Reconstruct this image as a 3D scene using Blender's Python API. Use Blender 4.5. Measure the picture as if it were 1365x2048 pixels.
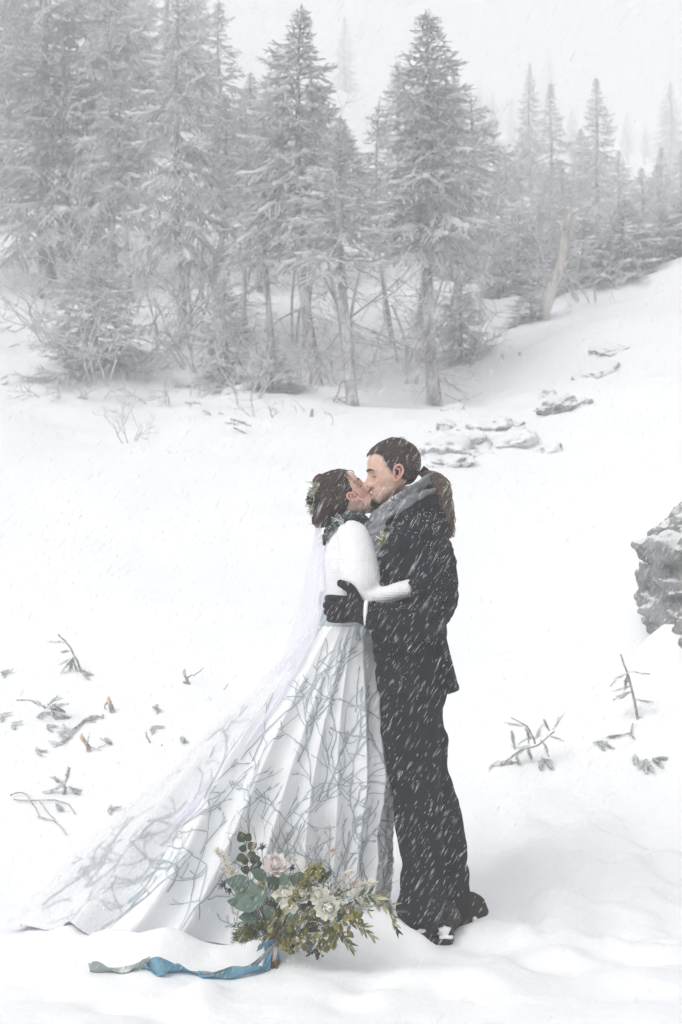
import bpy, math, random, time
import numpy as np
from mathutils import Vector, Matrix, noise as mnoise

for _o in list(bpy.data.objects):
    bpy.data.objects.remove(_o)
scene = bpy.context.scene
COL = scene.collection
rad = math.radians

# ------------------------------------------------------------------ camera
FPX = 3320.0          # focal length in pixels of the 2048 px tall picture
CZ = 1.55             # eye height, level camera


def P(px, py, Y):
    """point of the place seen at photo pixel (px, py), Y metres away"""
    return np.array([(px - 682.5) * Y / FPX, Y, CZ + (1024 - py) * Y / FPX])


cam = bpy.data.cameras.new("camera")
cam.sensor_fit = 'VERTICAL'
cam.sensor_height = 36.0
cam.lens = 36.0 * FPX / 2048.0
cam.clip_start = 0.1
cam.clip_end = 1000.0
cam.dof.use_dof = True
cam.dof.focus_distance = 5.9
cam.dof.aperture_fstop = 7.1
cam_o = bpy.data.objects.new("camera", cam)
COL.objects.link(cam_o)
cam_o.location = (0, 0, CZ)
cam_o.rotation_euler = (rad(90), 0, 0)
scene.camera = cam_o

# ------------------------------------------------------------------ sky, sun, exposure
SUN_EL, SUN_ROT = rad(50), rad(228)
world = bpy.data.worlds.new("World")
scene.world = world
world.use_nodes = True
nt = world.node_tree
nt.nodes.clear()
sky = nt.nodes.new('ShaderNodeTexSky')
sky.sky_type = 'NISHITA'
sky.sun_disc = False
sky.sun_elevation = SUN_EL
sky.sun_rotation = SUN_ROT
sky.air_density = 1.0
sky.dust_density = 8.0
sky.ozone_density = 1.0
hs = nt.nodes.new('ShaderNodeHueSaturation')
hs.inputs['Saturation'].default_value = 0.16
bg = nt.nodes.new('ShaderNodeBackground')
bg.inputs['Strength'].default_value = 0.15
wo = nt.nodes.new('ShaderNodeOutputWorld')
nt.links.new(sky.outputs[0], hs.inputs['Color'])
nt.links.new(hs.outputs[0], bg.inputs['Color'])
nt.links.new(bg.outputs[0], wo.inputs['Surface'])

sun = bpy.data.lights.new("sun", 'SUN')
sun.energy = 1.4
sun.angle = rad(50)
sun.color = (1.0, 0.98, 0.95)
sun_o = bpy.data.objects.new("sun", sun)
COL.objects.link(sun_o)
_d = Vector((math.sin(SUN_ROT) * math.cos(SUN_EL), math.cos(SUN_ROT) * math.cos(SUN_EL), math.sin(SUN_EL)))
sun_o.rotation_euler = _d.to_track_quat('Z', 'Y').to_euler()

scene.view_settings.view_transform = 'Standard'
scene.view_settings.look = 'None'
scene.view_settings.gamma = 1.0
scene.view_settings.use_curve_mapping = False
scene.view_settings.exposure = -0.08
scene.render.engine = 'CYCLES'
cy = scene.cycles
cy.max_bounces = 14
cy.diffuse_bounces = 5
cy.glossy_bounces = 2
cy.transmission_bounces = 2
cy.transparent_max_bounces = 12
cy.volume_bounces = 8
cy.use_denoising = True
cy.caustics_reflective = False
cy.caustics_refractive = False
HAZE_DENSITY = 0.0118

# ------------------------------------------------------------------ mesh helpers


def nparr(V):
    return np.asarray(V, dtype=np.float32).reshape(-1, 3)


def make_mesh(name, V, F, mats, midx=None, smooth=True):
    """V (n,3); F = list of index tuples or list of int arrays (m,3)/(m,4)"""
    V = nparr(V)
    me = bpy.data.meshes.new(name)
    if len(F) and isinstance(F[0], np.ndarray) and F[0].ndim == 2:
        blocks = [f for f in F if len(f)]
        counts = np.concatenate([np.full(len(f), f.shape[1], np.int32) for f in blocks])
        loops = np.concatenate([f.reshape(-1) for f in blocks]).astype(np.int32)
    else:
        counts = np.array([len(f) for f in F], np.int32)
        loops = np.array([i for f in F for i in f], np.int32)
    starts = np.zeros(len(counts), np.int32)
    starts[1:] = np.cumsum(counts)[:-1]
    me.vertices.add(len(V))
    me.vertices.foreach_set('co', V.reshape(-1))
    me.loops.add(len(loops))
    me.loops.foreach_set('vertex_index', loops)
    me.polygons.add(len(counts))
    me.polygons.foreach_set('loop_start', starts)
    me.polygons.foreach_set('loop_total', counts)
    if smooth:
        me.polygons.foreach_set('use_smooth', np.ones(len(counts), bool))
    for m in (mats if isinstance(mats, (list, tuple)) else [mats]):
        me.materials.append(m)
    if midx is not None:
        me.polygons.foreach_set('material_index', np.asarray(midx, np.int32))
    me.update(calc_edges=True)
    return me


def world_origin(o):
    p = np.zeros(3)
    while o is not None:
        p += np.array(o.location)
        o = o.parent
    return p


def put(name, me, parent=None, loc=(0, 0, 0)):
    o = bpy.data.objects.new(name, me)
    COL.objects.link(o)
    o.location = loc
    if parent is not None:
        o.parent = parent
    return o


def obj(name, V, F, mats, parent=None, midx=None, smooth=True, local=False, origin=None):
    """link a mesh given in world coordinates (or local ones) under its parent"""
    V = nparr(V).copy()
    loc = (0, 0, 0)
    if parent is not None and not local:
        V -= world_origin(parent).astype(np.float32)
    if parent is None and origin is not None:
        V -= np.asarray(origin, np.float32)
        loc = tuple(float(c) for c in origin)
    return put(name, make_mesh(name, V, F, mats, midx, smooth), parent, loc)


def tag(o, label=None, cat=None, group=None, kind=None):
    if label:
        o['label'] = label
    if cat:
        o['category'] = cat
    if group:
        o['group'] = group
    if kind:
        o['kind'] = kind
    return o


def thing(name, label, cat, loc=(0, 0, 0), group=None):
    o = bpy.data.objects.new(name, None)
    COL.objects.link(o)
    o.location = tuple(float(c) for c in loc)
    o.empty_display_size = 0.1
    return tag(o, label, cat, group)


def dup(root, loc, rotz=0.0, scale=(1, 1, 1), label=None, group=None):
    r = root.copy()
    COL.objects.link(r)
    r.location = loc
    r.rotation_euler = (0, 0, rotz)
    r.scale = scale
    if label:
        r['label'] = label
    if group:
        r['group'] = group
    for ch in list(root.children):
        c = ch.copy()
        COL.objects.link(c)
        c.parent = r
    return r


class MB:
    """collects vertices and faces of one mesh"""

    def __init__(s):
        s.V = []
        s.F = []
        s.M = []
        s.n = 0

    def add(s, V, F, m=0):
        V = nparr(V)
        s.V.append(V)
        k = s.n
        for f in F:
            s.F.append(tuple(int(i) + k for i in f))
        s.M += [m] * len(F)
        s.n += len(V)

    def verts(s):
        return np.concatenate(s.V) if s.V else np.zeros((0, 3), np.float32)

    def obj(s, name, mats, parent=None, **k):
        return obj(name, s.verts(), s.F, mats, parent, midx=s.M, **k)


def norm(v):
    v = np.asarray(v, float)
    return v / max(1e-9, np.linalg.norm(v))


def grid_faces(nr, nc, wrap=False):
    f = []
    for r in range(nr - 1):
        for c in range(nc if wrap else nc - 1):
            a = r * nc + c
            b = r * nc + (c + 1) % nc
            f.append((a, b, b + nc, a + nc))
    return f


def loft(rings, caps=True):
    """closed rings (nr, nc, 3) joined into a skin"""
    R = np.asarray(rings, float)
    nr, nc = R.shape[:2]
    V = R.reshape(-1, 3)
    F = grid_faces(nr, nc, True)
    if caps:
        V = np.vstack([V, R[0].mean(0), R[-1].mean(0)])
        a, b = nr * nc, nr * nc + 1
        for c in range(nc):
            F.append((a, (c + 1) % nc, c))
            F.append((b, (nr - 1) * nc + c, (nr - 1) * nc + (c + 1) % nc))
    return V, F


def tube(pts, ra, rb=None, n=8, up=(0, 0, 1), caps=True, ex=2.0):
    """tube along pts; ra = radius across (horizontal), rb = radius along 'up'"""
    pts = np.asarray(pts, float)
    m = len(pts)
    ra = np.broadcast_to(np.asarray(ra, float), (m,))
    rb = ra if rb is None else np.broadcast_to(np.asarray(rb, float), (m,))
    t = np.gradient(pts, axis=0)
    th = np.linspace(0, 2 * math.pi, n, endpoint=False)
    c, s = np.cos(th), np.sin(th)
    c = np.sign(c) * np.abs(c) ** (2 / ex)
    s = np.sign(s) * np.abs(s) ** (2 / ex)
    u = np.asarray(up, float)
    rings = []
    for i in range(m):
        ti = norm(t[i])
        nrm = u - ti * np.dot(u, ti)
        if np.linalg.norm(nrm) < 1e-3:
            nrm = np.array([1.0, 0.3, 0.1]) - ti * np.dot([1.0, 0.3, 0.1], ti)
        nrm = norm(nrm)
        side = np.cross(ti, nrm)
        u = nrm if up is None else np.asarray(up, float)
        rings.append(pts[i] + np.outer(c * ra[i], side) + np.outer(s * rb[i], nrm))
    return loft(rings, caps)


def smooth_path(pts, n):
    """Catmull-Rom resampling (works on any number of columns)"""
    p = np.asarray(pts, float)
    if len(p) < 3:
        u = np.linspace(0, 1, n)[:, None]
        return p[0] * (1 - u) + p[-1] * u
    q = np.vstack([2 * p[0] - p[1], p, 2 * p[-1] - p[-2]])
    out = []
    for t in np.linspace(0, len(p) - 1 - 1e-6, n):
        i = int(t)
        f = t - i
        a, b, c, d = q[i], q[i + 1], q[i + 2], q[i + 3]
        out.append(0.5 * (2 * b + (c - a) * f + (2 * a - 5 * b + 4 * c - d) * f * f + (3 * b - a - 3 * c + d) * f ** 3))
    return np.array(out)


def ci(x, xs, ys):
    """smooth interpolation of a table"""
    xs = np.asarray(xs, float)
    ys = np.asarray(ys, float)
    x = np.clip(np.asarray(x, float), xs[0], xs[-1])
    d = np.diff(ys) / np.diff(xs)
    m = np.empty_like(ys)
    m[0], m[-1] = d[0], d[-1]
    m[1:-1] = np.where(d[:-1] * d[1:] > 0, 2 * d[:-1] * d[1:] / (d[:-1] + d[1:] + 1e-12), 0)
    i = np.clip(np.searchsorted(xs, x, side='right') - 1, 0, len(xs) - 2)
    h = xs[i + 1] - xs[i]
    t = (x - xs[i]) / h
    return ((2 * t ** 3 - 3 * t ** 2 + 1) * ys[i] + (t ** 3 - 2 * t ** 2 + t) * h * m[i]
            + (-2 * t ** 3 + 3 * t ** 2) * ys[i + 1] + (t ** 3 - t ** 2) * h * m[i + 1])


def sstep(a, b, x):
    t = np.clip((np.asarray(x, float) - a) / (b - a), 0, 1)
    return t * t * (3 - 2 * t)


def _hash(i, j, k, seed):
    n = (i * 374761393 + j * 668265263 + k * 2147483647 + seed * 974711) & 0xFFFFFFFF
    n = ((n ^ (n >> 13)) * 1274126177) & 0xFFFFFFFF
    n = n ^ (n >> 16)
    return (n & 0xFFFFFF) / float(0xFFFFFF)


def vnoise(p, seed=0):
    """value noise in -1..1 for points (n,3) or (n,2)"""
    p = np.asarray(p, float)
    if p.shape[-1] == 2:
        p = np.concatenate([p, np.zeros(p.shape[:-1] + (1,))], -1)
    i = np.floor(p).astype(np.int64)
    f = p - i
    f = f * f * f * (f * (f * 6 - 15) + 10)
    r = 0
    for dx in (0, 1):
        for dy in (0, 1):
            for dz in (0, 1):
                w = (f[..., 0] if dx else 1 - f[..., 0]) * (f[..., 1] if dy else 1 - f[..., 1]) * (f[..., 2] if dz else 1 - f[..., 2])
                r = r + w * _hash(i[..., 0] + dx, i[..., 1] + dy, i[..., 2] + dz, seed)
    return r * 2 - 1


def fbm(p, oct=4, seed=0, gain=0.5):
    p = np.asarray(p, float)
    a, s, r = 1.0, 1.0, 0
    for o in range(oct):
        r = r + a * vnoise(p * s + 17.3 * o, seed + o)
        a *= gain
        s *= 2.03
    return r


def remesh(V, F, voxel, smooth=4, fac=0.5):
    """weld overlapping closed shapes into one continuous skin; returns V, F"""
    me = make_mesh("tmp", V, F, [])
    o = bpy.data.objects.new("tmp", me)
    COL.objects.link(o)
    m = o.modifiers.new("r", 'REMESH')
    m.mode = 'VOXEL'
    m.voxel_size = voxel
    if smooth:
        s = o.modifiers.new("s", 'SMOOTH')
        s.factor = fac
        s.iterations = smooth
    bpy.context.view_layer.update()
    dg = bpy.context.evaluated_depsgraph_get()
    ev = o.evaluated_get(dg)
    em = ev.to_mesh()
    n = len(em.vertices)
    co = np.empty(n * 3, np.float32)
    em.vertices.foreach_get('co', co)
    no = np.empty(n * 3, np.float32)
    em.vertices.foreach_get('normal', no)
    q = len(em.polygons)
    tot = np.empty(q, np.int32)
    em.polygons.foreach_get('loop_total', tot)
    lv = np.empty(len(em.loops), np.int32)
    em.loops.foreach_get('vertex_index', lv)
    ev.to_mesh_clear()
    bpy.data.objects.remove(o)
    bpy.data.meshes.remove(me)
    if (tot == 4).all():
        F = [lv.reshape(-1, 4)]
    else:
        st = np.concatenate([[0], np.cumsum(tot)[:-1]])
        F4 = np.array([lv[s:s + 4] for s, t in zip(st, tot) if t == 4], np.int32).reshape(-1, 4)
        F3 = np.array([lv[s:s + 3] for s, t in zip(st, tot) if t == 3], np.int32).reshape(-1, 3)
        F = [F4, F3]
    return co.reshape(-1, 3), F, no.reshape(-1, 3)


def colour_attr(o, cols, name="tint"):
    a = o.data.color_attributes.new(name, 'FLOAT_COLOR', 'POINT')
    c = np.ones((len(o.data.vertices), 4), np.float32)
    c[:, :3] = cols
    a.data.foreach_set('color', c.reshape(-1))
# ------------------------------------------------------------------ materials


class N:
    """small node-tree writer"""

    def __init__(s, name):
        s.m = bpy.data.materials.new(name)
        s.m.use_nodes = True
        s.t = s.m.node_tree
        s.b = s.t.nodes['Principled BSDF']
        s.out = s.t.nodes['Material Output']

    def new(s, typ, **k):
        n = s.t.nodes.new(typ)
        for a, v in k.items():
            setattr(n, a, v)
        return n

    def link(s, a, b):
        s.t.links.new(a, b)

    def noise(s, scale, detail=4, rough=0.55, coords='Object', sx=(1, 1, 1)):
        tc = s.new('ShaderNodeTexCoord')
        mp = s.new('ShaderNodeMapping')
        mp.inputs['Scale'].default_value = sx
        s.link(tc.outputs[coords], mp.inputs['Vector'])
        n = s.new('ShaderNodeTexNoise')
        n.inputs['Scale'].default_value = scale
        n.inputs['Detail'].default_value = detail
        n.inputs['Roughness'].default_value = rough
        s.link(mp.outputs[0], n.inputs['Vector'])
        return n.outputs['Fac']

    def ramp(s, fac, stops):
        r = s.new('ShaderNodeValToRGB')
        e = r.color_ramp.elements
        while len(e) < len(stops):
            e.new(0.5)
        for el, (p, c) in zip(e, stops):
            el.position = p
            el.color = (*c, 1) if len(c) == 3 else c
        s.link(fac, r.inputs['Fac'])
        return r.outputs['Color']

    def mix(s, fac, a, b):
        m = s.new('ShaderNodeMix', data_type='RGBA')
        for sock, v in ((m.inputs['Factor'], fac), (m.inputs[6], a), (m.inputs[7], b)):
            if isinstance(v, (int, float)):
                sock.default_value = v
            elif isinstance(v, (tuple, list)):
                sock.default_value = (*v, 1) if len(v) == 3 else v
            else:
                s.link(v, sock)
        return m.outputs[2]

    def math(s, op, a, b=0.0, clamp=False):
        m = s.new('ShaderNodeMath', operation=op)
        m.use_clamp = clamp
        for sock, v in ((m.inputs[0], a), (m.inputs[1], b)):
            if isinstance(v, (int, float)):
                sock.default_value = v
            else:
                s.link(v, sock)
        return m.outputs[0]

    def upness(s):
        g = s.new('ShaderNodeNewGeometry')
        x = s.new('ShaderNodeSeparateXYZ')
        s.link(g.outputs['Normal'], x.inputs[0])
        return x.outputs['Z']

    def maprange(s, v, a, b, lo=0.0, hi=1.0):
        r = s.new('ShaderNodeMapRange')
        r.inputs['From Min'].default_value = a
        r.inputs['From Max'].default_value = b
        r.inputs['To Min'].default_value = lo
        r.inputs['To Max'].default_value = hi
        s.link(v, r.inputs['Value'])
        return r.outputs[0]

    def snow_on(s, col, lo, hi, scale=8.0, amt=0.8, snow=(0.86, 0.88, 0.9)):
        """snow lying on what faces up, with a broken edge"""
        u = s.upness()
        n = s.noise(scale, 5, 0.65)
        v = s.math('ADD', u, s.math('MULTIPLY', s.math('SUBTRACT', n, 0.5), amt * 2))
        return s.mix(s.maprange(v, lo, hi), col, snow)

    def bump(s, h, strength=0.3, dist=0.01):
        b = s.new('ShaderNodeBump')
        b.inputs['Strength'].default_value = strength
        b.inputs['Distance'].default_value = dist
        s.link(h, b.inputs['Height'])
        s.link(b.outputs[0], s.b.inputs['Normal'])

    def base(s, c, rough=0.8, spec=0.25):
        if isinstance(c, (tuple, list)):
            s.b.inputs['Base Color'].default_value = (*c, 1)
        else:
            s.link(c, s.b.inputs['Base Color'])
        s.b.inputs['Roughness'].default_value = rough
        s.b.inputs['Specular IOR Level'].default_value = spec
        return s


def plain(name, col, rough=0.8, var=0.25, scale=20.0, bump=0.0, bscale=60.0, bdist=0.004, spec=0.2, sx=(1, 1, 1)):
    n = N(name)
    f = n.noise(scale, 4, 0.6, sx=sx)
    lo = tuple(c * (1 - var) for c in col)
    hi = tuple(min(0.97, c * (1 + var)) for c in col)
    n.base(n.ramp(f, [(0.3, lo), (0.7, hi)]), rough, spec)
    if bump:
        n.bump(n.noise(bscale, 3, 0.6, sx=sx), bump, bdist)
    return n.m


SNOWC = (0.87, 0.885, 0.905)

# snow cover of the ground
n = N("snow_ground")
n.base(n.ramp(n.noise(0.7, 5, 0.6), [(0.3, (0.86, 0.875, 0.90)), (0.7, (0.90, 0.91, 0.925))]), 0.75, 0.2)
h1 = n.noise(4.5, 7, 0.62, sx=(1, 1.5, 1))
h2 = n.noise(60.0, 4, 0.7)
n.bump(n.math('ADD', h1, n.math('MULTIPLY', h2, 0.16)), 0.38, 0.045)
M_GROUND = n.m

M_SNOW = plain("snow", SNOWC, 0.8, 0.03, 30, 0.3, 90, 0.004)
M_RIME = plain("rime", (0.60, 0.61, 0.65), 0.85, 0.2, 30)

n = N("frosted_needles")
c = n.ramp(n.noise(9.0, 3), [(0.28, (0.17, 0.192, 0.178)), (0.42, (0.46, 0.482, 0.468)), (0.58, (0.78, 0.80, 0.79))])
n.base(n.snow_on(c, 0.75, 1.35, 6.0, 0.6, (0.75, 0.77, 0.78)), 0.85, 0.15)
M_NEEDLE = n.m
n = N("rimed_needles")
c = n.ramp(n.noise(7.0, 3), [(0.3, (0.32, 0.34, 0.33)), (0.48, (0.56, 0.58, 0.58)), (0.66, (0.78, 0.80, 0.81))])
n.base(n.snow_on(c, 0.6, 1.2, 6.0, 0.6, (0.78, 0.80, 0.82)), 0.85, 0.15)
M_NEEDLE_RIME = n.m
n = N("snow_on_branches")
n.base(n.ramp(n.noise(14.0, 4), [(0.3, (0.62, 0.66, 0.65)), (0.6, (0.84, 0.86, 0.87))]), 0.85, 0.1)
M_BRANCHSNOW = n.m

n = N("bark_rimed")
c = n.ramp(n.noise(22.0, 5, 0.65, sx=(1, 1, 0.25)), [(0.3, (0.10, 0.09, 0.088)), (0.55, (0.20, 0.185, 0.18)), (0.75, (0.38, 0.37, 0.38))])
n.base(n.mix(n.ramp(n.noise(5.0, 4, 0.7, sx=(1, 1, 0.4)), [(0.38, (0, 0, 0)), (0.58, (0.8, 0.8, 0.8))]), c, (0.68, 0.69, 0.72)), 0.9, 0.1)
n.bump(n.noise(30.0, 4, 0.6, sx=(1, 1, 0.3)), 0.6, 0.02)
M_BARK = n.m
M_SNAG = plain("weathered_wood", (0.50, 0.48, 0.46), 0.85, 0.35, 14, 0.6, 30, 0.02, sx=(1, 1, 0.15))
n = N("rimed_twig")
c = n.ramp(n.noise(12.0, 4, 0.7), [(0.32, (0.32, 0.30, 0.30)), (0.45, (0.62, 0.62, 0.65)), (0.6, (0.82, 0.83, 0.87))])
n.base(c, 0.9, 0.1)
M_RTWIG = n.m
n = N("debris_wood")
c = n.ramp(n.noise(40.0, 4, 0.6), [(0.3, (0.24, 0.20, 0.19)), (0.55, (0.40, 0.36, 0.35)), (0.72, (0.66, 0.65, 0.66))])
n.base(n.snow_on(c, 0.75, 1.2, 25.0, 0.5), 0.85, 0.2)
M_WOOD = n.m
M_CUTWOOD = plain("fresh_cut_wood", (0.62, 0.50, 0.36), 0.8, 0.2, 60)
n = N("sprig_needles")
c = n.ramp(n.noise(30.0, 3), [(0.3, (0.24, 0.27, 0.25)), (0.55, (0.44, 0.47, 0.45)), (0.75, (0.68, 0.70, 0.69))])
n.base(n.snow_on(c, 0.6, 1.1, 30.0, 0.7), 0.85, 0.15)
M_SPRIG = n.m

n = N("rock")
c = n.ramp(n.noise(9.0, 7, 0.7), [(0.3, (0.15, 0.155, 0.16)), (0.5, (0.28, 0.287, 0.292)), (0.68, (0.42, 0.428, 0.43)), (0.8, (0.32, 0.33, 0.29))])
speck = n.ramp(n.noise(75.0, 3, 0.7), [(0.52, (0, 0, 0)), (0.72, (0.5, 0.5, 0.5))])
c = n.mix(speck, c, (0.6, 0.61, 0.63))
n.base(n.snow_on(c, 0.58, 0.88, 6.0, 0.5), 0.85, 0.2)
n.bump(n.noise(26.0, 6, 0.7), 0.8, 0.03)
M_ROCK = n.m

n = N("rock_drifted")
c = n.ramp(n.noise(12.0, 7, 0.7), [(0.3, (0.22, 0.228, 0.24)), (0.5, (0.36, 0.368, 0.38)), (0.7, (0.52, 0.528, 0.54))])
c = n.mix(n.ramp(n.noise(6.0, 6, 0.72), [(0.44, (0, 0, 0)), (0.56, (1, 1, 1))]), c, (0.82, 0.835, 0.855))
n.base(n.snow_on(c, 0.30, 0.66, 5.0, 0.9), 0.85, 0.2)
n.bump(n.noise(22.0, 6, 0.7), 0.6, 0.03)
M_ROCK2 = n.m

# people
n = N("skin")
at = n.new('ShaderNodeVertexColor', layer_name="tint")
c = n.mix(0.5, at.outputs[0], n.mix(n.noise(90.0, 3), (0.9, 0.9, 0.9), (1.1, 1.1, 1.1)))
mm = n.new('ShaderNodeMix', data_type='RGBA', blend_type='MULTIPLY')
mm.inputs['Factor'].default_value = 1.0
n.link(at.outputs[0], mm.inputs[6])
n.link(n.ramp(n.noise(120.0, 3), [(0.3, (0.9, 0.9, 0.9)), (0.7, (1, 1, 1))]), mm.inputs[7])
n.base(mm.outputs[2], 0.5, 0.35)
n.b.inputs['Subsurface Weight'].default_value = 0.12
n.b.inputs['Subsurface Radius'].default_value = (0.012, 0.004, 0.002)
n.b.inputs['Subsurface Scale'].default_value = 0.3
n.bump(n.noise(240.0, 2), 0.08, 0.001)
M_SKIN = n.m
M_EAR = plain("cold_ear", (0.66, 0.33, 0.28), 0.5, 0.15, 60, spec=0.35)
M_LASH = plain("lashes", (0.035, 0.025, 0.022), 0.7, 0.1, 50)
M_BEARD = plain("beard", (0.045, 0.034, 0.03), 0.8, 0.3, 200)


def snowflecked(name, col, rough, var, vs, bump, bs, bd, flecks, sx=(1, 1, 1), upsnow=None):
    """cloth or hair with a few snow crystals stuck to it"""
    n = N(name)
    c = n.ramp(n.noise(vs, 4, 0.6, sx=sx), [(0.3, tuple(x * (1 - var) for x in col)), (0.7, tuple(x * (1 + var) for x in col))])
    if flecks:
        tc = n.new('ShaderNodeTexCoord')
        vo = n.new('ShaderNodeTexVoronoi')
        vo.inputs['Scale'].default_value = 130.0
        n.link(tc.outputs['Object'], vo.inputs['Vector'])
        thr = n.maprange(n.noise(6.0, 4, 0.7), 0.45, 0.75, 0.0, flecks)
        f = n.math('LESS_THAN', vo.outputs['Distance'], thr)
        c = n.mix(n.math('MULTIPLY', f, 0.8), c, (0.8, 0.82, 0.85))
    n.base(c, rough, 0.12)
    if bump:
        n.bump(n.noise(bs, 4, 0.65, sx=sx), bump, bd)
    return n.m


M_SUIT = snowflecked("charcoal_wool", (0.0080, 0.0112, 0.0170), 0.9, 0.35, 12, 0.5, 240, 0.002, 0.30)
M_TROUSER = snowflecked("charcoal_trouser_cloth", (0.0068, 0.0096, 0.0148), 0.9, 0.35, 12, 0.5, 240, 0.002, 0.22)
M_GLOVE = snowflecked("black_glove_knit", (0.014, 0.014, 0.017), 0.9, 0.2, 40, 0.6, 320, 0.002, 0.22)
M_SHIRT = plain("white_cotton", (0.80, 0.81, 0.84), 0.8, 0.04, 30)
M_SCARF = snowflecked("grey_wool_scarf", (0.22, 0.23, 0.25), 0.95, 0.3, 45, 0.9, 150, 0.004, 0.40)
n = N("teal_patterned_scarf")
tcz = n.noise(28.0, 4, 0.7, sx=(1, 1, 2.2))
c = n.ramp(tcz, [(0.30, (0.014, 0.02, 0.026)), (0.45, (0.025, 0.05, 0.06)), (0.55, (0.04, 0.075, 0.085)), (0.62, (0.14, 0.16, 0.05)), (0.66, (0.03, 0.05, 0.06)), (0.78, (0.30, 0.34, 0.36))])
n.base(n.mix(n.ramp(n.noise(140.0, 2, 0.6), [(0.58, (0, 0, 0)), (0.66, (0.8, 0.8, 0.8))]), c, (0.55, 0.58, 0.6)), 0.95, 0.1)
n.bump(n.noise(120.0, 4, 0.7), 0.9, 0.004)
M_SCARF2 = n.m
M_BOOT = snowflecked("dark_brown_leather", (0.022, 0.015, 0.014), 0.6, 0.35, 20, 0.4, 90, 0.003, 0.25)
M_SOLE = plain("rubber_sole", (0.02, 0.02, 0.022), 0.8, 0.2)

n = N("white_knit")
n.base(n.ramp(n.noise(14.0, 4), [(0.3, (0.83, 0.83, 0.87)), (0.7, (0.89, 0.89, 0.92))]), 0.95, 0.1)
tc = n.new('ShaderNodeTexCoord')
w1 = n.new('ShaderNodeTexWave', wave_type='BANDS', bands_direction='Z')
w1.inputs['Scale'].default_value = 34.0
w1.inputs['Distortion'].default_value = 1.2
w1.inputs['Detail'].default_value = 2.0
w2 = n.new('ShaderNodeTexWave', wave_type='BANDS', bands_direction='X')
w2.inputs['Scale'].default_value = 38.0
w2.inputs['Distortion'].default_value = 1.2
n.link(tc.outputs['Object'], w1.inputs['Vector'])
n.link(tc.outputs['Object'], w2.inputs['Vector'])
n.bump(n.math('ADD', n.math('MULTIPLY', w1.outputs['Fac'], w2.outputs['Fac']), n.noise(160, 3)), 0.45, 0.005)
M_KNIT = n.m

M_HAIR_M = snowflecked("dark_brown_hair", (0.040, 0.029, 0.024), 0.5, 0.55, 160, 0.0, 1, 1, 0.28)
M_HAIR_PONY = snowflecked("brown_wavy_hair", (0.19, 0.138, 0.112), 0.55, 0.6, 70, 0.0, 1, 1, 0.42)
M_HAIR_F = snowflecked("dark_auburn_hair", (0.042, 0.027, 0.025), 0.5, 0.6, 120, 0.0, 1, 1, 0.30)
M_HAIR_LT = snowflecked("brown_hair_strands", (0.095, 0.068, 0.056), 0.5, 0.7, 130, 0.0, 1, 1, 0.30)
M_HAIR_F2 = snowflecked("reddish_hair_roll", (0.085, 0.042, 0.037), 0.5, 0.6, 120, 0.0, 1, 1, 0.30)
M_BODICE = plain("pale_blue_satin", (0.46, 0.53, 0.55), 0.5, 0.08, 20)

n = N("white_organza_skirt")
n.base(n.ramp(n.noise(6.0, 5, 0.6), [(0.3, (0.84, 0.86, 0.88)), (0.7, (0.89, 0.90, 0.915))]), 0.7, 0.2)
n.bump(n.noise(300.0, 3), 0.25, 0.001)
tr_ = n.new('ShaderNodeBsdfTranslucent')
tr_.inputs['Color'].default_value = (0.84, 0.86, 0.89, 1)
mx_ = n.new('ShaderNodeMixShader')
mx_.inputs[0].default_value = 0.12
n.link(n.b.outputs[0], mx_.inputs[1])
n.link(tr_.outputs[0], mx_.inputs[2])
n.link(mx_.outputs[0], n.out.inputs['Surface'])
M_SKIRT = n.m
M_PRINT = plain("grey_blue_print", (0.38, 0.435, 0.47), 0.75, 0.2, 12)
n = N("sheer_veil")
n.base((0.85, 0.85, 0.94), 0.8, 0.1)
n.b.inputs['Alpha'].default_value = 0.66
M_VEIL = n.m
n = N("sheer_overlay")
n.base((0.88, 0.88, 0.91), 0.8, 0.1)
n.b.inputs['Alpha'].default_value = 0.34
M_OVERLAY = n.m
M_PEARL = plain("pearl", (0.82, 0.8, 0.78), 0.25, 0.03, 30, spec=0.6)
M_LICHEN = plain("pale_lichen", (0.42, 0.44, 0.34), 0.9, 0.35, 60)

# bouquet
M_EUC = plain("eucalyptus_leaf", (0.095, 0.145, 0.115), 0.65, 0.25, 16, 0.2, 60)
M_EUC2 = plain("dark_green_leaf", (0.075, 0.105, 0.05), 0.55, 0.3, 16)
M_YEL = plain("yellow_green_leaf", (0.19, 0.175, 0.035), 0.6, 0.4, 14)
M_OLIVE = plain("olive_leaf_back", (0.36, 0.35, 0.22), 0.7, 0.25, 14)
M_OLIVE2 = plain("olive_leaf_top", (0.085, 0.11, 0.06), 0.6, 0.25, 14)
M_GREEN = plain("evergreen_spray", (0.075, 0.10, 0.035), 0.7, 0.35, 18)
M_GREEN2 = plain("yellowish_spray", (0.21, 0.22, 0.06), 0.7, 0.35, 18)
M_PETAL = plain("ivory_petal", (0.86, 0.85, 0.77), 0.7, 0.08, 16)
M_PETALP = plain("blush_petal", (0.80, 0.74, 0.72), 0.7, 0.1, 12)
M_PEACH = plain("peach_grass_head", (0.66, 0.50, 0.42), 0.9, 0.2, 40)
M_CREAMP = plain("cream_plume", (0.80, 0.77, 0.69), 0.9, 0.1, 30)
M_FCENTRE = plain("lime_centre", (0.42, 0.50, 0.16), 0.7, 0.2, 40)
M_THISTLE = plain("blue_grey_thistle", (0.062, 0.075, 0.10), 0.7, 0.4, 30)
M_BERRY = plain("dark_purple_berry", (0.028, 0.013, 0.02), 0.35, 0.3, 40, spec=0.5)
M_STEM = plain("stem", (0.16, 0.12, 0.06), 0.7, 0.4, 30)
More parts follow.
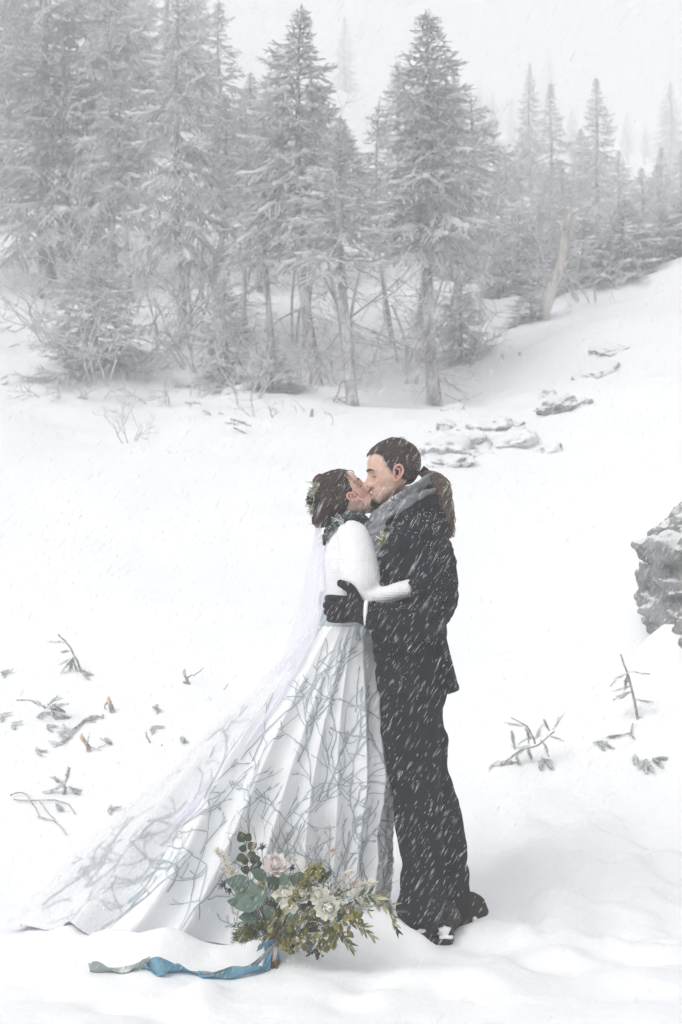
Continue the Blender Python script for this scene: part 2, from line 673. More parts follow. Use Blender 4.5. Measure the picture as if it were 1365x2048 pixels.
M_STEMR = plain("reddish_stem", (0.24, 0.12, 0.07), 0.7, 0.3, 30)
n = N("blue_silk_ribbon")
c = n.ramp(n.noise(18.0, 4, 0.6), [(0.3, (0.075, 0.22, 0.32)), (0.7, (0.17, 0.36, 0.46))])
n.base(n.snow_on(c, 1.02, 1.22, 14.0, 0.55), 0.5, 0.35)
M_BLUE = n.m
n = N("grey_silk_ribbon")
c = n.ramp(n.noise(18.0, 4, 0.6, sx=(1, 1, 1)), [(0.3, (0.24, 0.28, 0.28)), (0.7, (0.36, 0.40, 0.39))])
n.base(n.snow_on(c, 0.98, 1.2, 14.0, 0.55), 0.6, 0.3)
M_GREY = n.m
M_BLUSH = plain("blush_silk_ribbon", (0.62, 0.50, 0.45), 0.6, 0.1, 20)

n = N("snowflake")
n.t.nodes.remove(n.b)
d_ = n.new('ShaderNodeBsdfDiffuse')
t_ = n.new('ShaderNodeBsdfTranslucent')
a_ = n.new('ShaderNodeMixShader')
d_.inputs['Color'].default_value = (0.97, 0.975, 0.98, 1)
t_.inputs['Color'].default_value = (0.97, 0.975, 0.98, 1)
n.link(d_.outputs[0], a_.inputs[1])
n.link(t_.outputs[0], a_.inputs[2])
n.link(a_.outputs[0], n.out.inputs['Surface'])
M_FLAKE = n.m

# RANDOMISED: leaves and petals differ a little from one another
for _m, _a in ((M_EUC, .45), (M_EUC2, .5), (M_YEL, .6), (M_OLIVE, .4), (M_OLIVE2, .5), (M_PETAL, .10), (M_PETALP, .12)):
    _t = _m.node_tree
    _b = _t.nodes['Principled BSDF']
    _l = _b.inputs['Base Color'].links[0].from_socket
    _oi = _t.nodes.new('ShaderNodeObjectInfo')
    _mr = _t.nodes.new('ShaderNodeMapRange')
    _mr.inputs['To Min'].default_value = 1 - _a
    _mr.inputs['To Max'].default_value = 1 + _a * .6
    _t.links.new(_oi.outputs['Random'], _mr.inputs['Value'])
    _hs = _t.nodes.new('ShaderNodeHueSaturation')
    _t.links.new(_mr.outputs[0], _hs.inputs['Value'])
    _t.links.new(_l, _hs.inputs['Color'])
    _t.links.new(_hs.outputs[0], _b.inputs['Base Color'])

# thin needles, twigs, rime and snow let light through
for _m, _f, _c in ((M_NEEDLE, .42, (.62, .65, .63)), (M_NEEDLE_RIME, .35, (.62, .64, .64)), (M_BRANCHSNOW, .3, (.85, .87, .88)), (M_RTWIG, .25, (.75, .76, .8)), (M_SPRIG, .3, (.5, .54, .5)), (M_OVERLAY, .3, (.88, .88, .91)), (M_VEIL, .35, (.88, .88, .95))):
    _t = _m.node_tree
    _b = _t.nodes['Principled BSDF']
    _o = _t.nodes['Material Output']
    _tr = _t.nodes.new('ShaderNodeBsdfTranslucent')
    _tr.inputs['Color'].default_value = (*_c, 1)
    _mx = _t.nodes.new('ShaderNodeMixShader')
    _mx.inputs[0].default_value = _f
    _t.links.new(_b.outputs[0], _mx.inputs[1])
    if _m in (M_OVERLAY, M_VEIL):
        _tp = _t.nodes.new('ShaderNodeBsdfTransparent')
        _m2 = _t.nodes.new('ShaderNodeMixShader')
        _m2.inputs[0].default_value = _b.inputs['Alpha'].default_value
        _t.links.new(_tp.outputs[0], _m2.inputs[1])
        _t.links.new(_tr.outputs[0], _m2.inputs[2])
        _t.links.new(_m2.outputs[0], _mx.inputs[2])
    else:
        _t.links.new(_tr.outputs[0], _mx.inputs[2])
    _t.links.new(_mx.outputs[0], _o.inputs['Surface'])
# ------------------------------------------------------------------ the snow slope
CTRL = [  # photo pixel and distance of places on the slope
    (0, 2048, 5.0), (682, 2048, 5.0), (1365, 2048, 5.0),
    (60, 1850, 6.2), (400, 1915, 5.78), (780, 1885, 5.98), (930, 1868, 6.1), (1365, 1860, 6.15),
    (682, 1860, 6.2), (1150, 1780, 6.5), (400, 1760, 6.6), (0, 1760, 6.65), (-500, 1900, 5.9), (1900, 1850, 6.1),
    (0, 1640, 7.3), (682, 1660, 7.2), (1365, 1640, 7.3),
    (0, 1350, 9.0), (300, 1400, 8.6), (682, 1420, 8.5), (1000, 1450, 8.2), (1365, 1420, 8.0),
    (100, 1100, 11.5), (450, 1140, 11.0), (682, 1160, 10.8), (1100, 1230, 9.7), (1365, 1290, 8.5),
    (150, 900, 15.0), (450, 930, 14.3), (682, 940, 14.0), (1000, 1010, 12.8), (1200, 1020, 12.0), (1365, 1020, 10.8),
    (120, 780, 18.0), (260, 800, 17.6), (366, 692, 21.0), (500, 702, 20.8), (551, 722, 20.3), (632, 755, 19.5), (728, 812, 18.0), (868, 786, 19.0),
    (1000, 830, 17.0), (1130, 800, 17.0), (1365, 780, 16.0),
    (20, 640, 23.5), (-150, 620, 24.0), (30, 420, 35.0), (-200, 380, 36.0), (330, 500, 28.0), (600, 480, 29.0), (780, 520, 27.5),
    (500, 105, 75.0), (200, 60, 80.0), (-300, 40, 85.0), (600, 330, 42.0),
    (940, 782, 19.3), (1080, 692, 21.0), (1200, 618, 22.6), (1365, 542, 24.0), (1600, 470, 25.0), (1365, 640, 20.0), (1200, 700, 19.4),
    (1088, 632, 23.6), (1010, 560, 27.5), (960, 525, 30.0), (1000, 480, 34.0), (1240, 610, 26.5), (1365, 575, 28.0), (1150, 590, 26.5),
    (1000, 420, 45.0), (1200, 480, 45.0), (1400, 470, 45.0), (1000, 330, 80.0), (1300, 390, 80.0), (1800, 380, 80.0),
    (682, 250, 150.0), (1300, 310, 150.0), (0, 60, 150.0), (682, 230, 240.0), (1700, 330, 240.0), (-400, 80, 240.0),
]
_cp = np.array([P(*c) for c in CTRL])


def _ab(x, y):
    yy = np.maximum(y, 3.0) + 2.0
    return np.clip(x / yy, -1.6, 1.6) * 2.2, np.log(yy)


def _tps_k(d2):
    return 0.5 * d2 * np.log(d2 + 1e-9)


_ca, _cb = _ab(_cp[:, 0], _cp[:, 1])
_cv = _cp[:, 2] / (_cp[:, 1] + 2.0)
_nc = len(_cp)
_K = _tps_k((_ca[:, None] - _ca) ** 2 + (_cb[:, None] - _cb) ** 2) + np.eye(_nc) * 1e-4
_Pm = np.stack([np.ones(_nc), _ca, _cb], 1)
_A = np.block([[_K, _Pm], [_Pm.T, np.zeros((3, 3))]])
_w = np.linalg.solve(_A, np.concatenate([_cv, np.zeros(3)]))


def gz0(x, y):
    x = np.asarray(x, float)
    y = np.asarray(y, float)
    sh = np.broadcast(x, y).shape
    x = np.broadcast_to(x, sh).reshape(-1)
    y = np.broadcast_to(y, sh).reshape(-1)
    out = np.empty(len(x))
    for s in range(0, len(x), 40000):
        a, b = _ab(x[s:s + 40000], y[s:s + 40000])
        k = _tps_k((a[:, None] - _ca) ** 2 + (b[:, None] - _cb) ** 2)
        g = k @ _w[:_nc] + _w[_nc] + _w[_nc + 1] * a + _w[_nc + 2] * b
        out[s:s + 40000] = g * (np.maximum(y[s:s + 40000], 3.0) + 2.0)
    return out.reshape(sh)


BUMPS = []   # local mounds (x, y, radius, height)
for px, py, r, h in [(770, 1868, .09, .035), (690, 1880, .14, .05), (640, 1905, .11, .03), (840, 1884, .07, .035), (600, 1952, .10, .02),
                     (985, 1870, .12, .02), (960, 1880, .08, .015), (400, 1985, .05, .03), (430, 1978, .04, .02), (330, 1940, .18, .02),
                     (120, 1920, .25, .03), (1060, 1800, .18, .05), (1130, 1760, .15, .06), (1010, 1790, .12, .05), (1250, 1780, .2, .05), (1300, 1830, .12, .04),
                     (1180, 1840, .14, .035), (1090, 1890, .2, .03), (1280, 1960, .15, .03), (1000, 1960, .2, .025), (880, 1960, .2, .02)]:
    Yg = CZ * FPX / (py - 1024)
    q = P(px, py, Yg)
    BUMPS.append((q[0], q[1], r, h))


_br = random.Random(4)
for _a, _b, _n in [((60, 1868), (250, 1912), 7), ((250, 1914), (640, 1912), 16), ((640, 1908), (775, 1872), 9)]:
    for _k in range(_n):
        _q = (_k + _br.random()) / _n
        _px, _py = _a[0] + (_b[0] - _a[0]) * _q, _a[1] + (_b[1] - _a[1]) * _q + _br.uniform(2, 18)
        _Y = CZ * FPX / (_py - 1024)
        BUMPS.append(((_px - 682.5) * _Y / FPX, _Y, _br.uniform(.04, .11), _br.uniform(.012, .04)))
for _px, _py, _r, _h in [(800, 1908, .08, .065), (828, 1916, .06, .05), (852, 1920, .05, .030), (772, 1898, .09, .06), (740, 1900, .09, .05), (875, 1912, .04, .015), (915, 1884, .05, .03), (945, 1884, .05, .03), (965, 1872, .05, .035)]:
    _Y = CZ * FPX / (_py - 1024)
    BUMPS.append(((_px - 682.5) * _Y / FPX, _Y, _r, _h))


def gz(x, y, fine=True):
    x = np.asarray(x, float)
    y = np.asarray(y, float)
    z = gz0(x, y)
    p = np.stack(np.broadcast_arrays(x, y), -1)
    far = sstep(7, 20, y)
    z = z + far * 0.22 * fbm(p * 0.33, 4, 3) + 0.035 * sstep(6.6, 9, y) * fbm(p * 0.7, 4, 8)
    if fine:
        near = 1 - sstep(6.6, 8.2, y)
        z = z + near * 0.018 * fbm(p * 2.4, 4, 21) + near * 0.004 * fbm(p * 11.0, 3, 33)
        tramp = near * sstep(0.45, 0.8, x) * sstep(5.4, 5.9, y)
        z = z + tramp * 0.06 * (np.abs(fbm(p * np.array([3.6, 4.2]), 3, 51)) - 0.35)
        for bx, by, r, h in BUMPS:
            z = z + h * np.exp(-((x - bx) ** 2 + (y - by) ** 2) / (r * r))
        # wind ripples on the open slope
        z = z + 0.004 * sstep(7.5, 10, y) * (1 - far) * np.sin(y * 6.0 + 2.0 * x + 3.0 * vnoise(p * 0.7, 5))
    return z


for _px, _py in [(990, 1905), (1075, 1930), (1160, 1905), (1240, 1880), (1320, 1890), (1050, 1850), (1130, 1815), (1210, 1820), (930, 1935), (900, 1990), (1290, 1930), (120, 1985), (220, 2010), (60, 1955), (330, 2015), (740, 1975), (690, 2010)]:
    _Y = CZ * FPX / (_py - 1024)
    BUMPS.append(((_px - 682.5) * _Y / FPX, _Y, .085, -.035))
    BUMPS.append(((_px - 682.5) * _Y / FPX + .09, _Y + .06, .07, .022))


for _px, _r, _h in [(1275, .10, .05), (1310, .13, .09), (1345, .14, .10), (1385, .16, .12), (1430, .18, .13)]:
    _q = P(_px, 1275, 8.45)
    BUMPS.append((_q[0], 8.45 - (_px - 1275) * .0012, _r, _h))


def ground_at(px, py, y0=4.6, y1=120.0):
    Ys = np.concatenate([np.arange(y0, 30, 0.04), np.arange(30, y1, 0.25)])
    q = np.stack([(px - 682.5) * Ys / FPX, Ys, CZ + (1024 - py) * Ys / FPX], 1)
    hit = np.nonzero(gz(q[:, 0], Ys) >= q[:, 2])[0]
    i = hit[0] if len(hit) else len(Ys) - 1
    x, y = q[i, 0], q[i, 1]
    return np.array([x, y, float(gz(x, y))])


_rows = np.concatenate([np.linspace(-14, 2.5, 14), np.linspace(3, 4.6, 12), np.arange(4.65, 9.0, 0.03), np.arange(9.0, 26, 0.11), np.arange(26, 70, 0.6), np.linspace(70, 250, 46)])
_cols = np.linspace(-1, 1, 360)
_cols = np.sign(_cols) * np.abs(_cols) ** 1.7
_half = 9.0 + 0.78 * np.maximum(_rows, 0)
GX = _half[:, None] * _cols[None, :]
GY = np.repeat(_rows[:, None], len(_cols), 1)
GZ = gz(GX, GY)
_nr, _ncl = GX.shape
_i = np.arange((_nr - 1) * _ncl).reshape(_nr - 1, _ncl)[:, :-1].reshape(-1)
obj("snow_ground", np.stack([GX, GY, GZ], -1).reshape(-1, 3), [np.stack([_i, _i + 1, _i + 1 + _ncl, _i + _ncl], 1)], M_GROUND)['kind'] = 'structure'
# ------------------------------------------------------------------ rocks breaking through the snow


def ico(sub):
    import bmesh
    bm = bmesh.new()
    bmesh.ops.create_icosphere(bm, subdivisions=sub, radius=1.0)
    V = np.array([v.co[:] for v in bm.verts])
    F = [tuple(v.index for v in f.verts) for f in bm.faces]
    bm.free()
    return V, F


ICO5 = ico(5)
ICO4 = ico(4)
ICO2 = ico(2)
ICO1 = ico(1)


def rock_shape(size, seed, strata=0.25, sub=ICO5):
    V, F = sub
    size = np.asarray(size, float)
    V = np.sign(V) * np.abs(V) ** 0.8
    Q = V * size
    k = 1.0 / max(size[0], 0.05)
    d = 0.30 * fbm(V * 1.3 + seed, 4, seed) + 0.12 * np.abs(fbm(V * 3.4 + seed, 3, seed + 5)) + 0.03 * fbm(V * 12.0, 3, seed + 9)
    lay = Q[:, 2] * 14 + Q[:, 0] * 3.5 + 0.6 * fbm(V * 2.0, 2, seed)
    d = d + strata * 0.35 * (np.abs((lay % 1.0) - 0.5) - 0.25)
    return Q * (1 + d)[:, None], F


ROCKS = [  # px, py, width px, height px, label
    (905, 903, 150, 44, "broad grey rock slab half under snow, lowest of the ledges behind the man's head"),
    (1010, 890, 120, 26, "thin rock ledge with snow stripes, to the right of the broad slab"),
    (965, 858, 130, 26, "long flat rock ledge above the broad slab, mostly drifted over"),
    (890, 862, 70, 22, "small tilted grey rock at the upper left end of the long flat ledge"),
    (1118, 822, 88, 34, "rounded brown-grey boulder, the most exposed one on the right slope"),
    (1172, 812, 54, 20, "small dark rock just right of the rounded brown-grey boulder"),
    (1098, 795, 46, 18, "small rock peeking out of the snow just above the rounded boulder"),
    (1250, 696, 100, 16, "thin slanting rock edge high on the right snow bank below the firs"),
    (1205, 748, 80, 14, "narrow rock streak in the snow between the boulder and the bank's crest"),
    (905, 820, 50, 10, "tiny rock streak in the snow right of the thick pale trunk"),
    (900, 935, 90, 18, "lowest thin rock edge beneath the broad grey slab"),
    (1100, 905, 50, 12, "small speckled rock patch at the right end of the ledges"),
]
for k, (px, py, wpx, hpx, lab) in enumerate(ROCKS):
    g = ground_at(px, py)
    s = g[1] / FPX
    w, h = wpx * s * 0.5, hpx * s * 0.5
    V, F = rock_shape((w * 1.05, w * 1.3, h * 1.1 + .05), 40 + k, 0.6, ICO5 if wpx > 80 else ICO4)
    V = V + 0.02 * fbm(V * 9.0, 3, k)[:, None] * norm((.2, -.6, 1))
    e = 0.4
    sx_ = float(gz0(g[0] + e, g[1]) - gz0(g[0] - e, g[1])) / (2 * e)
    sy_ = float(gz0(g[0], g[1] + e) - gz0(g[0], g[1] - e)) / (2 * e)
    R = np.array(Matrix.Rotation(-math.atan(sx_) - .05 * (k % 3), 3, 'Y') @ Matrix.Rotation(math.atan(sy_) * .9, 3, 'X'))
    V = V @ R.T
    o = obj("rock", V + g + np.array([0, w * .9, w * .9 * sy_ - 0.5 * h - .035]), F, M_ROCK if 'boulder' in lab and 'most' in lab else M_ROCK2, origin=g)
    tag(o, lab, "rock", "rocks breaking through the snow slope")

# big dark outcrop at the right edge
g = ground_at(1340, 1285)
mb = MB()
for k, (px, py, dy, rx, ry, rz) in enumerate([
        (1350, 1120, .35, .26, .40, .17), (1372, 1075, .45, .22, .4, .16), (1420, 1150, .4, .38, .5, .26), (1392, 1225, .18, .26, .36, .13),
        (1320, 1190, .30, .10, .25, .09), (1395, 1180, .2, .28, .4, .14), (1432, 1060, .5, .3, .45, .2), (1440, 1265, .15, .3, .4, .16), (1480, 1000, .6, .35, .5, .3)]):
    c = P(px + 42, py + 26, g[1] + dy)
    V, F = rock_shape((rx, ry, rz), 90 + k, 0.6, ICO4)
    mb.add(V + c, F)
V, F, No = remesh(mb.verts(), mb.F, 0.016, 2)
d = 0.030 * fbm(V * 7.0, 4, 61) + 0.012 * fbm(V * 26.0, 3, 62) + 0.022 * (np.abs((V[:, 2] * 11 + V[:, 0] * 4 + fbm(V * 3.0, 2, 7)) % 1.0 - 0.5) - 0.25)
V = V + No * d[:, None]
o = obj("rock_outcrop", V, F, M_ROCK, origin=g)
tag(o, "big dark grey layered rock outcrop at the picture's edge, snow in its cracks", "rock")
# ------------------------------------------------------------------ frosted firs, bare trees and shrubs
rng = np.random.default_rng(11)


def frames(D, up=None):
    """orthonormal frames (n,3,3), columns x=dir, y=side, z~up"""
    D = D / np.maximum(np.linalg.norm(D, axis=1, keepdims=True), 1e-9)
    U = np.tile(np.array([0, 0, 1.0]), (len(D), 1)) if up is None else up
    S = np.cross(U, D)
    bad = np.linalg.norm(S, axis=1) < 1e-3
    S[bad] = np.array([0, 1.0, 0])
    S /= np.linalg.norm(S, axis=1, keepdims=True)
    Z = np.cross(D, S)
    return np.stack([D, S, Z], 2)


def twig_template(r, nn=32, needle=0.28, snow=0.9, nw=0.042):
    """a fir twig of length 1 along x: needles (material 0) and a rib of snow on top (material 1)"""
    V, F, M = [], [], []
    for i in range(nn):
        s = (i + r.random() * 0.8) / nn
        al = r.uniform(-0.35, math.pi + 0.35) if i % 3 else r.uniform(math.pi, 2 * math.pi)
        al = al if i % 3 else -abs(al - math.pi)
        # more needles to the sides and above
        ln = needle * r.uniform(0.75, 1.2) * (1 - 0.35 * s)
        d = np.array([0.75, math.cos(al) * 0.8, math.sin(al) * 0.55])
        d /= np.linalg.norm(d)
        b = np.array([s, 0, 0])
        w = np.cross(d, [0.2, 0.3, 1.0])
        w = w / np.linalg.norm(w) * nw
        k = len(V)
        V += [b - w, b + w, b + d * ln]
        F.append((k, k + 1, k + 2))
        M.append(0)
    ns = 5
    ph = r.uniform(0, 6)
    k = len(V)
    for j in range(ns):
        s = j / (ns - 1)
        w = (0.10 + 0.05 * math.sin(3.1 * j + ph)) * (1.0 if 0 < j < ns - 1 else 0.45) * snow
        h = (0.075 + 0.03 * math.cos(2.3 * j + ph)) * (1.0 if 0 < j < ns - 1 else 0.4) * snow
        V += [np.array([s * 1.05, -w, 0.02]), np.array([s * 1.05, 0.1 * w, 0.02 + h]), np.array([s * 1.05, w, 0.02])]
    for j in range(ns - 1):
        a = k + 3 * j
        F += [(a, a + 1, a + 4, a + 3), (a + 1, a + 2, a + 5, a + 4)]
        M += [1, 1]
    return np.array(V), F, M


def split_f(F, M):
    T = np.array([f for f in F if len(f) == 3], np.int32).reshape(-1, 3)
    Q = np.array([f for f in F if len(f) == 4], np.int32).reshape(-1, 4)
    return T, Q, np.array([m for f, m in zip(F, M) if len(f) == 3]), np.array([m for f, m in zip(F, M) if len(f) == 4])


_tr = random.Random(5)
TWIGS = [(lambda t: (t[0],) + split_f(t[1], t[2]))(twig_template(_tr)) for _ in range(7)]
TWIGS_RICH = [(lambda t: (t[0],) + split_f(t[1], t[2]))(twig_template(_tr, 46, 0.34, 0.6, 0.024)) for _ in range(4)]


def foliage(pos, dirs, scl, lib=TWIGS, up=None, seed=0, fat=1.0):
    """many twigs into V, F(list of arrays), midx"""
    r = np.random.default_rng(seed)
    pos, dirs, scl = np.asarray(pos, float), np.asarray(dirs, float), np.asarray(scl, float)
    R = frames(dirs, up)
    which = r.integers(0, len(lib), len(pos))
    Vs, Ts, Qs, MT, MQ = [], [], [], [], []
    k = 0
    for w, (tv, T, Q, mt, mq) in enumerate(lib):
        ix = np.nonzero(which == w)[0]
        if not len(ix):
            continue
        tv = tv * np.array([1, fat, fat])
        X = np.einsum('nij,mj->nmi', R[ix], tv) * scl[ix][:, None, None] + pos[ix][:, None, :]
        nv = len(tv)
        off = k + np.arange(len(ix)) * nv
        Vs.append(X.reshape(-1, 3))
        Ts.append((T[None] + off[:, None, None]).reshape(-1, 3))
        Qs.append((Q[None] + off[:, None, None]).reshape(-1, 4))
        MT.append(np.tile(mt, len(ix)))
        MQ.append(np.tile(mq, len(ix)))
        k += len(ix) * nv
    return np.concatenate(Vs), [np.concatenate(Ts), np.concatenate(Qs)], np.concatenate(MT + MQ)


def tubes3(paths, radii, n=3):
    """many thin tubes, quickly"""
    Vs, Fs = [], []
    k = 0
    th = np.linspace(0, 2 * math.pi, n, endpoint=False)
    cs = np.stack([np.cos(th), np.sin(th)], 1)
    for p, r in zip(paths, radii):
        p = np.asarray(p, float)
        m = len(p)
        t = np.gradient(p, axis=0)
        t /= np.maximum(np.linalg.norm(t, axis=1, keepdims=True), 1e-9)
        ref = np.array([0.31, 0.2, 0.93]) if abs(t[:, 2]).mean() < 0.8 else np.array([0.9, 0.43, 0.1])
        a = np.cross(t, ref)
        a /= np.maximum(np.linalg.norm(a, axis=1, keepdims=True), 1e-9)
        b = np.cross(t, a)
        r = np.broadcast_to(np.asarray(r, float), (m,))
        V = p[:, None, :] + r[:, None, None] * (cs[None, :, 0:1] * a[:, None, :] + cs[None, :, 1:2] * b[:, None, :])
        Vs.append(V.reshape(-1, 3))
        i = np.arange(m - 1)[:, None] * n + np.arange(n)[None]
        j = np.arange(m - 1)[:, None] * n + (np.arange(n)[None] + 1) % n
        Fs.append(np.stack([i, j, j + n, i + n], -1).reshape(-1, 4) + k)
        k += m * n
    return np.concatenate(Vs), [np.concatenate(Fs).astype(np.int32)]


def conifer(seed, H, hb, R, nb, trunk_r, droop=0.25, dead=14, power=0.85, unit=0.17, bend=0.1, gap=0.075, lop=0.0, thin=1.0, topspire=1.0, pads=1.0):
    """returns (trunk V,F), (crown V,F,midx); hb = height where the green crown starts"""
    r = np.random.default_rng(seed)
    zs = np.linspace(-0.35, H, 26)
    ax, ay = r.uniform(-bend, bend, 2)
    cx = ax * np.sin(zs / H * 2.4) * H * 0.2 + 0.02 * np.sin(zs * 2.1 + seed)
    cyy = ay * np.sin(zs / H * 2.1) * H * 0.2 + 0.02 * np.cos(zs * 1.7 + seed)
    rr = trunk_r * (1 - np.clip(zs, 0, H) / H) ** 0.8 + 0.006 + trunk_r * 0.5 * np.exp(-np.maximum(zs, 0) / 0.12)

    def axis(z):
        return np.array([np.interp(z, zs, cx), np.interp(z, zs, cyy), z])
    mb_p = [np.stack([cx, cyy, zs], 1)]
    mb_r = [rr]
    pos, dr, sc = [], [], []
    pad_rows = []
    az = r.uniform(0, 6.28)
    for i in range(nb):
        f = (i + 0.5) / nb
        f = f ** 0.9
        h = hb + (H - hb) * f
        az += 2.4 + r.normal(0, 0.35)
        L = R * (1 - f) ** power * r.uniform(0.45, 1.22) + 0.10
        L *= 1 + lop * math.cos(az)
        L *= min(1.0, (1.02 - f) / 0.32) ** 0.7
        if f > 0.9:
            L *= topspire
        elev = -droop * (1 - f) + 0.35 * f + r.normal(0, 0.10)
        d0 = np.array([math.cos(az) * math.cos(elev), math.sin(az) * math.cos(elev), math.sin(elev)])
        side = np.array([-math.sin(az), math.cos(az), 0])
        m = max(3, int(L / 0.09))
        ss = np.linspace(0, 1, m + 1)
        base = axis(h)
        curve = base + np.outer(ss * L, d0) + np.outer(-0.22 * L * droop * 2 * np.sin(ss * 2.2) * ss + 0.10 * L * ss ** 3, [0, 0, 1.0]) + np.outer(r.normal(0, 0.05) * L * ss ** 2, side)
        mb_p.append(curve[::max(1, m // 4)] if m > 4 else curve)
        mb_r.append(np.linspace(0.006 + 0.012 * L, 0.003, len(mb_p[-1])))
        tang = np.gradient(curve, axis=0)
        if L > 0.28 and r.random() < pads:
            a0, a1 = r.uniform(.25, .5), r.uniform(.8, 1.0)
            ns = max(4, int(L / 0.09))
            qq = np.linspace(a0, a1, ns)
            cc = np.stack([np.interp(qq, ss, curve[:, k]) for k in range(3)], 1)
            wp = (0.028 + 0.042 * min(L, 1.2)) * (1 - 0.75 * np.abs(np.linspace(-1, 1, ns)) ** 2.5) * r.uniform(.6, 1.3, ns)
            hp_ = wp * r.uniform(.5, .9, ns)
            pad_rows.append((cc, wp, hp_, side + r.normal(0, .15, 3)))
        s = gap * 2
        nlat = max(2, int(L / gap))
        for j in range(nlat):
            q = (j + 0.6 + r.uniform(-0.3, 0.3)) / nlat
            if q * L < 0.12 * R and f < 0.75:
                continue
            if r.random() > thin:
                continue
            c = np.array([np.interp(q, ss, curve[:, k]) for k in range(3)])
            t = norm([np.interp(q, ss, tang[:, k]) for k in range(3)])
            sg = 1 if j % 2 else -1
            ang = 0.95 - 0.35 * q + r.normal(0, 0.12)
            d = t * math.cos(ang) + side * sg * math.sin(ang) + np.array([0, 0, r.normal(-0.10, 0.12)])
            d = norm(d)
            ll = min(0.60 * (L * (1 - q)) + 0.09, 0.5) * r.uniform(0.7, 1.15)
            nu = max(1, int(round(ll / unit)))
            u = ll / nu
            p = c
            for k in range(nu):
                pos.append(p)
                dr.append(d)
                sc.append(max(u * 1.25, 0.08))
                if k < nu - 1 or nu == 1:
                    for sg2 in (-1, 1):
                        if r.random() < 0.75:
                            d2 = norm(d * 0.72 + np.cross(d, [0, 0, 1.0]) * sg2 * 0.7 + np.array([0, 0, r.normal(-0.12, 0.1)]))
                            pos.append(p + d * u * 0.55)
                            dr.append(d2)
                            sc.append(max(0.09, u * r.uniform(0.6, 0.9)))
                p = p + d * u
                d = norm(d + np.array([0, 0, -0.2]))
        pos.append(curve[-1] - tang[-1] * 0.5)
        dr.append(norm(tang[-1] + np.array([0, 0, 0.05])))
        sc.append(0.11)
    # leader
    for k in range(5):
        pos.append(axis(H - 0.09 * k))
        dr.append(np.array([0.05 * r.normal(), 0.05 * r.normal(), 1.0]))
        sc.append(0.11)
        for a in range(4):
            aa = a * 1.57 + k
            pos.append(axis(H - 0.1 - 0.12 * k))
            dr.append(np.array([math.cos(aa), math.sin(aa), 0.55]))
            sc.append(0.09 + 0.025 * k)
    # dead lower branches
    for i in range(dead):
        h = r.uniform(0.25, max(0.5, hb * 1.05))
        az = r.uniform(0, 6.28)
        L = r.uniform(0.2, 0.75) * min(1.0, R)
        el = r.uniform(-0.35, 0.15)
        d = np.array([math.cos(az) * math.cos(el), math.sin(az) * math.cos(el), math.sin(el)])
        ss = np.linspace(0, 1, 5)
        c = axis(h) + np.outer(ss * L, d) + np.outer(-0.15 * L * ss ** 2, [0, 0, 1.0]) + r.normal(0, 0.015, (5, 3)) * ss[:, None]
        mb_p.append(c)
        mb_r.append(np.linspace(0.011, 0.004, 5))
        for q in range(int(L / 0.14)):
            k = r.integers(1, 5)
            dd = norm(d + r.normal(0, 0.7, 3))
            l2 = r.uniform(0.08, 0.28)
            mb_p.append(np.stack([c[k], c[k] + dd * l2 * 0.5, c[k] + dd * l2 + np.array([0, 0, -0.03])]))
            mb_r.append([0.006, 0.005, 0.003])
    tv, tf = tubes3(mb_p[:1], mb_r[:1], 9)
    bv, bf = tubes3(mb_p[1:], mb_r[1:], 3)
    V = np.concatenate([tv, bv])
    F = [tf[0], bf[0] + len(tv)]
    mid = np.concatenate([np.zeros(len(tf[0]), int), np.ones(len(bf[0]), int)])
    lib = TWIGS
    CV, CF, CM = foliage(pos, dr, sc, lib, seed=seed + 1)
    pv, pf = [], []
    k = len(CV)
    for cc, wp, hp_, sd in pad_rows:
        m = len(cc)
        up = np.array([0, 0, 1.0])
        q = np.stack([cc - sd * wp[:, None] - up * 0.012, cc - sd * wp[:, None] * .55 + up * hp_[:, None] * .8, cc + up * (hp_[:, None] + .01), cc + sd * wp[:, None] * .55 + up * hp_[:, None] * .75, cc + sd * wp[:, None] - up * 0.012], 1)
        pv.append(q.reshape(-1, 3))
        i = np.arange(m - 1)[:, None] * 5 + np.arange(4)[None]
        pf.append((np.stack([i, i + 1, i + 6, i + 5], -1).reshape(-1, 4) + k).astype(np.int32))
        k += m * 5
    if pv:
        CV = np.concatenate([CV] + pv)
        pf = np.concatenate(pf)
        CF = CF + [pf]
        CM = np.concatenate([CM, np.ones(len(pf), int)])
    return (V, F, mid), (CV, CF, CM)


VAR = {}


def variant(name, kind, mats_crown, **k):
    tr, cr = conifer(**k)
    mt = make_mesh(name + "_trunk", tr[0], tr[1], [M_BARK, M_RTWIG], tr[2])
    mc = make_mesh(name + "_crown", cr[0], cr[1], mats_crown, cr[2], smooth=False)
    VAR[name] = (kind, mt, mc, k['H'])
    NTRI = globals().get('NTRI', 0) + len(mc.polygons) + len(mt.polygons)
    globals()['NTRI'] = NTRI


_mc = [M_NEEDLE, M_BRANCHSNOW]
_mr = [M_NEEDLE_RIME, M_BRANCHSNOW]
variant('dense', 'fir_tree', _mc, seed=1, H=7.0, hb=0.9, R=1.45, nb=170, trunk_r=0.11, droop=0.42, unit=0.105, gap=0.075, power=.65)
variant('dense2', 'fir_tree', _mc, seed=2, H=7.0, hb=1.7, R=1.25, nb=150, trunk_r=0.11, droop=0.5, bend=0.35, unit=0.105, gap=0.072, power=.6, lop=.15)
variant('bare', 'fir_tree', _mc, seed=3, H=5.0, hb=2.5, R=0.62, nb=105, trunk_r=0.065, dead=40, droop=0.35, bend=0.3, unit=0.09, gap=0.058, power=.5, lop=.2)
variant('bare2', 'fir_tree', _mc, seed=4, H=5.0, hb=2.15, R=0.78, nb=130, trunk_r=0.075, dead=40, droop=0.4, bend=0.3, unit=0.09, gap=0.06, power=.55, lop=.15)
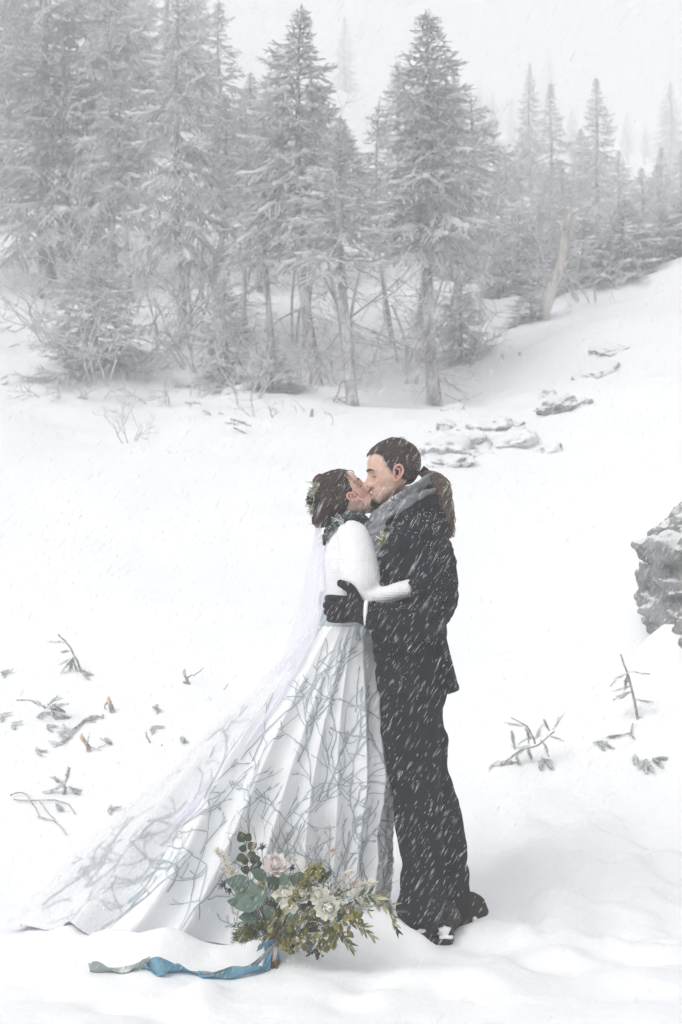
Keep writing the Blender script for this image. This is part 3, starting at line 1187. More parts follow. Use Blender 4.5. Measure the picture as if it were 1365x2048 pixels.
variant('spread', 'fir_tree', _mc, seed=15, H=6.5, hb=1.3, R=1.75, nb=84, trunk_r=0.12, droop=0.30, unit=0.10, gap=0.055, power=.42, lop=.25, bend=.4, dead=26)
variant('spread2', 'fir_tree', _mc, seed=16, H=6.5, hb=1.9, R=1.5, nb=74, trunk_r=0.10, droop=0.42, unit=0.10, gap=0.055, power=.4, lop=-.3, bend=.5, dead=34)
variant('young', 'fir_tree', _mc, seed=5, H=2.2, hb=0.05, R=0.8, nb=80, trunk_r=0.035, dead=2, droop=0.35, unit=0.09, gap=0.055, power=.7)
variant('young2', 'fir_tree', _mr, seed=6, H=2.2, hb=0.05, R=0.95, nb=76, trunk_r=0.035, dead=4, droop=0.2, unit=0.09, power=0.6, gap=0.055)
variant('spire', 'fir_tree', _mr, seed=7, H=6.0, hb=0.4, R=1.0, nb=140, trunk_r=0.075, droop=0.4, dead=6, gap=0.075, unit=0.11, power=.75, lop=.15)
variant('thin', 'fir_tree', _mr, seed=8, H=4.5, hb=2.0, R=0.5, nb=55, trunk_r=0.04, dead=44, droop=0.35, thin=0.8, bend=0.35, unit=0.09, power=.5)
variant('layered', 'fir_tree', _mc, seed=9, H=4.0, hb=2.0, R=0.62, nb=60, trunk_r=0.06, dead=44, droop=0.2, unit=0.09, bend=0.3, gap=0.06, power=.6, pads=1.0)

_kids = {}
TREE_GROUP = "snowy firs on the slope"


def plant(var, px, Y, top, label, sw=1.0, rot=None, sink=0.12, group=TREE_GROUP, cat="tree"):
    Y = Y * 1.35 if Y > 54 else Y * 1.12 if Y > 35 else Y
    kind, mt, mc, H0 = VAR[var]
    x = (px - 682.5) * Y / FPX
    z = float(gz(x, Y)) - sink
    h = CZ + (1024 - top) * Y / FPX - z
    s = h / H0
    root = thing(kind, label, cat, (x, Y, z), group)
    root.rotation_euler = (0, 0, rng.uniform(0, 6.28) if rot is None else rot)
    sx = max(s, 0.55) * sw
    root.scale = (sx, sx, s)
    put('trunk', mt, root)
    put('crown', mc, root)
    return root


TREES = [
    ('spread', 95, 25.5, -180, "huge snow-laden fir filling the upper left corner", 1.25),
    ('spread2', 228, 25.0, -90, "tall fir with a thick trunk showing in the gap on the left", 0.85),
    ('spread2', 366, 21.0, -10, "tall fir whose dark trunk leans a little, standing behind the rimed thicket", 0.95),
    ('spread', -60, 28.0, -260, "dark fir cut off by the left edge of the view", 1.0),
    ('bare', 300, 29.0, 90, "slim bare-trunked fir in the gap right of the thick-trunked fir", 0.8),
    ('spire', 432, 34.0, 5, "hazy narrow fir whose right side borders the open sky", 1.25),
    ('spread', 330, 38.0, -150, "tall pale fir standing further back, between the big firs of the left group", 1.0),
    ('spread2', 185, 36.0, -230, "tall pale fir in the back row above the upper left corner", 1.0),
    ('thin', 492, 20.8, 215, "spindly fir with frosted stubs, left of the row of bare trunks", 1.1),
    ('layered', 552, 20.4, 288, "small-crowned fir with a kinked bare trunk in the middle of the trunk row", 1.0),
    ('bare', 606, 21.5, 165, "fir with a slim dark bare trunk beside the thickest pair of trunks", 0.8),
    ('bare2', 634, 19.6, 28, "tall fir with a straight bare trunk and pointed crown, tallest in the middle", 1.0),
    ('layered', 712, 18.1, 264, "fir with shelves of snow on its crown and a crooked foot", 1.35),
    ('bare2', 868, 19.1, 24, "broad fir with a thick pale trunk at the right end of the trunk row", 1.15),
    ('thin', 786, 22.0, 210, "dark forked-looking thin fir left of the thick pale trunk", 1.0),
    ('dense', 902, 26.5, 140, "bushy fir standing close behind the broad right-hand fir", 0.75),
    ('spread2', 560, 31.0, 95, "greyish fir behind the tallest middle fir", 0.8),
    ('young', 925, 20.8, 556, "low spreading dark fir just behind the thick pale trunk", 1.0),
    ('young2', 190, 19.6, 505, "round rimed fir bush under the tall trunks on the left", 1.35),
    ('young', 545, 18.7, 690, "low skirt of fir branches in front of the bare trunk row", 1.1),
    ('young2', 450, 19.4, 560, "small rimed fir left of the bare trunk row", 0.9),
    ('young', 1040, 26.0, 415, "small fir on the saddle, left of the leaning dead snag", 1.5),
    ('young2', 955, 28.5, 470, "little pale fir right of the broad fir's crown", 1.0),
    ('young2', 1248, 23.4, 400, "snow-covered young fir growing right on the crest of the snow bank", 1.5),
    ('young2', 1165, 24.2, 440, "dense frosted young fir just right of the leaning dead snag", 1.6),
    ('young', 1325, 24.2, 420, "young fir on the crest close to the right edge", 1.5),
    ('dense', 1200, 40.0, 158, "dark pointed fir, the most distinct one in the hazy stand on the right", 1.0),
    ('dense2', 1066, 43.0, 128, "slender fir with a thin tip in the hazy stand", 0.65),
    ('spire', 1098, 40.0, 168, "half-dead looking fir with dead side limbs in the hazy stand", 1.1),
    ('spire', 1325, 37.0, 296, "narrow pale fir rising from the bank near the right edge", 1.1),
    ('dense2', 1335, 66.0, 165, "large faint fir almost lost in the fog at the right", 1.1),
    ('spire', 692, 72.0, 34, "faint thin fir tip between the two pointed crowns", 1.0),
    ('spire', 1100, 105.0, 92, "very faint thin fir spire, topmost in the fog on the right", 0.8),
    ('spire', 915, 78.0, 150, "faint fir right behind the broad right-hand fir", 1.3),
    ('dense2', 955, 95.0, 165, "pale fir at the left end of the hazy stand", 1.0),
    ('dense', 988, 85.0, 185, "pale fir, second from the left in the hazy stand", 0.9),
    ('dense', 1022, 95.0, 195, "pale broad fir in the hazy stand left of the slender tip", 1.0),
    ('dense2', 1142, 85.0, 215, "pale fir between the half-dead fir and the dark pointed fir", 1.0),
    ('dense2', 1258, 92.0, 225, "ghostly fir just right of the dark pointed fir", 1.0),
    ('dense2', 1290, 88.0, 250, "ghostly narrow fir between the dark pointed fir and the right edge", 0.8),
    ('dense', 1395, 80.0, 220, "ghostly fir cut off by the right edge of the view", 1.0),
    ('dense', 1130, 36.0, 335, "frosted bushy fir behind the leaning dead snag", 1.0),
    ('dense2', 1000, 40.0, 300, "frosted bushy fir behind the saddle", 1.0),
    ('dense2', 1275, 36.0, 335, "frosted bushy fir behind the crest of the snow bank", 1.0),
    ('young2', 1385, 24.6, 380, "frosted young fir at the right end of the crest", 1.5),
    ('young2', 1064, 22.4, 588, "little snowy fir sapling at the foot of the leaning dead snag", 0.9),
    ('young2', 720, 30.0, 330, "rimed fir filling the gap behind the trunk row", 1.2),
    ('spread', 790, 33.0, 120, "grey fir in the back between the two pointed crowns", 1.0),
    ('dense', 40, 40.0, -160, "misty fir in the back row at the left edge", 1.2),
    ('dense2', 270, 44.0, -120, "misty fir in the back row above the slim bare-trunked fir", 1.2),
    ('dense', 395, 42.0, -40, "misty fir in the back row just left of the open sky", 1.0),
    ('young2', 1290, 25.0, 455, "pale young fir in the middle of the crest", 1.5),
    ('young2', 1205, 25.5, 470, "pale young fir behind the one on the crest", 1.5),
    ('young2', 1100, 26.5, 460, "pale young fir behind the leaning dead snag", 1.5),
    ('young', 1000, 25.0, 480, "small dark fir left on the saddle beside the broad fir's twigs", 1.3),
    ('spread', 640, 30.0, 175, "grey fir crowded in behind the tallest middle fir", 1.0),
    ('bare2', 690, 25.0, 235, "bare-trunked fir standing between the two tallest ones", 1.1),
    ('bare', 835, 23.0, 150, "slim fir hidden behind the broad right-hand fir", 1.2),
    ('spread2', 935, 27.0, 190, "fir with a ragged crown at the right flank of the broad fir", 1.2),
    ('bare', 520, 24.5, 240, "slim bare-trunked fir behind the spindly one", 1.2),
    ('bare2', 430, 25.0, 190, "bare-trunked fir left of the spindly one", 1.2),
    ('bare', 268, 23.5, 150, "slim fir right of the thick-trunked fir", 1.2),
    ('spread', 160, 25.8, 40, "fir with bare lower trunk between the corner fir and the thick-trunked one", 1.2),
    ('dense2', 1160, 46.0, 260, "misty fir left of the dark pointed fir, lower than it", 1.1),
    ('dense', 1040, 48.0, 265, "misty rounded fir below the slender tip", 1.1),
    ('dense2', 1310, 46.0, 330, "misty fir in the gap before the right edge", 1.1),
    ('dense', 1240, 48.0, 300, "misty fir half behind the dark pointed fir's right side", 1.1),
    ('dense2', 950, 44.0, 250, "misty fir at the shoulder of the broad right-hand fir", 1.1),
    ('dense', 1100, 38.0, 330, "misty bushy fir just above the leaning dead snag", 1.1),
    ('dense2', 1370, 44.0, 300, "misty fir rising at the right edge above the crest", 1.2),
    ('young2', 985, 32.0, 400, "frosty low fir at the left rim of the saddle", 1.5),
    ('young2', 1075, 31.0, 400, "frosty low fir on the saddle's skyline", 1.4),
    ('dense2', 505, 34.0, 150, "grey fir standing behind the spindly fir", 1.0),
]
for t in TREES:
    plant(*t)

# --------------------------------------------------------------- bare rimed shrubs and small trees


def bush_paths(seed, h, n0, spread, depth=4, kink=0.35, r0=0.012):
    r = np.random.default_rng(seed)
    paths, radii = [], []

    def grow(p, d, L, rr, lev):
        m = 4
        pts = [p]
        for _ in range(m):
            d = norm(d + r.normal(0, kink * 0.35, 3) + np.array([0, 0, 0.03]))
            p = p + d * L / m
            pts.append(p)
        paths.append(np.array(pts))
        radii.append(np.linspace(rr, rr * 0.65, m + 1))
        if lev <= 0:
            return
        for k in range(r.integers(2, 4 if lev > 1 else 5)):
            q = pts[r.integers(2, m + 1)]
            grow(q, norm(d + r.normal(0, 0.62, 3)), L * r.uniform(0.5, 0.78), rr * 0.62, lev - 1)
    for i in range(n0):
        az = r.uniform(0, 6.28)
        d = norm([math.cos(az) * spread, math.sin(az) * spread, 1.0])
        grow(np.array([math.cos(az), math.sin(az), 0]) * 0.03 * n0 - np.array([0, 0, 0.08]), d, h * r.uniform(0.32, 0.46), r0, depth)
    return paths, radii


BUSH = {}
for nm, a in dict(thicket=(21, 1.5, 7, 0.8, 4, .45, .016), spray=(22, 1.2, 4, 0.5, 4, .4, .013), twiggy=(23, .7, 3, 0.7, 3, .35, .009),
                  sparse=(24, .75, 1, 0.1, 3, .35, .011), birch=(25, 3.2, 2, 0.12, 5, .3, .024), flat=(26, .6, 6, 2.2, 3, .5, .010)).items():
    p, r_ = bush_paths(*a)
    V, F = tubes3(p, r_, 3)
    BUSH[nm] = make_mesh("rimed_" + nm, V, F, M_RTWIG)
BUSHES = [
    ('thicket', 205, 760, 1.0, "rimed bare bush with crooked forked stems on the left slope"),
    ('thicket', 300, 690, 1.2, "dense rime-white thicket below the leaning dark trunk"),
    ('thicket', 130, 690, 0.9, "rimed tangle at the left edge of the thicket"),
    ('spray', 262, 884, 0.62, "small bare sapling standing alone in the open snow below the thicket"),
    ('thicket', 420, 740, 1.0, "white frosted bush in front of the bare trunk row's left end"),
    ('thicket', 480, 800, 0.8, "rime-coated low bush in front of the low fir skirt"),
    ('flat', 330, 800, 1.2, "low spreading bare bush at the lower rim of the thicket"),
    ('twiggy', 375, 790, 0.8, "small forked bare twig plant right of the lone sapling"),
    ('twiggy', 185, 800, 0.8, "small bare twig plant left of the lone sapling"),
    ('flat', 560, 830, 1.1, "flat frosted bush at the foot of the low fir skirt"),
    ('flat', 110, 790, 1.0, "flat rimed bush low on the left slope"),
    ('birch', 462, 730, 1.15, "thin bare birch-like tree with a pair of leaning stems"),
    ('birch', 820, 770, 1.0, "rimed bare tree whose white twigs fan over the thick pale trunk"),
    ('birch', 700, 720, 1.1, "rimed bare tree among the middle trunks"),
    ('birch', 590, 690, 0.9, "rimed thin bare tree behind the row of trunks"),
    ('birch', 905, 700, 0.9, "white frosted bare tree right of the thick pale trunk"),
    ('thicket', 900, 740, 0.8, "frosted brush right at the foot of the thick pale trunk"),
    ('thicket', 790, 720, 0.9, "frosted brush between the forked thin fir and the thick trunk"),
    ('thicket', 690, 760, 0.7, "frosted brush behind the crooked-foot fir"),
    ('birch', 1010, 560, 0.75, "pale bare tree with a mesh of twigs on the saddle"),
    ('birch', 1090, 600, 0.6, "pale bare tree beside the leaning dead snag"),
    ('thicket', 1190, 600, 0.8, "frosted brush under the dense young fir"),
    ('sparse', 660, 852, 0.5, "tiny two-pronged twig in the snow below the crooked-foot fir"),
    ('thicket', 250, 620, 1.2, "rimed brush under the left firs"),
    ('birch', 400, 690, 0.9, "rimed sapling with upswept white twigs at the right of the thicket"),
    ('spray', 590, 770, 0.7, "frosted sprig bush left of the trunks' feet"),
    ('birch', 130, 560, 1.0, "rimed bare tree under the big corner fir"),
    ('birch', 960, 640, 0.8, "thin rimed tree right of the low dark fir"),
]
for k, (nm, px, py, s, lab) in enumerate(BUSHES):
    g = ground_at(px, py)
    kind = 'bare_tree' if nm == 'birch' else 'bare_shrub'
    o = put(kind, BUSH[nm], None, tuple(g))
    o.rotation_euler = (0, 0, rng.uniform(0, 6.28))
    s2 = s * g[1] / 18.5
    o.scale = (s2, s2, s2)
    tag(o, lab, 'tree' if nm == 'birch' else 'shrub', "bare rimed shrubs and saplings")

# leaning dead snag
g = ground_at(1088, 640)
root = thing('dead_snag', "leaning bleached dead tree trunk without bark on the saddle", 'dead tree', g)
Yg = g[1]
pp = smooth_path([P(1084, 652, Yg), P(1092, 618, Yg), P(1104, 580, Yg), P(1120, 535, Yg + .1), P(1132, 480, Yg + .15), P(1138, 440, Yg + .1), P(1136, 415, Yg)], 16)
V, F = tube(pp, np.linspace(0.085, 0.045, 16) + 0.008 * np.sin(np.arange(16) * 2.1), n=9, up=(0, 1, 0))
obj('trunk', V, F, M_SNAG, root)
for i, sg in ((6, -1), (9, 1), (11, -1), (13, 1), (14, -1)):
    V, F = tubes3([np.array([pp[i], pp[i] + [sg * 0.15, -0.1, 0.1], pp[i] + [sg * 0.32, -0.12, 0.12]])], [[0.016, 0.011, 0.005]], 5)
    obj('limb', V, F, M_SNAG, root)
# ------------------------------------------------------------------ the couple


class Head:
    """a sculpted head: grid over height v (chin 0 .. crown .23) and angle; u forward, w sideways"""

    def __init__(s, centre, fwd, roll, scale, female=False):
        f = norm(fwd)
        up = norm(np.array([0, 0, 1.0]) - f * f[2])
        lat = np.cross(f, up)
        if lat[1] > 0:
            lat = -lat
        up2 = up * math.cos(roll) + lat * math.sin(roll)
        lat = lat * math.cos(roll) - up * math.sin(roll)
        s.f, s.up, s.lat, s.c, s.s, s.fem = f, up2, lat, np.asarray(centre, float), scale, female

    def world(s, u, v, w):
        u, v, w = np.broadcast_arrays(u, v, w)
        return s.c + s.s * (u[..., None] * s.f + (v - 0.115)[..., None] * s.up + w[..., None] * s.lat)

    def surf(s, v, th, off=0.0):
        """th = 0 front, +pi/2 near side"""
        v, th = np.broadcast_arrays(np.asarray(v, float), np.asarray(th, float))
        F = ci(v, [0, .01, .03, .05, .08, .11, .13, .16, .185, .205, .222, .23], [.062, .073, .079, .079, .079, .081, .087, .086, .072, .050, .018, -.012])
        B = ci(v, [0, .01, .03, .05, .075, .10, .13, .16, .185, .205, .222, .23], [.048, .036, .008, -.025, -.070, -.088, -.099, -.100, -.090, -.072, -.044, -.018])
        W = ci(v, [0, .01, .03, .05, .08, .11, .14, .17, .19, .21, .222, .23], [.010, .024, .043, .056, .065, .071, .075, .074, .067, .050, .030, .003])
        if s.fem:
            W = W * np.interp(v, [0, .06, .12, .23], [.88, .92, .97, 1.0])
        if s.fem:
            B = np.where(B < 0, B * .88, B)
        uc = 0.45 * F + 0.55 * B
        uc = np.where(v > 0.06, uc * 0.5 + 0.5 * -0.008, uc)
        cth, sth = np.cos(th), np.sin(th)
        ex = 2.25
        r = (np.abs(cth) ** ex + np.abs(sth) ** ex) ** (-1 / ex)
        a = np.where(cth > 0, F - uc, uc - B) + off
        u = uc + a * r * cth
        w = (W + off) * r * sth
        front = sstep(-0.05, 0.35, cth)
        g = lambda x, sg: np.exp(-0.5 * (x / sg) ** 2)
        aw = np.abs(w)
        nose = 0.92 if s.fem else 1.05
        N_ = ci(v, [.066, .071, .077, .083, .090, .105, .118, .128, .14], [0, .012, .026, .031, .027, .017, .008, .003, 0]) * nose
        sig = np.interp(v, [.07, .08, .09, .12, .14], [.0095, .0105, .0085, .0075, .012]) * (0.9 if s.fem else 1.05)
        du = N_ * g(w, sig)
        du = du + 0.010 * g(aw - 0.0135, .0055) * g(v - .0775, .006) * nose
        du = du - 0.004 * g(aw - 0.008, .004) * g(v - .069, .003)
        lip = 1.15 if s.fem else 0.95
        du = du + lip * (0.0095 * g(v - .0585, .0048) + 0.0095 * g(v - .0455, .0055)) * g(w, .0165)
        du = du - 0.006 * g(v - .0522, .0020) * g(w, .020)
        du = du - 0.004 * g(v - .036, .005) * g(w, .02)
        du = du + (0.011 if s.fem else 0.015) * g(v - .020, .012) * g(w, .018)
        du = du + (0.002 if s.fem else 0.0055) * g(v - .131, .007) * g(aw - .022, .018)
        du = du - 0.011 * g(v - .1165, .0105) * g(aw - .031, .0135)
        du = du + 0.0075 * g(v - .1140, .0080) * g(aw - .032, .0110)
        du = du - 0.0025 * g(v - .1085, .0015) * g(aw - .032, .012)
        du = du - 0.0020 * g(v - .1225, .0016) * g(aw - .032, .012)
        u = u + du * front
        side = sstep(0.25, 0.7, np.abs(sth))
        dw = 0.004 * g(v - .097, .012) * g(u - .045, .022) - 0.005 * g(v - .065, .016) * g(u - .045, .02)
        w = w + np.sign(w) * dw * side
        return u, v + 0 * u, w

    def grid(s, nv=120, nt=132, off=0.0):
        t = np.linspace(0, 1, nv)
        v = 0.23 * (t - 0.11 * np.sin(2 * math.pi * t) / (2 * math.pi) * 2)
        q = np.linspace(-1, 1, nt, endpoint=False)
        th = math.pi * q - 0.55 * np.sin(math.pi * q)
        u, vv, w = s.surf(v[:, None], th[None, :], off)
        return u, vv, w

    def mesh(s):
        u, v, w = s.grid()
        return loft(s.world(u, v, w))

    def loc(s, Pw):
        d = (np.asarray(Pw, float) - s.c) / s.s
        return d @ s.f, d @ s.up + 0.115, d @ s.lat

    def patch(s, vs, ths, off=0.0012):
        """strip lying on the face: vs (n,) pairs; ths (n,)"""
        u, v, w = s.surf(np.asarray(vs), np.asarray(ths), off)
        return s.world(u, v, w)


def th_for_w(h, v, w):
    """angle on the near side where the face is w wide, at height v"""
    th = np.linspace(0, 1.5, 200)
    _, _, ww = h.surf(np.full(200, v), th)
    return float(np.interp(w, ww, th))


def face_strip(h, pts, wid, name, mat, parent, side=1, off=0.0015):
    """thin raised strip through (v, w) points, e.g. a brow"""
    mb = MB()
    p = smooth_path(pts, 14)
    rows = []
    for i, (v, w) in enumerate(p):
        e = wid * (1 - abs(2 * i / 13 - 0.75) ** 2 * 0.55)
        rows.append([h.patch(v + e * k, side * th_for_w(h, v, w), off + (0.0012 if k == 0 else 0)) for k in (-1, 0, 1)])
    R = np.array(rows).reshape(-1, 3)
    mb.add(R, grid_faces(14, 3))
    return mb.obj(name, mat, parent)


def ear_mesh(h, side=1, u0=-.012, v0=.112, tilt=0.15, k=1.0):
    mb = MB()
    W = 0.068 if h.fem else 0.072

    def at(a, b, out):
        ca, sa = math.cos(tilt), math.sin(tilt)
        a, b, out = a * k, b * k, out * k
        return h.world(np.array(u0 + a * ca - b * sa), np.array(v0 + a * sa + b * ca), np.array(side * (W + out)))
    helix = [(.010, -.002, .001), (.011, .012, .006), (.004, .024, .011), (-.008, .028, .014), (-.018, .020, .017), (-.020, .005, .016), (-.014, -.012, .013), (-.005, -.024, .009), (.004, -.029, .006), (.010, -.024, .003), (.010, -.014, .001)]
    pts = smooth_path([at(*q) for q in helix], 30)
    rr = np.interp(np.linspace(0, 1, 30), [0, .2, .5, .75, .88, 1], [.0035, .0042, .0042, .004, .0060, .004]) * h.s
    V, F = tube(pts, rr, n=8, up=h.lat * side)
    mb.add(V, F)
    anti = [(.004, .016, .006), (-.006, .014, .011), (-.010, .002, .011), (-.006, -.012, .008), (.002, -.018, .005)]
    V, F = tube(smooth_path([at(*q) for q in anti], 16), .0032 * h.s, n=7, up=h.lat * side)
    mb.add(V, F)
    tr = [(.010, -.010, .003), (.008, -.004, .007), (.010, .003, .004)]
    V, F = tube(smooth_path([at(*q) for q in tr], 8), .0035 * h.s, n=7, up=h.lat * side)
    mb.add(V, F)
    # bowl of the ear
    ring = [at(a * .8, b * .85, -.001 + .3 * o) for a, b, o in helix]
    c = at(-.002, 0, -.002)
    mb.add(np.vstack([ring, [c]]), [(i, (i + 1) % len(ring), len(ring)) for i in range(len(ring))])
    return mb


def ring(py, pxl, pxr, Yc, b, ex=2.3, n=40, tilt=0.0, bf=None):
    """horizontal section between two pixel columns, half depth b"""
    l, r = P(pxl, py, Yc), P(pxr, py, Yc)
    c = (l + r) / 2
    a = (r[0] - l[0]) / 2
    th = np.linspace(0, 2 * math.pi, n, endpoint=False)
    ct, st = np.cos(th), np.sin(th)
    x = np.sign(ct) * np.abs(ct) ** (2 / ex) * a
    y = np.sign(st) * np.abs(st) ** (2 / ex) * b
    return np.stack([c[0] + x, c[1] + y, c[2] + tilt * x], 1)


def body_loft(rows, nres, Yc, ex=2.3, n=40, tilts=None):
    """rows of (py, left px, right px, half depth[, Yoffset])"""
    rows = [tuple(r) + ((0,) if len(r) == 4 else ()) for r in rows]
    pys = np.array([r[0] for r in rows], float)
    pp = np.linspace(pys[0], pys[-1], nres)
    cols = [ci(pp, pys, [r[k] for r in rows]) for k in range(1, 5)]
    tl = np.zeros(nres) if tilts is None else np.interp(pp, *tilts)
    return loft([ring(p, l, r_, Yc + yo, b, ex, n, t) for p, l, r_, b, yo, t in zip(pp, *cols, tl)])


def arm(pts, n=26, m=16):
    """sleeve through (px, py, Y, radius across, radius vertical)"""
    q = np.array([list(P(a, b, c)) + [d, e] for a, b, c, d, e in pts])
    q = smooth_path(q, n)
    return tube(q[:, :3], q[:, 4], q[:, 3], n=m, up=(0, -1, 0))


def cloth(name, parts, voxel, mat, parent, smooth=4, wrinkle=None):
    mb = MB()
    for V, F in parts:
        mb.add(V, F)
    V, F, No = remesh(mb.verts(), mb.F, voxel, smooth)
    if wrinkle is not None:
        V = V + No * wrinkle(V)[:, None]
    return obj(name, V, F, mat, parent)


def strands(paths, r, n=3):
    V, F = tubes3(paths, r, n)
    return V, F


def hair_cap(h, mask, thick, name, mat, parent, bump=0.0025, seed=1):
    """hair lying on the skull where mask(u, v, |w|) > 0"""
    u0, v0, w0 = h.grid(96, 120)
    m = mask(u0, v0, np.abs(w0))
    off = np.clip(m / 0.012, -0.3, 1.0)
    t = np.linspace(0, 1, 96)
    v = 0.23 * (t - 0.11 * np.sin(2 * math.pi * t) / (2 * math.pi) * 2)
    q = np.linspace(-1, 1, 120, endpoint=False)
    th = math.pi * q - 0.55 * np.sin(math.pi * q)
    o = thick(u0, v0, np.abs(w0)) * off - 0.0015
    u, vv, w = h.surf(v[:, None], th[None, :], 0)
    # push outwards from the skull centre
    X = np.stack([u, vv - 0.125, w], -1)
    d = X / np.maximum(np.linalg.norm(X, axis=-1, keepdims=True), 1e-6)
    k = np.stack([u * 60, vv * 60, w * 160], -1)
    X = X + d * (o + bump * vnoise(k, seed) * np.clip(off, 0, 1))[..., None]
    Vw = h.world(X[..., 0], X[..., 1] + 0.125, X[..., 2]).reshape(-1, 3)
    keep = (m > -0.006).reshape(-1)
    F = [f for f in grid_faces(96, 120, True) if keep[list(f)].all()]
    top = np.nonzero(keep.reshape(96, 120)[-1])[0]
    if len(top) == 120:
        c = len(Vw)
        Vw = np.vstack([Vw, Vw[-120:].mean(0)])
        F += [(c - 120 + i, c - 120 + (i + 1) % 120, c) for i in range(120)]
    used = np.unique(np.array([i for f in F for i in f]))
    remap = -np.ones(len(Vw), int)
    remap[used] = np.arange(len(used))
    return Vw[used], [tuple(int(remap[i]) for i in f) for f in F]


def skin_tint(o, h, base, parts):
    """albedo of the skin: cold-reddened places and stubble"""
    co = np.empty(len(o.data.vertices) * 3, np.float32)
    o.data.vertices.foreach_get('co', co)
    co = co.reshape(-1, 3) + world_origin(o)
    u, v, w = h.loc(co)
    col = np.tile(np.array(base, float), (len(co), 1))
    aw = np.abs(w)
    for wt, c in parts(u, v, aw):
        wt = np.clip(wt, 0, 1)[:, None]
        col = col * (1 - wt) + np.array(c) * wt
    colour_attr(o, col)


def wool_folds(seed, amp, creases):
    """soft cloth wrinkles plus given creases (px, py, dx, dy, width, amp): ridges along a direction in the side view"""
    def f(V):
        d = 2.6 * amp * (0.6 * fbm(V * np.array([5.5, 5.0, 7.0]), 3, seed) + 0.5 * fbm(V * np.array([16.0, 10.0, 26.0]), 2, seed + 3))
        for px, py, ang, ln, wd, a, ny in creases:
            c = P(px, py, 5.9)
            x, z = V[:, 0] - c[0], V[:, 2] - c[2]
            ca, sa = math.cos(ang), math.sin(ang)
            s, t = x * ca + z * sa, -x * sa + z * ca
            t = t + 0.15 * s * s / max(ln, .01)
            k = np.exp(-(s / ln) ** 2) * (V[:, 1] < ny)
            d = d + 2.2 * a * k * (np.exp(-(t / wd) ** 2) - 0.8 * np.exp(-((t + 1.6 * wd) / wd) ** 2))
        return d
    return f


def hand(wrist, dirv, upv, nrmv, fingers, thumb, palm_len, palm_w, palm_t, fr):
    """palm, four fingers and a thumb: dirv along the hand, upv towards the thumb side, nrmv out of the back"""
    d, u, n_ = norm(dirv), norm(upv), norm(nrmv)
    parts = []
    pts, ra, rb = [], [], []
    for s, w, t in ((-.25, .62, .9), (0, .66, .95), (.3, .86, 1.05), (.7, 1.0, 1.0), (1.0, .97, .85)):
        pts.append(wrist + d * palm_len * s)
        ra.append(palm_w * w)
        rb.append(palm_t * t)
    V, F = tube(smooth_path(pts, 12), np.interp(np.linspace(0, 1, 12), np.linspace(0, 1, 5), rb), np.interp(np.linspace(0, 1, 12), np.linspace(0, 1, 5), ra), n=16, up=u)
    parts.append((V, F))
    for k, (lens, bends, spread) in enumerate(fingers):
        root = wrist + d * palm_len * 0.86 + u * palm_w * (0.74 - 0.49 * k)
        pts = [root - d * 0.015, root]
        a = 0.0
        dd = norm(d + u * spread)
        for L, b in zip(lens, bends):
            a += b
            pts.append(pts[-1] + (dd * math.cos(a) - n_ * math.sin(a)) * L)
        p = smooth_path(pts, 16)
        rr = fr * np.interp(np.linspace(0, 1, 16), [0, .3, .55, .8, .95, 1], [1.05, 1.08, 1.0, .92, .8, .45]) * (0.88 if k == 3 else 1.0)
        parts.append(tube(p, rr, n=10, up=u))
    root = wrist + d * palm_len * 0.25 + u * palm_w * 0.6
    pts = [root] + [root + d * a * palm_len + u * b * palm_w - n_ * c for a, b, c in thumb]
    p = smooth_path(pts, 14)
    rr = fr * np.interp(np.linspace(0, 1, 14), [0, .4, .7, .92, 1], [1.45, 1.3, 1.12, .95, .5])
    parts.append(tube(p, rr, n=10, up=n_))
    return parts


# =================================================================== the man
MY = 6.0
gm = P(845, 1875, 6.04)
gm[2] = float(gz(gm[0], gm[1]))
man = thing('person', "man in a charcoal suit, grey scarf and black gloves with a long ponytail", 'person', gm)
hm = Head(P(785, 944, 5.984), [-0.985, -0.10, -0.15], 0.03, 0.985)
mb = MB()
mb.add(*hm.mesh())
neck = smooth_path([P(818, 978, 5.99), P(824, 1005, 6.0), P(828, 1050, 6.0)], 8)
mb.add(*tube(neck, .062, .058, n=20, up=(0, 1, 0)))
mb.add(*body_loft([(1035, 790, 870, .10), (1060, 778, 885, .17), (1110, 772, 890, .185), (1180, 770, 885, .17)], 10, 6.0))
V, F, No = remesh(mb.verts(), mb.F, 0.0024, 2, 0.35)
body = obj('body', V, F, M_SKIN, man)
rs = np.random.default_rng(3)


# hair combed back to a tie at the nape
def man_mask(u, v, aw):
    hl = np.interp(v, [0, .05, .07, .085, .098, .108, .118, .13, .145, .165, .182, .192, .2, .23], [-.08, -.055, -.042, -.030, -.012, .006, .012, .018, .024, .030, .040, .058, .085, .12])
    hl = hl + 0.030 * np.exp(-(aw / .012) ** 2) * sstep(.178, .190, v)
    return hl - u + .004 * vnoise(np.stack(np.broadcast_arrays(u, v, aw), -1) * 130, 9)


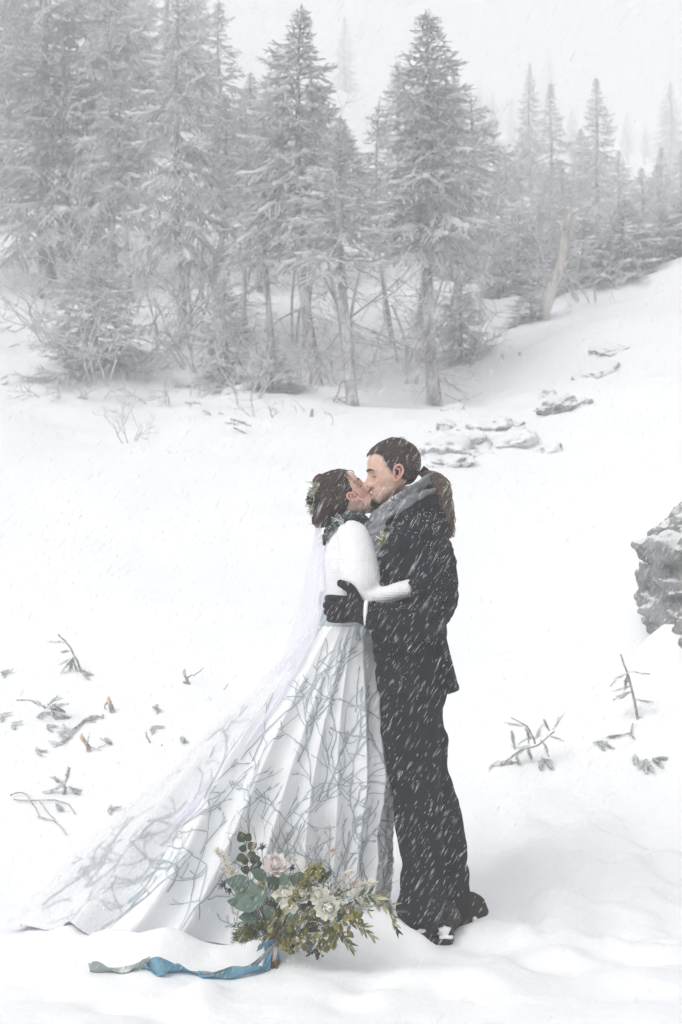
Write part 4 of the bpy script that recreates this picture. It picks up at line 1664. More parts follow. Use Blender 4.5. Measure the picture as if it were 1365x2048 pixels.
def man_tint(u, v, aw):
    g = lambda x, s: np.exp(-0.5 * (x / s) ** 2)
    yield 0.55 * g(v - .082, .014) * sstep(.085, .105, u), (0.60, 0.26, 0.22)
    yield 0.35 * g(v - .085, .022) * g(u - .06, .025), (0.62, 0.32, 0.26)
    yield 0.5 * sstep(.078, .05, v) * sstep(-.03, .0, u) * (0.6 + 0.4 * vnoise(np.stack([u, v, aw], 1) * 260, 4)), (0.30, 0.20, 0.165)
    yield 0.85 * sstep(.040, .026, v) * sstep(.052, .072, u) * sstep(.030, .016, aw), (0.06, 0.042, 0.035)
    yield 0.75 * sstep(-.011, .002, man_mask(u, v, aw)), (0.16, 0.115, 0.095)
    yield 0.55 * g(v - .066, .004) * sstep(.07, .08, u) * sstep(.028, .02, aw), (0.12, 0.085, 0.07)
    yield 0.7 * g(v - .0515, .006) * sstep(.08, .088, u) * sstep(.026, .018, aw), (0.50, 0.25, 0.23)
    yield 0.35 * g(v - .117, .008) * g(aw - .033, .014) * sstep(.05, .07, u), (0.42, 0.27, 0.22)


skin_tint(body, hm, (0.70, 0.475, 0.375), man_tint)
for sd in (1, -1):
    ear_mesh(hm, sd, -.006, .112).obj('ear', M_EAR, man)
    face_strip(hm, [(.1315, .011), (.1350, .022), (.1355, .034), (.1300, .048)], .0046, 'eyebrow', M_LASH, man, sd)
    face_strip(hm, [(.1105, .019), (.1080, .026), (.1076, .036), (.1095, .044)], .0013, 'eyelash', M_LASH, man, sd, .003)
# goatee strands
bp = []
for i in range(170):
    v0, w0 = rs.uniform(.004, .030), rs.normal(0, .011)
    p = hm.patch(v0, math.copysign(th_for_w(hm, v0, min(abs(w0), .02)), w0), 0)
    d = norm(hm.f * rs.uniform(.2, .7) - hm.up * 1.0 + rs.normal(0, .25, 3))
    L = rs.uniform(.008, .020)
    bp.append(np.stack([p, p + d * L * .5, p + d * L - np.array([0, 0, .003])]))
V, F = strands(bp, [[.0009, .0009, .0004]] * len(bp))
obj('goatee', V, F, M_BEARD, man)

cv, cf = hair_cap(hm, man_mask, lambda u, v, aw: 0.007 + 0.006 * sstep(.1, .2, v), 'hair', M_HAIR_M, man)
tie = hm.world(np.array(-.118), np.array(.100), np.array(.0))
sp, sr = [], []
cnt = 0
while cnt < 620:
    v0 = rs.uniform(.06, .226)
    th0 = rs.uniform(-math.pi, math.pi)
    u, v, w = hm.surf(v0, th0)
    mk = float(man_mask(u, v, abs(w)))
    if mk < -0.004 or (mk > 0.03 and rs.random() < 0.5):
        continue
    cnt += 1
    a = np.array([float(u), float(v), float(w)])
    b = np.array([-.108, .102 + rs.normal(0, .010), rs.normal(0, .010)])
    pts = []
    for t in np.linspace(0, rs.uniform(0.75, 1.0), 11):
        q = a * (1 - t) + b * t - np.array([0, .12, 0])
        a0 = a - np.array([0, .12, 0])
        b0 = b - np.array([0, .12, 0])
        rr = np.linalg.norm(a0) * (1 - t) + np.linalg.norm(b0) * t
        q = q / max(np.linalg.norm(q), 1e-6) * rr
        # keep it on the cap
        q = q + np.array([0, .12, 0])
        vv = min(max(q[1], 0.03), 0.2285)
        thq = math.atan2(q[2] / .075, (q[0] + .008) / .095)
        us, vs, ws = hm.surf(vv, thq, .0072 + .0035 * float(sstep(.1, .2, vv)))
        lift = 0.001 * math.sin(t * 9 + cnt)
        k = 1 - math.exp(-t * 9)
        us0, vs0, ws0 = hm.surf(vv, thq, .001)
        pos = hm.world(us * k + us0 * (1 - k), vs, ws * k + ws0 * (1 - k))
        pts.append(pos + lift * hm.up)
    sp.append(np.array(pts))
    sr.append(np.interp(np.linspace(0, 1, 11), [0, .12, .3, 1], [.0006, .0012, .0020, .0014]))
# forelock lying across the brow line
for i in range(26):
    p0 = hm.world(np.array(.082 + rs.normal(0, .002)), np.array(.190 + rs.normal(0, .003)), np.array(rs.normal(.008, .006)))
    p1 = hm.world(np.array(.055), np.array(.206 + rs.normal(0, .003)), np.array(.026 + rs.normal(0, .004)))
    p2 = hm.world(np.array(.0), np.array(.226), np.array(.035 + rs.normal(0, .006)))
    sp.append(smooth_path([p0, p1, p2], 8))
    sr.append(np.linspace(.0018, .0022, 8))
for i in range(30):   # loose hairs
    p0 = hm.world(np.array(rs.uniform(-.03, .03)), np.array(.224), np.array(rs.uniform(-.03, .05)))
    sp.append(smooth_path([p0, p0 + hm.up * rs.uniform(.005, .014) - hm.f * .02, p0 - hm.f * rs.uniform(.025, .04) + hm.up * rs.uniform(-.008, .003)], 7))
    sr.append(np.full(7, .0006))
sv, sf = strands(sp, sr)
V = np.vstack([cv, sv])
hair = obj('hair', cv, cf, M_HAIR_M, man)
obj('hair_strands', sv, sf, M_HAIR_LT, man)['kind'] = 'stuff'
# ponytail
pp, pr = [], []
cl = smooth_path([P(846, 942, 6.0), P(866, 955, 5.99), P(880, 985, 5.985), P(886, 1018, 5.985), P(893, 1046, 5.98), P(899, 1076, 5.98)], 24)
wid = np.interp(np.linspace(0, 1, 24), [0, .06, .25, .5, .75, 1], [.015, .022, .034, .034, .028, .012])
for i in range(420):
    a, rr = rs.uniform(0, 6.28), math.sqrt(rs.random())
    ph, fq, am = rs.uniform(0, 6.28), rs.uniform(9, 15), rs.uniform(.003, .011)
    t = np.linspace(0, 1, 24)
    ox = np.cos(a + t * 1.5) * rr * wid + am * np.sin(t * fq + ph) * np.minimum(1, t * 4)
    oy = np.sin(a + t * 1.5) * rr * wid * 0.8 + am * np.cos(t * fq + ph)
    p = cl + np.stack([ox, oy, 0.25 * ox], 1) + rs.normal(0, .0012, (24, 3))
    e = rs.integers(17, 25)
    if rs.random() < .08:
        p = p + np.outer(t ** 2, [rs.uniform(-.005, .03), 0, rs.uniform(-.01, .02)])
    pp.append(p[:e])
    pr.append(np.full(e, rs.uniform(.0012, .0024)))
V, F = strands(pp, pr)
obj('ponytail', V, F, M_HAIR_PONY, man)
V, F = tube(smooth_path([P(842, 940, 6.0), P(852, 947, 6.0)], 4), .019, n=14, up=(0, 1, 0))
obj('hair_tie', V, F, M_GLOVE, man)

# jacket
torso = body_loft([
    (1002, 800, 866, .075), (1018, 782, 876, .12), (1036, 768, 884, .175), (1058, 758, 892, .205), (1085, 752, 899, .215),
    (1115, 749, 903, .212), (1150, 747, 903, .20), (1200, 746, 898, .19), (1240, 746, 896, .185), (1272, 746, 893, .182),
    (1305, 747, 901, .19), (1345, 749, 911, .20), (1368, 751, 916, .205), (1378, 752, 917, .205)], 46, 6.0, 2.4, 48, tilts=([1002, 1300, 1378], [0.15, 0.0, 0.03]))
sleeve = arm([(826, 1046, 5.86, .060, .050), (842, 1072, 5.82, .072, .075), (858, 1110, 5.795, .070, .080), (868, 1155, 5.775, .064, .082), (868, 1205, 5.755, .060, .078),
              (852, 1236, 5.74, .058, .066), (815, 1243, 5.735, .054, .060), (775, 1236, 5.735, .050, .056), (736, 1228, 5.74, .047, .051)], 34)
far = arm([(828, 1050, 6.16, .058, .05), (838, 1090, 6.21, .065, .07), (840, 1150, 6.25, .06, .065), (815, 1200, 6.27, .056, .06), (760, 1215, 6.25, .05, .05), (715, 1212, 6.22, .043, .045)], 26)
CREASE = [(878, 1085, -0.9, .07, .012, .010, 6.0), (868, 1075, -0.75, .06, .010, .008, 6.0), (886, 1110, -1.2, .05, .010, .008, 6.0),
          (850, 1175, 0.5, .06, .012, .009, 5.9), (840, 1165, -0.2, .05, .010, .007, 5.9), (870, 1195, 0.9, .05, .012, .010, 5.9), (872, 1222, 0.3, .03, .010, .006, 5.9),
          (825, 1262, 0.15, .07, .012, .008, 5.9), (800, 1275, 0.3, .06, .010, .007, 6.0), (790, 1110, 1.2, .09, .016, .006, 6.0), (855, 1300, -1.1, .07, .012, .006, 6.0),
          (830, 1335, -1.3, .08, .015, .005, 6.0), (780, 1330, 1.4, .08, .014, .005, 6.0)]
jacket = cloth('jacket', [torso, sleeve, far], 0.0085, M_SUIT, man, 3, wool_folds(5, 0.0045, CREASE))
# back vent flap, collar, lapel
vent = [[P(868, 1262, 5.80), P(884, 1290, 5.795), P(898, 1330, 5.79), P(908, 1381, 5.785)], [P(892, 1270, 5.86), P(899, 1300, 5.855), P(909, 1340, 5.845), P(919, 1379, 5.84)]]
a, b = smooth_path(vent[0], 14), smooth_path(vent[1], 14)
G = np.stack([a + [.003, .012, 0], a + [0, -.006, 0], (a + b) / 2 + [0, -.012, 0], b + [0, -.004, 0], b + [.002, .03, 0]], 1)
obj('vent_flap', G.reshape(-1, 3), grid_faces(14, 5), M_SUIT, jacket)
cp = smooth_path([P(764, 1100, 5.90), P(772, 1066, 5.875), P(790, 1034, 5.862), P(818, 1008, 5.868), P(846, 993, 5.90), P(867, 987, 5.96), P(872, 988, 6.02), P(862, 992, 6.10), P(830, 1006, 6.13), P(795, 1034, 6.13)], 44)
out = smooth_path([P(792, 1112, 5.855), P(800, 1078, 5.838), P(808, 1052, 5.832), P(832, 1028, 5.835), P(858, 1011, 5.87), P(878, 1004, 5.95), P(884, 1004, 6.02), P(872, 1010, 6.12), P(838, 1026, 6.17), P(800, 1055, 6.17)], 44)
mid = (cp + out) / 2 + np.array([0.004, -0.006, 0.008])
G = np.stack([cp + [.002, .004, -.012], cp, mid, out, out + [-.002, .010, -.006]], 1)
obj('collar', G.reshape(-1, 3), grid_faces(44, 5), M_SUIT, jacket)
V, F = tube(smooth_path([P(846, 1146, 5.70), P(843, 1160, 5.70)], 3), .004, n=6)
# shirt cuff
q = [P(743, 1198, 5.715), P(746, 1225, 5.69), P(752, 1258, 5.715)]
c0, c1 = P(738, 1228, 5.74), P(728, 1226, 5.742)
c1 = P(731, 1228, 5.742)
V, F = tube([c0, (c0 + c1) / 2, c1], [.049, .049, .048], [.0445, .044, .043], n=26, up=(0, -1, 0))
obj('shirt_cuff', V, F, M_SHIRT, man)

# glove with fingers curling round her waist
wr = P(728, 1223, 5.745)
knuck = P(672, 1218, 5.80)
dv = knuck - wr
fing = [((.036, .028, .019), (.35, .65, .6), .04), ((.039, .031, .021), (.32, .7, .6), .0), ((.036, .029, .020), (.35, .7, .6), -.03), ((.029, .023, .017), (.4, .7, .6), -.08)]
parts = hand(wr, dv, (0.12, 0, 1), (0.25, -0.95, 0.05), fing, [(.38, 1.0, .004), (.62, 1.22, .010), (.86, 1.42, .016)], .100, .047, .025, .0142)
cuffp = [P(736, 1227, 5.742), P(722, 1224, 5.746), P(706, 1221, 5.757)]
parts.append(tube(cuffp, [.044, .040, .037], [.030, .028, .026], n=18, up=(0, -1, 0)))
cloth('glove', parts, 0.0035, M_GLOVE, man, 3, lambda V: 0.0012 * fbm(V * 60, 2, 3))
# far hand on her back
wr2 = P(712, 1212, 6.222)
parts = hand(wr2, P(668, 1208, 6.19) - wr2, (0, 0, 1), (0.2, 0.97, 0), fing, [(.38, 1.0, .004), (.62, 1.2, .010), (.86, 1.4, .016)], .09, .044, .022, .0125)
cloth('glove', parts, 0.004, M_GLOVE, man, 3)

# trousers
hips = body_loft([(1330, 757, 896, .165), (1380, 758, 894, .172), (1420, 762, 888, .165), (1455, 772, 884, .13)], 12, 6.0, 2.5)
near = body_loft([(1375, 759, 886, .085), (1440, 764, 882, .092), (1500, 769, 881, .09), (1560, 777, 882, .086), (1625, 787, 886, .08), (1660, 792, 887, .076),
                  (1700, 799, 889, .073), (1722, 804, 890, .072), (1750, 801, 891, .076), (1775, 797, 892, .08), (1792, 799, 892, .078), (1806, 794, 893, .082), (1836, 797, 896, .082)], 48, 5.925, 2.4)
farl = body_loft([(1375, 785, 893, .085), (1430, 795, 889, .09), (1455, 800, 890, .09), (1472, 803, 896, .09), (1500, 808, 893, .088), (1545, 816, 898, .085), (1572, 822, 907, .082), (1620, 836, 922, .078),
                  (1690, 852, 934, .074), (1722, 858, 936, .074), (1740, 861, 940, .078), (1765, 862, 938, .074), (1790, 865, 943, .078), (1826, 869, 946, .08)], 48, 6.10, 2.4)


def trouser_wr(V):
    z = V[:, 2]
    d = 0.007 * fbm(V * np.array([7, 6, 9.0]), 3, 9)
    ank = sstep(.42, .12, z)
    kn = np.exp(-((z - .62) / .12) ** 2)
    d = d + (0.006 * ank + 0.004 * kn) * np.sin(z * 66 + 14 * V[:, 0] + 5.0 * vnoise(V * 5, 4)) * (0.4 + np.abs(vnoise(V * 4, 14)))
    return d + 0.0035 * np.sin(z * 30 - 20 * V[:, 0] + 2 * vnoise(V * 4, 6)) * sstep(.4, .9, z)


cloth('trousers', [hips, near, farl], 0.0085, M_TROUSER, man, 3, trouser_wr)


def boot(toe, heel, Yb, zs, nm='boot'):
    """boot from heel px to toe px with its sole at height zs"""
    hx = (heel - 682.5) * Yb / FPX
    tx = (toe - 682.5) * Yb / FPX
    L = tx - hx
    yd = -0.045
    rows = []
    for s, hgt, wd in ((-.04, .075, .026), (0, .095, .034), (.12, .13, .040), (.3, .14, .042), (.45, .115, .043), (.6, .085, .046), (.78, .068, .049), (.92, .055, .042), (1.0, .035, .024)):
        rows.append((hx + L * s, Yb + yd * s, hgt, wd))
    pts = np.array([[a, b, zs + .022 + h / 2] for a, b, h, w in rows])
    V, F = tube(smooth_path(pts, 22), ci(np.linspace(0, 1, 22), np.linspace(0, 1, 9), [r[3] for r in rows]), ci(np.linspace(0, 1, 22), np.linspace(0, 1, 9), [r[2] / 2 for r in rows]), n=18, up=(0, 0, 1), ex=2.5)
    sh = tube([[hx + L * .30, Yb, zs + .05], [hx + L * .30, Yb, zs + .11], [hx + L * .30, Yb, zs + .15]], [.045, .046, .046], [.046, .046, .046], n=18, up=(1, 0, 0))
    b = cloth(nm, [(V, F), sh], .006, M_BOOT, man, 2, lambda V: 0.002 * fbm(V * 30, 3, 8))
    th = np.linspace(0, 2 * math.pi, 32, endpoint=False)
    q = []
    for t in th:
        s = 0.48 - 0.54 * math.cos(t)
        w = float(np.interp(s, [-.06, 0, .3, .6, .8, 1.0, 1.02], [.02, .036, .042, .050, .052, .03, .01]))
        q.append((hx + L * s, Yb + yd * s + math.copysign(w, math.sin(t)) * min(1, abs(math.sin(t)) * 3)))
    lay = [np.array([[x, y, z] for x, y in q]) for z in (zs - .012, zs, zs + .012, zs + .026)]
    c = lay[0].mean(0)
    lay[0] = c + (lay[0] - c) * [.96, .9, 1]
    V, F = loft(lay)
    obj('sole', V, F, M_SOLE, b)
    return b


b1 = boot(785, 902, 5.945, P(0, 1884, 5.945)[2])
b2 = boot(850, 957, 6.11, P(0, 1868, 6.11)[2])
# snow caked on the heels
for b, c, s, sd in ((b1, P(889, 1862, 5.885), (.022, .012, .018), 1), (b1, P(893, 1874, 5.888), (.026, .012, .008), 2), (b1, P(838, 1862, 5.88), (.02, .014, .008), 3),
                    (b2, P(951, 1842, 6.08), (.012, .03, .02), 4), (b2, P(930, 1862, 6.05), (.022, .012, .007), 5)):
    V, F = ICO2
    V = V * np.array(s) * (1 + 0.5 * fbm(V * 1.7 + sd, 3, sd))[:, None] + c
    obj('caked_snow', V, F, M_SNOW, b)

# scarf: wound round the neck, crossing under the chin
def band(cl, wid, thick, n, name, mat, parent, seed, wav=.004):
    """soft band of cloth: cl rows (x,y,z), wid rows = vector across the band"""
    cl, wid = smooth_path(cl, n), smooth_path(wid, n)
    nn = 11
    rows = []
    for i in range(n):
        t = norm(cl[min(i + 1, n - 1)] - cl[max(i - 1, 0)])
        w = wid[i]
        nr = norm(np.cross(t, w))
        r_ = []
        for j in range(nn):
            a = 2 * j / (nn - 1) - 1
            r_.append(cl[i] + w * a + nr * thick * (1 - a ** 4))
        for j in range(nn - 1, -1, -1):
            a = 2 * j / (nn - 1) - 1
            r_.append(cl[i] + w * a * .97 - nr * thick * (1 - a ** 4))
        rows.append(r_)
    V, F = loft(np.array(rows))
    g = V.copy()
    d = wav * fbm(g * np.array([16, 16, 26.0]), 3, seed) + wav * .8 * np.sin(g[:, 2] * 150 + g[:, 0] * 70 + 3 * vnoise(g * 10, seed))
    c = V - V.mean(0)
    V = V + c / np.maximum(np.linalg.norm(c, axis=1, keepdims=True), 1e-6) * d[:, None]
    return V, F


A = []
loop = [P(744, 1032, 5.95), P(764, 1022, 5.892), P(792, 1004, 5.870), P(822, 986, 5.885), P(846, 966, 5.93), P(856, 964, 6.0), P(842, 974, 6.09), P(800, 1008, 6.12), P(762, 1028, 6.07), P(748, 1034, 6.0)]
wv = [np.array(q) for q in ((.012, -.004, .022), (.016, -.012, .032), (.012, -.018, .036), (.010, -.016, .034), (.012, -.012, .030), (.016, 0, .026), (.010, .012, .03), (.01, .012, .03), (.014, .006, .025), (.012, 0, .022))]
A.append(band(loop, wv, .011, 54, '', None, None, 1))
loop2 = [P(752, 1052, 5.90), P(772, 1040, 5.872), P(796, 1018, 5.855), P(824, 1002, 5.865), P(850, 990, 5.91), P(864, 988, 5.98), P(850, 994, 6.08), P(810, 1020, 6.135)]
A.append(band(loop2, [np.array((.014, -.008, .026))] * 4 + [np.array((.014, -.006, .022))] * 2 + [np.array((.01, .012, .024))] * 2, .010, 44, '', None, None, 2))
fall = [P(762, 1032, 5.885), P(754, 1056, 5.868), P(752, 1085, 5.865), P(753, 1112, 5.868)]
A.append(band(fall, [np.array((.032, -.010, .012)), np.array((.036, -.010, .004)), np.array((.032, -.008, 0)), np.array((.022, -.006, 0))], .009, 20, '', None, None, 3))
cloth('scarf', A, .0045, M_SCARF, man, 2, lambda V: 0.0025 * fbm(V * np.array([40, 40, 60.0]), 3, 5) + 0.003 * np.sin(V[:, 2] * 190 - V[:, 0] * 130 + 3 * vnoise(V * 12, 2)))

# boutonniere on his lapel
bt = MB()
bc = P(766, 1078, 5.835)
V, F = tube([bc + [-.002, 0, -.022], bc + [0, -.004, 0], bc + [0.004, 0, .02]], [.0025, .003, .002], n=6)
bn = obj('boutonniere', V, F, M_STEM, man)
tw = [[], [], []]
for i in range(46):
    k = i % 3
    d = norm([rs.normal(.25 if k == 0 else -.05, .45), -abs(rs.normal(.4, .2)), rs.normal(.9 if k != 1 else -.5, .35)])
    L = rs.uniform(.014, .032) * (0.7 if k == 1 else 1)
    o0 = bc + np.array([rs.normal(0, .004), -.004, rs.normal(.004, .008)])
    tw[k].append(np.stack([o0, o0 + d * L * .5 + rs.normal(0, .002, 3), o0 + d * L]))
for k, (nm, mt) in enumerate((('lichen_sprig', M_LICHEN), ('green_sprig', M_YEL), ('pale_sprig', M_CREAMP))):
    V, F = tubes3(tw[k], [[.0022, .0026, .0012]] * len(tw[k]), 4)
    obj(nm, V, F, mt, bn)


def crystals(pts, n, r0, r1, name, parent, seed):
    """snow crystals caught in hair and cloth"""
    r = np.random.default_rng(seed)
    mb = MB()
    V = np.array([(1, 0, 0), (-1, 0, 0), (0, 1, 0), (0, -1, 0), (0, 0, 1), (0, 0, -1)], float)
    F = [(0, 2, 4), (2, 1, 4), (1, 3, 4), (3, 0, 4), (2, 0, 5), (1, 2, 5), (3, 1, 5), (0, 3, 5)]
    for k in r.integers(0, len(pts), n):
        mb.add(V * r.uniform(r0, r1, 3) + pts[k] + r.normal(0, .0015, 3), F)
    o = mb.obj(name, M_FLAKE, parent, smooth=False)
    o['kind'] = 'stuff'


_pts = np.concatenate([q[4:18] for q in pp])
_pts = _pts[_pts[:, 1] < 5.99]
crystals(_pts, 260, .0008, .0026, 'snow_crystals', man, 1)
_pts = np.concatenate([q[5:] for q in sp])
_pts = _pts[(_pts[:, 1] < 5.96)]
crystals(_pts, 130, .0008, .0022, 'snow_crystals', man, 2)
_jv = np.empty(len(jacket.data.vertices) * 3, np.float32)
jacket.data.vertices.foreach_get('co', _jv)
_jn = np.empty(len(_jv), np.float32)
jacket.data.vertices.foreach_get('normal', _jn)
_jv, _jn = _jv.reshape(-1, 3) + world_origin(jacket), _jn.reshape(-1, 3)
_m = (_jn[:, 2] > .45) & (_jv[:, 1] < 6.0)
crystals(_jv[_m], 420, .0008, .0024, 'snow_crystals', jacket, 3)
# seams, pocket flap and sleeve buttons of the jacket


def on_jacket(px, py):
    """point of the jacket's near side at a pixel"""
    q = P(px, py, 5.8)
    d = (_jv[:, 0] * 5.8 / _jv[:, 1] - q[0]) ** 2 + ((_jv[:, 2] - CZ) * 5.8 / _jv[:, 1] + CZ - q[2]) ** 2
    k = np.argsort(d)[:60]
    k = k[np.argmin(_jv[k, 1])]
    return _jv[k] + _jn[k] * .001


for pts in [[(803, 1300), (832, 1298), (856, 1300)], [(836, 1150), (838, 1190), (830, 1206)], [(872, 1240), (878, 1300), (888, 1368)], [(838, 1040), (862, 1062), (880, 1100), (882, 1140)]]:
    q = smooth_path([on_jacket(*a) for a in pts], 12)
    V, F = tubes3([q], [[.0022] * 12], 5)
    obj('seam', V, F, M_SUIT, jacket)
q = [on_jacket(a, 1303) for a in (804, 820, 838, 855)]
G = np.array([[a + [0, -.006, 0], a + [0, -.009, -.022], a + [.001, -.006, -.042]] for a in q])
_f = obj('pocket_flap', G.reshape(-1, 3), grid_faces(4, 3), M_SUIT, jacket)
for px, py in ((752, 1250), (764, 1253)):
    V, F = ICO2
    obj('button', V * np.array([.006, .003, .006]) + on_jacket(px, py), F, M_SOLE, jacket)
# =================================================================== the bride
WY = 6.04
gw = P(700, 1880, 6.06)
gw[2] = float(gz(gw[0], gw[1]))
bride = thing('person', "bride in a white knit cardigan and printed gown, face tilted up for a kiss", 'person', gw)
hw = Head(P(690, 997, 6.012), [0.735, 0.02, 0.675], -0.02, 0.99, True)
mb = MB()
mb.add(*hw.mesh())
mb.add(*tube(smooth_path([P(700, 1008, 6.012), P(703, 1032, 6.02), P(700, 1075, 6.03)], 8), [.052, .051, .050, .050, .051, .053, .058, .064], n=20, up=(0, 1, 0)))
mb.add(*body_loft([(1058, 672, 728, .10), (1080, 664, 742, .150), (1120, 656, 744, .150), (1190, 656, 740, .125)], 10, WY))
V, F, No = remesh(mb.verts(), mb.F, 0.0024, 2, 0.35)
wbody = obj('body', V, F, M_SKIN, bride)


def bride_tint(u, v, aw):
    g = lambda x, s: np.exp(-0.5 * (x / s) ** 2)
    yield 0.55 * g(v - .085, .024) * g(u - .062, .026), (0.66, 0.31, 0.27)
    yield 0.4 * g(v - .080, .012) * sstep(.085, .1, u), (0.64, 0.31, 0.27)
    yield 0.8 * g(v - .0515, .0065) * sstep(.08, .088, u) * sstep(.026, .018, aw), (0.52, 0.20, 0.20)
    yield 0.35 * g(v - .117, .008) * g(aw - .033, .014) * sstep(.05, .07, u), (0.45, 0.29, 0.25)


skin_tint(wbody, hw, (0.72, 0.50, 0.415), bride_tint)
rs = np.random.default_rng(8)
for sd in (1, -1):
    e = ear_mesh(hw, sd, .026, .098, .25, .8).obj('ear', M_EAR, bride)
    face_strip(hw, [(.1315, .013), (.1345, .022), (.1350, .032), (.1310, .044)], .0026, 'eyebrow', M_LASH, bride, sd)
    face_strip(hw, [(.1105, .019), (.1080, .026), (.1076, .036), (.1095, .045)], .0016, 'eyelash', M_LASH, bride, sd, .003)
V, F = ICO2
obj('earring', V * .0042 + hw.world(np.array(.040), np.array(.072), np.array(.071)), F, M_PEARL, bride)


def wmask(u, v, aw):
    hl = np.interp(v, [0, .04, .07, .085, .10, .115, .13, .15, .17, .185, .195, .205, .23], [-.06, -.045, -.035, -.018, .010, .036, .046, .052, .058, .064, .074, .085, .12])
    return hl - u + .004 * vnoise(np.stack(np.broadcast_arrays(u, v, aw), -1) * 130, 19)


cv, cf = hair_cap(hw, wmask, lambda u, v, aw: 0.008 + 0.004 * sstep(.05, -.06, u), 'hair', M_HAIR_F, bride, .003, 5)
sp, sr = [], []
bunc = np.array([-.125, .085, 0])
cnt = 0
while cnt < 420:
    v0, th0 = rs.uniform(.05, .226), rs.uniform(-math.pi, math.pi)
    u, v, w = hw.surf(v0, th0)
    mk = float(wmask(u, v, abs(w)))
    if mk < -.004 or (mk > .04 and rs.random() < .4):
        continue
    cnt += 1
    a = np.array([float(u), float(v) - .12, float(w)])
    b = np.array([-.11, rs.normal(-.03, .02), rs.normal(0, .02)])
    pts = []
    ph = rs.uniform(0, 6)
    for t in np.linspace(0, rs.uniform(.7, 1), 11):
        q = a * (1 - t) + b * t
        vv = min(max(q[1] + .12 + .012 * math.sin(t * 3.1), .03), .2285)
        thq = math.atan2(q[2] / .075, (q[0] + .008) / .095)
        us, vs, ws = hw.surf(vv, thq, .0085 + .004 * float(sstep(.05, -.06, q[0])) + .002 * math.sin(7 * t + ph))
        us0, vs0, ws0 = hw.surf(vv, thq, .001)
        k = 1 - math.exp(-t * 8)
        pts.append(hw.world(us * k + us0 * (1 - k), vs, ws * k + ws0 * (1 - k)))
    sp.append(np.array(pts))
    sr.append(np.interp(np.linspace(0, 1, 11), [0, .12, .3, 1], [.0006, .0012, .0021, .0014]))
# loose strand across the temple and one hanging by the jaw
for w0 in (.052, .056):
    sp.append(smooth_path([hw.patch(.186, th_for_w(hw, .186, w0 * .7), .003), hw.patch(.160, th_for_w(hw, .160, w0), .005), hw.patch(.135, th_for_w(hw, .135, w0 * .98), .005), hw.patch(.116, th_for_w(hw, .116, w0 * .8), .004)], 12))
    sr.append(np.linspace(.0013, .0007, 12))
    sp.append(smooth_path([hw.world(np.array(.040), np.array(.112), np.array(.073)), hw.world(np.array(.040), np.array(.080), np.array(.074)), hw.world(np.array(.028), np.array(.045), np.array(.068)), P(716, 1026, 5.955), P(726, 1042, 5.95)], 18))
    sr.append(np.linspace(.0014, .0007, 18))
sv, sf = strands(sp, sr)
obj('hair', cv, cf, M_HAIR_F, bride)
obj('hair_strands', sv, sf, M_HAIR_LT, bride)['kind'] = 'stuff'
HS = np.concatenate([q[5:] for q in sp])
crystals(HS[HS[:, 1] < 5.98], 130, .0008, .0020, 'snow_crystals', bride, 5)

# the pinned-up rolls at the back
ROLLS = [  # px, py, Y, rx, ry, rz, tilt
    (648, 972, 6.01, .046, .060, .036, 0.9, M_HAIR_F2), (640, 1002, 6.01, .050, .062, .042, 0.4, M_HAIR_F), (652, 1026, 6.0, .056, .062, .044, 0.9, M_HAIR_F), (641, 1036, 6.01, .030, .045, .036, .2, M_HAIR_F2),
    (664, 1010, 5.985, .05, .05, .040, 0.6, M_HAIR_F)]
for k, (px, py, Yc, rx, ry, rz, tl, mt) in enumerate(ROLLS):
    V, F = ICO4
    c = P(px, py, Yc)
    Rm = np.array(Matrix.Rotation(tl, 3, 'Y'))
    Vw = V * (1 + .05 * fbm(V * 3 + k, 3, k))[:, None] * np.array([rx, ry, rz])
    mbr = MB()
    mbr.add(Vw @ Rm.T + c, F)
    pth, prr = [], []
    for i in range(90):
        a0, b0 = rs.uniform(-1.2, 1.2), rs.uniform(0, 6.28)
        tt = np.linspace(0, 1, 12)
        la = a0 + .25 * np.sin(tt * 4 + i) * .5
        lo = b0 + tt * rs.uniform(1.2, 2.6)
        q = np.stack([np.sin(la), np.cos(la) * np.cos(lo), np.cos(la) * np.sin(lo)], 1) * 1.03
        q = q + rs.normal(0, .012, (12, 3))
        pth.append(q * np.array([rx, ry, rz]) @ Rm.T + c)
        prr.append(np.linspace(.0020, .0012, 12))
    for i in range(5):
        d = norm(rs.normal(0, 1, 3) + [-.8, 0, .1])
        p0 = c + d * np.array([rx, ry, rz]) * .9
        pth.append(smooth_path([p0, p0 + d * .012 + rs.normal(0, .004, 3), p0 + d * .018 + rs.normal(0, .010, 3)], 6))
        prr.append(np.full(6, .0006))
    sv, sf = strands(pth, prr)
    mbr.add(sv, sf[0])
    mbr.obj('hair_roll', mt, bride)
# comb of lichen and tiny blossoms
tw, bl = [], MB()
for i in range(120):
    t = rs.random()
    c = P(np.interp(t, [0, .35, 1], [640, 627, 630]), np.interp(t, [0, .35, 1], [968, 985, 1026]), 5.955 + .03 * t) + rs.normal(0, .006, 3)
    d = norm([rs.normal(-.7, .5), rs.normal(-.5, .4), rs.normal(-.1, .7)])
    L = rs.uniform(.010, .028)
    tw.append(np.stack([c, c + d * L * .5 + rs.normal(0, .002, 3), c + d * L]))
V, F = tubes3(tw, [[.0016, .0024, .0011]] * len(tw), 4)
cmb = obj('hair_comb', V, F, M_LICHEN, bride)
for i in range(26):
    p = tw[rs.integers(0, 120)][2]
    V, F = ICO1
    bl.add(V * rs.uniform(.0025, .0045) + p, F)
bl.obj('blossom', M_CREAMP, cmb)

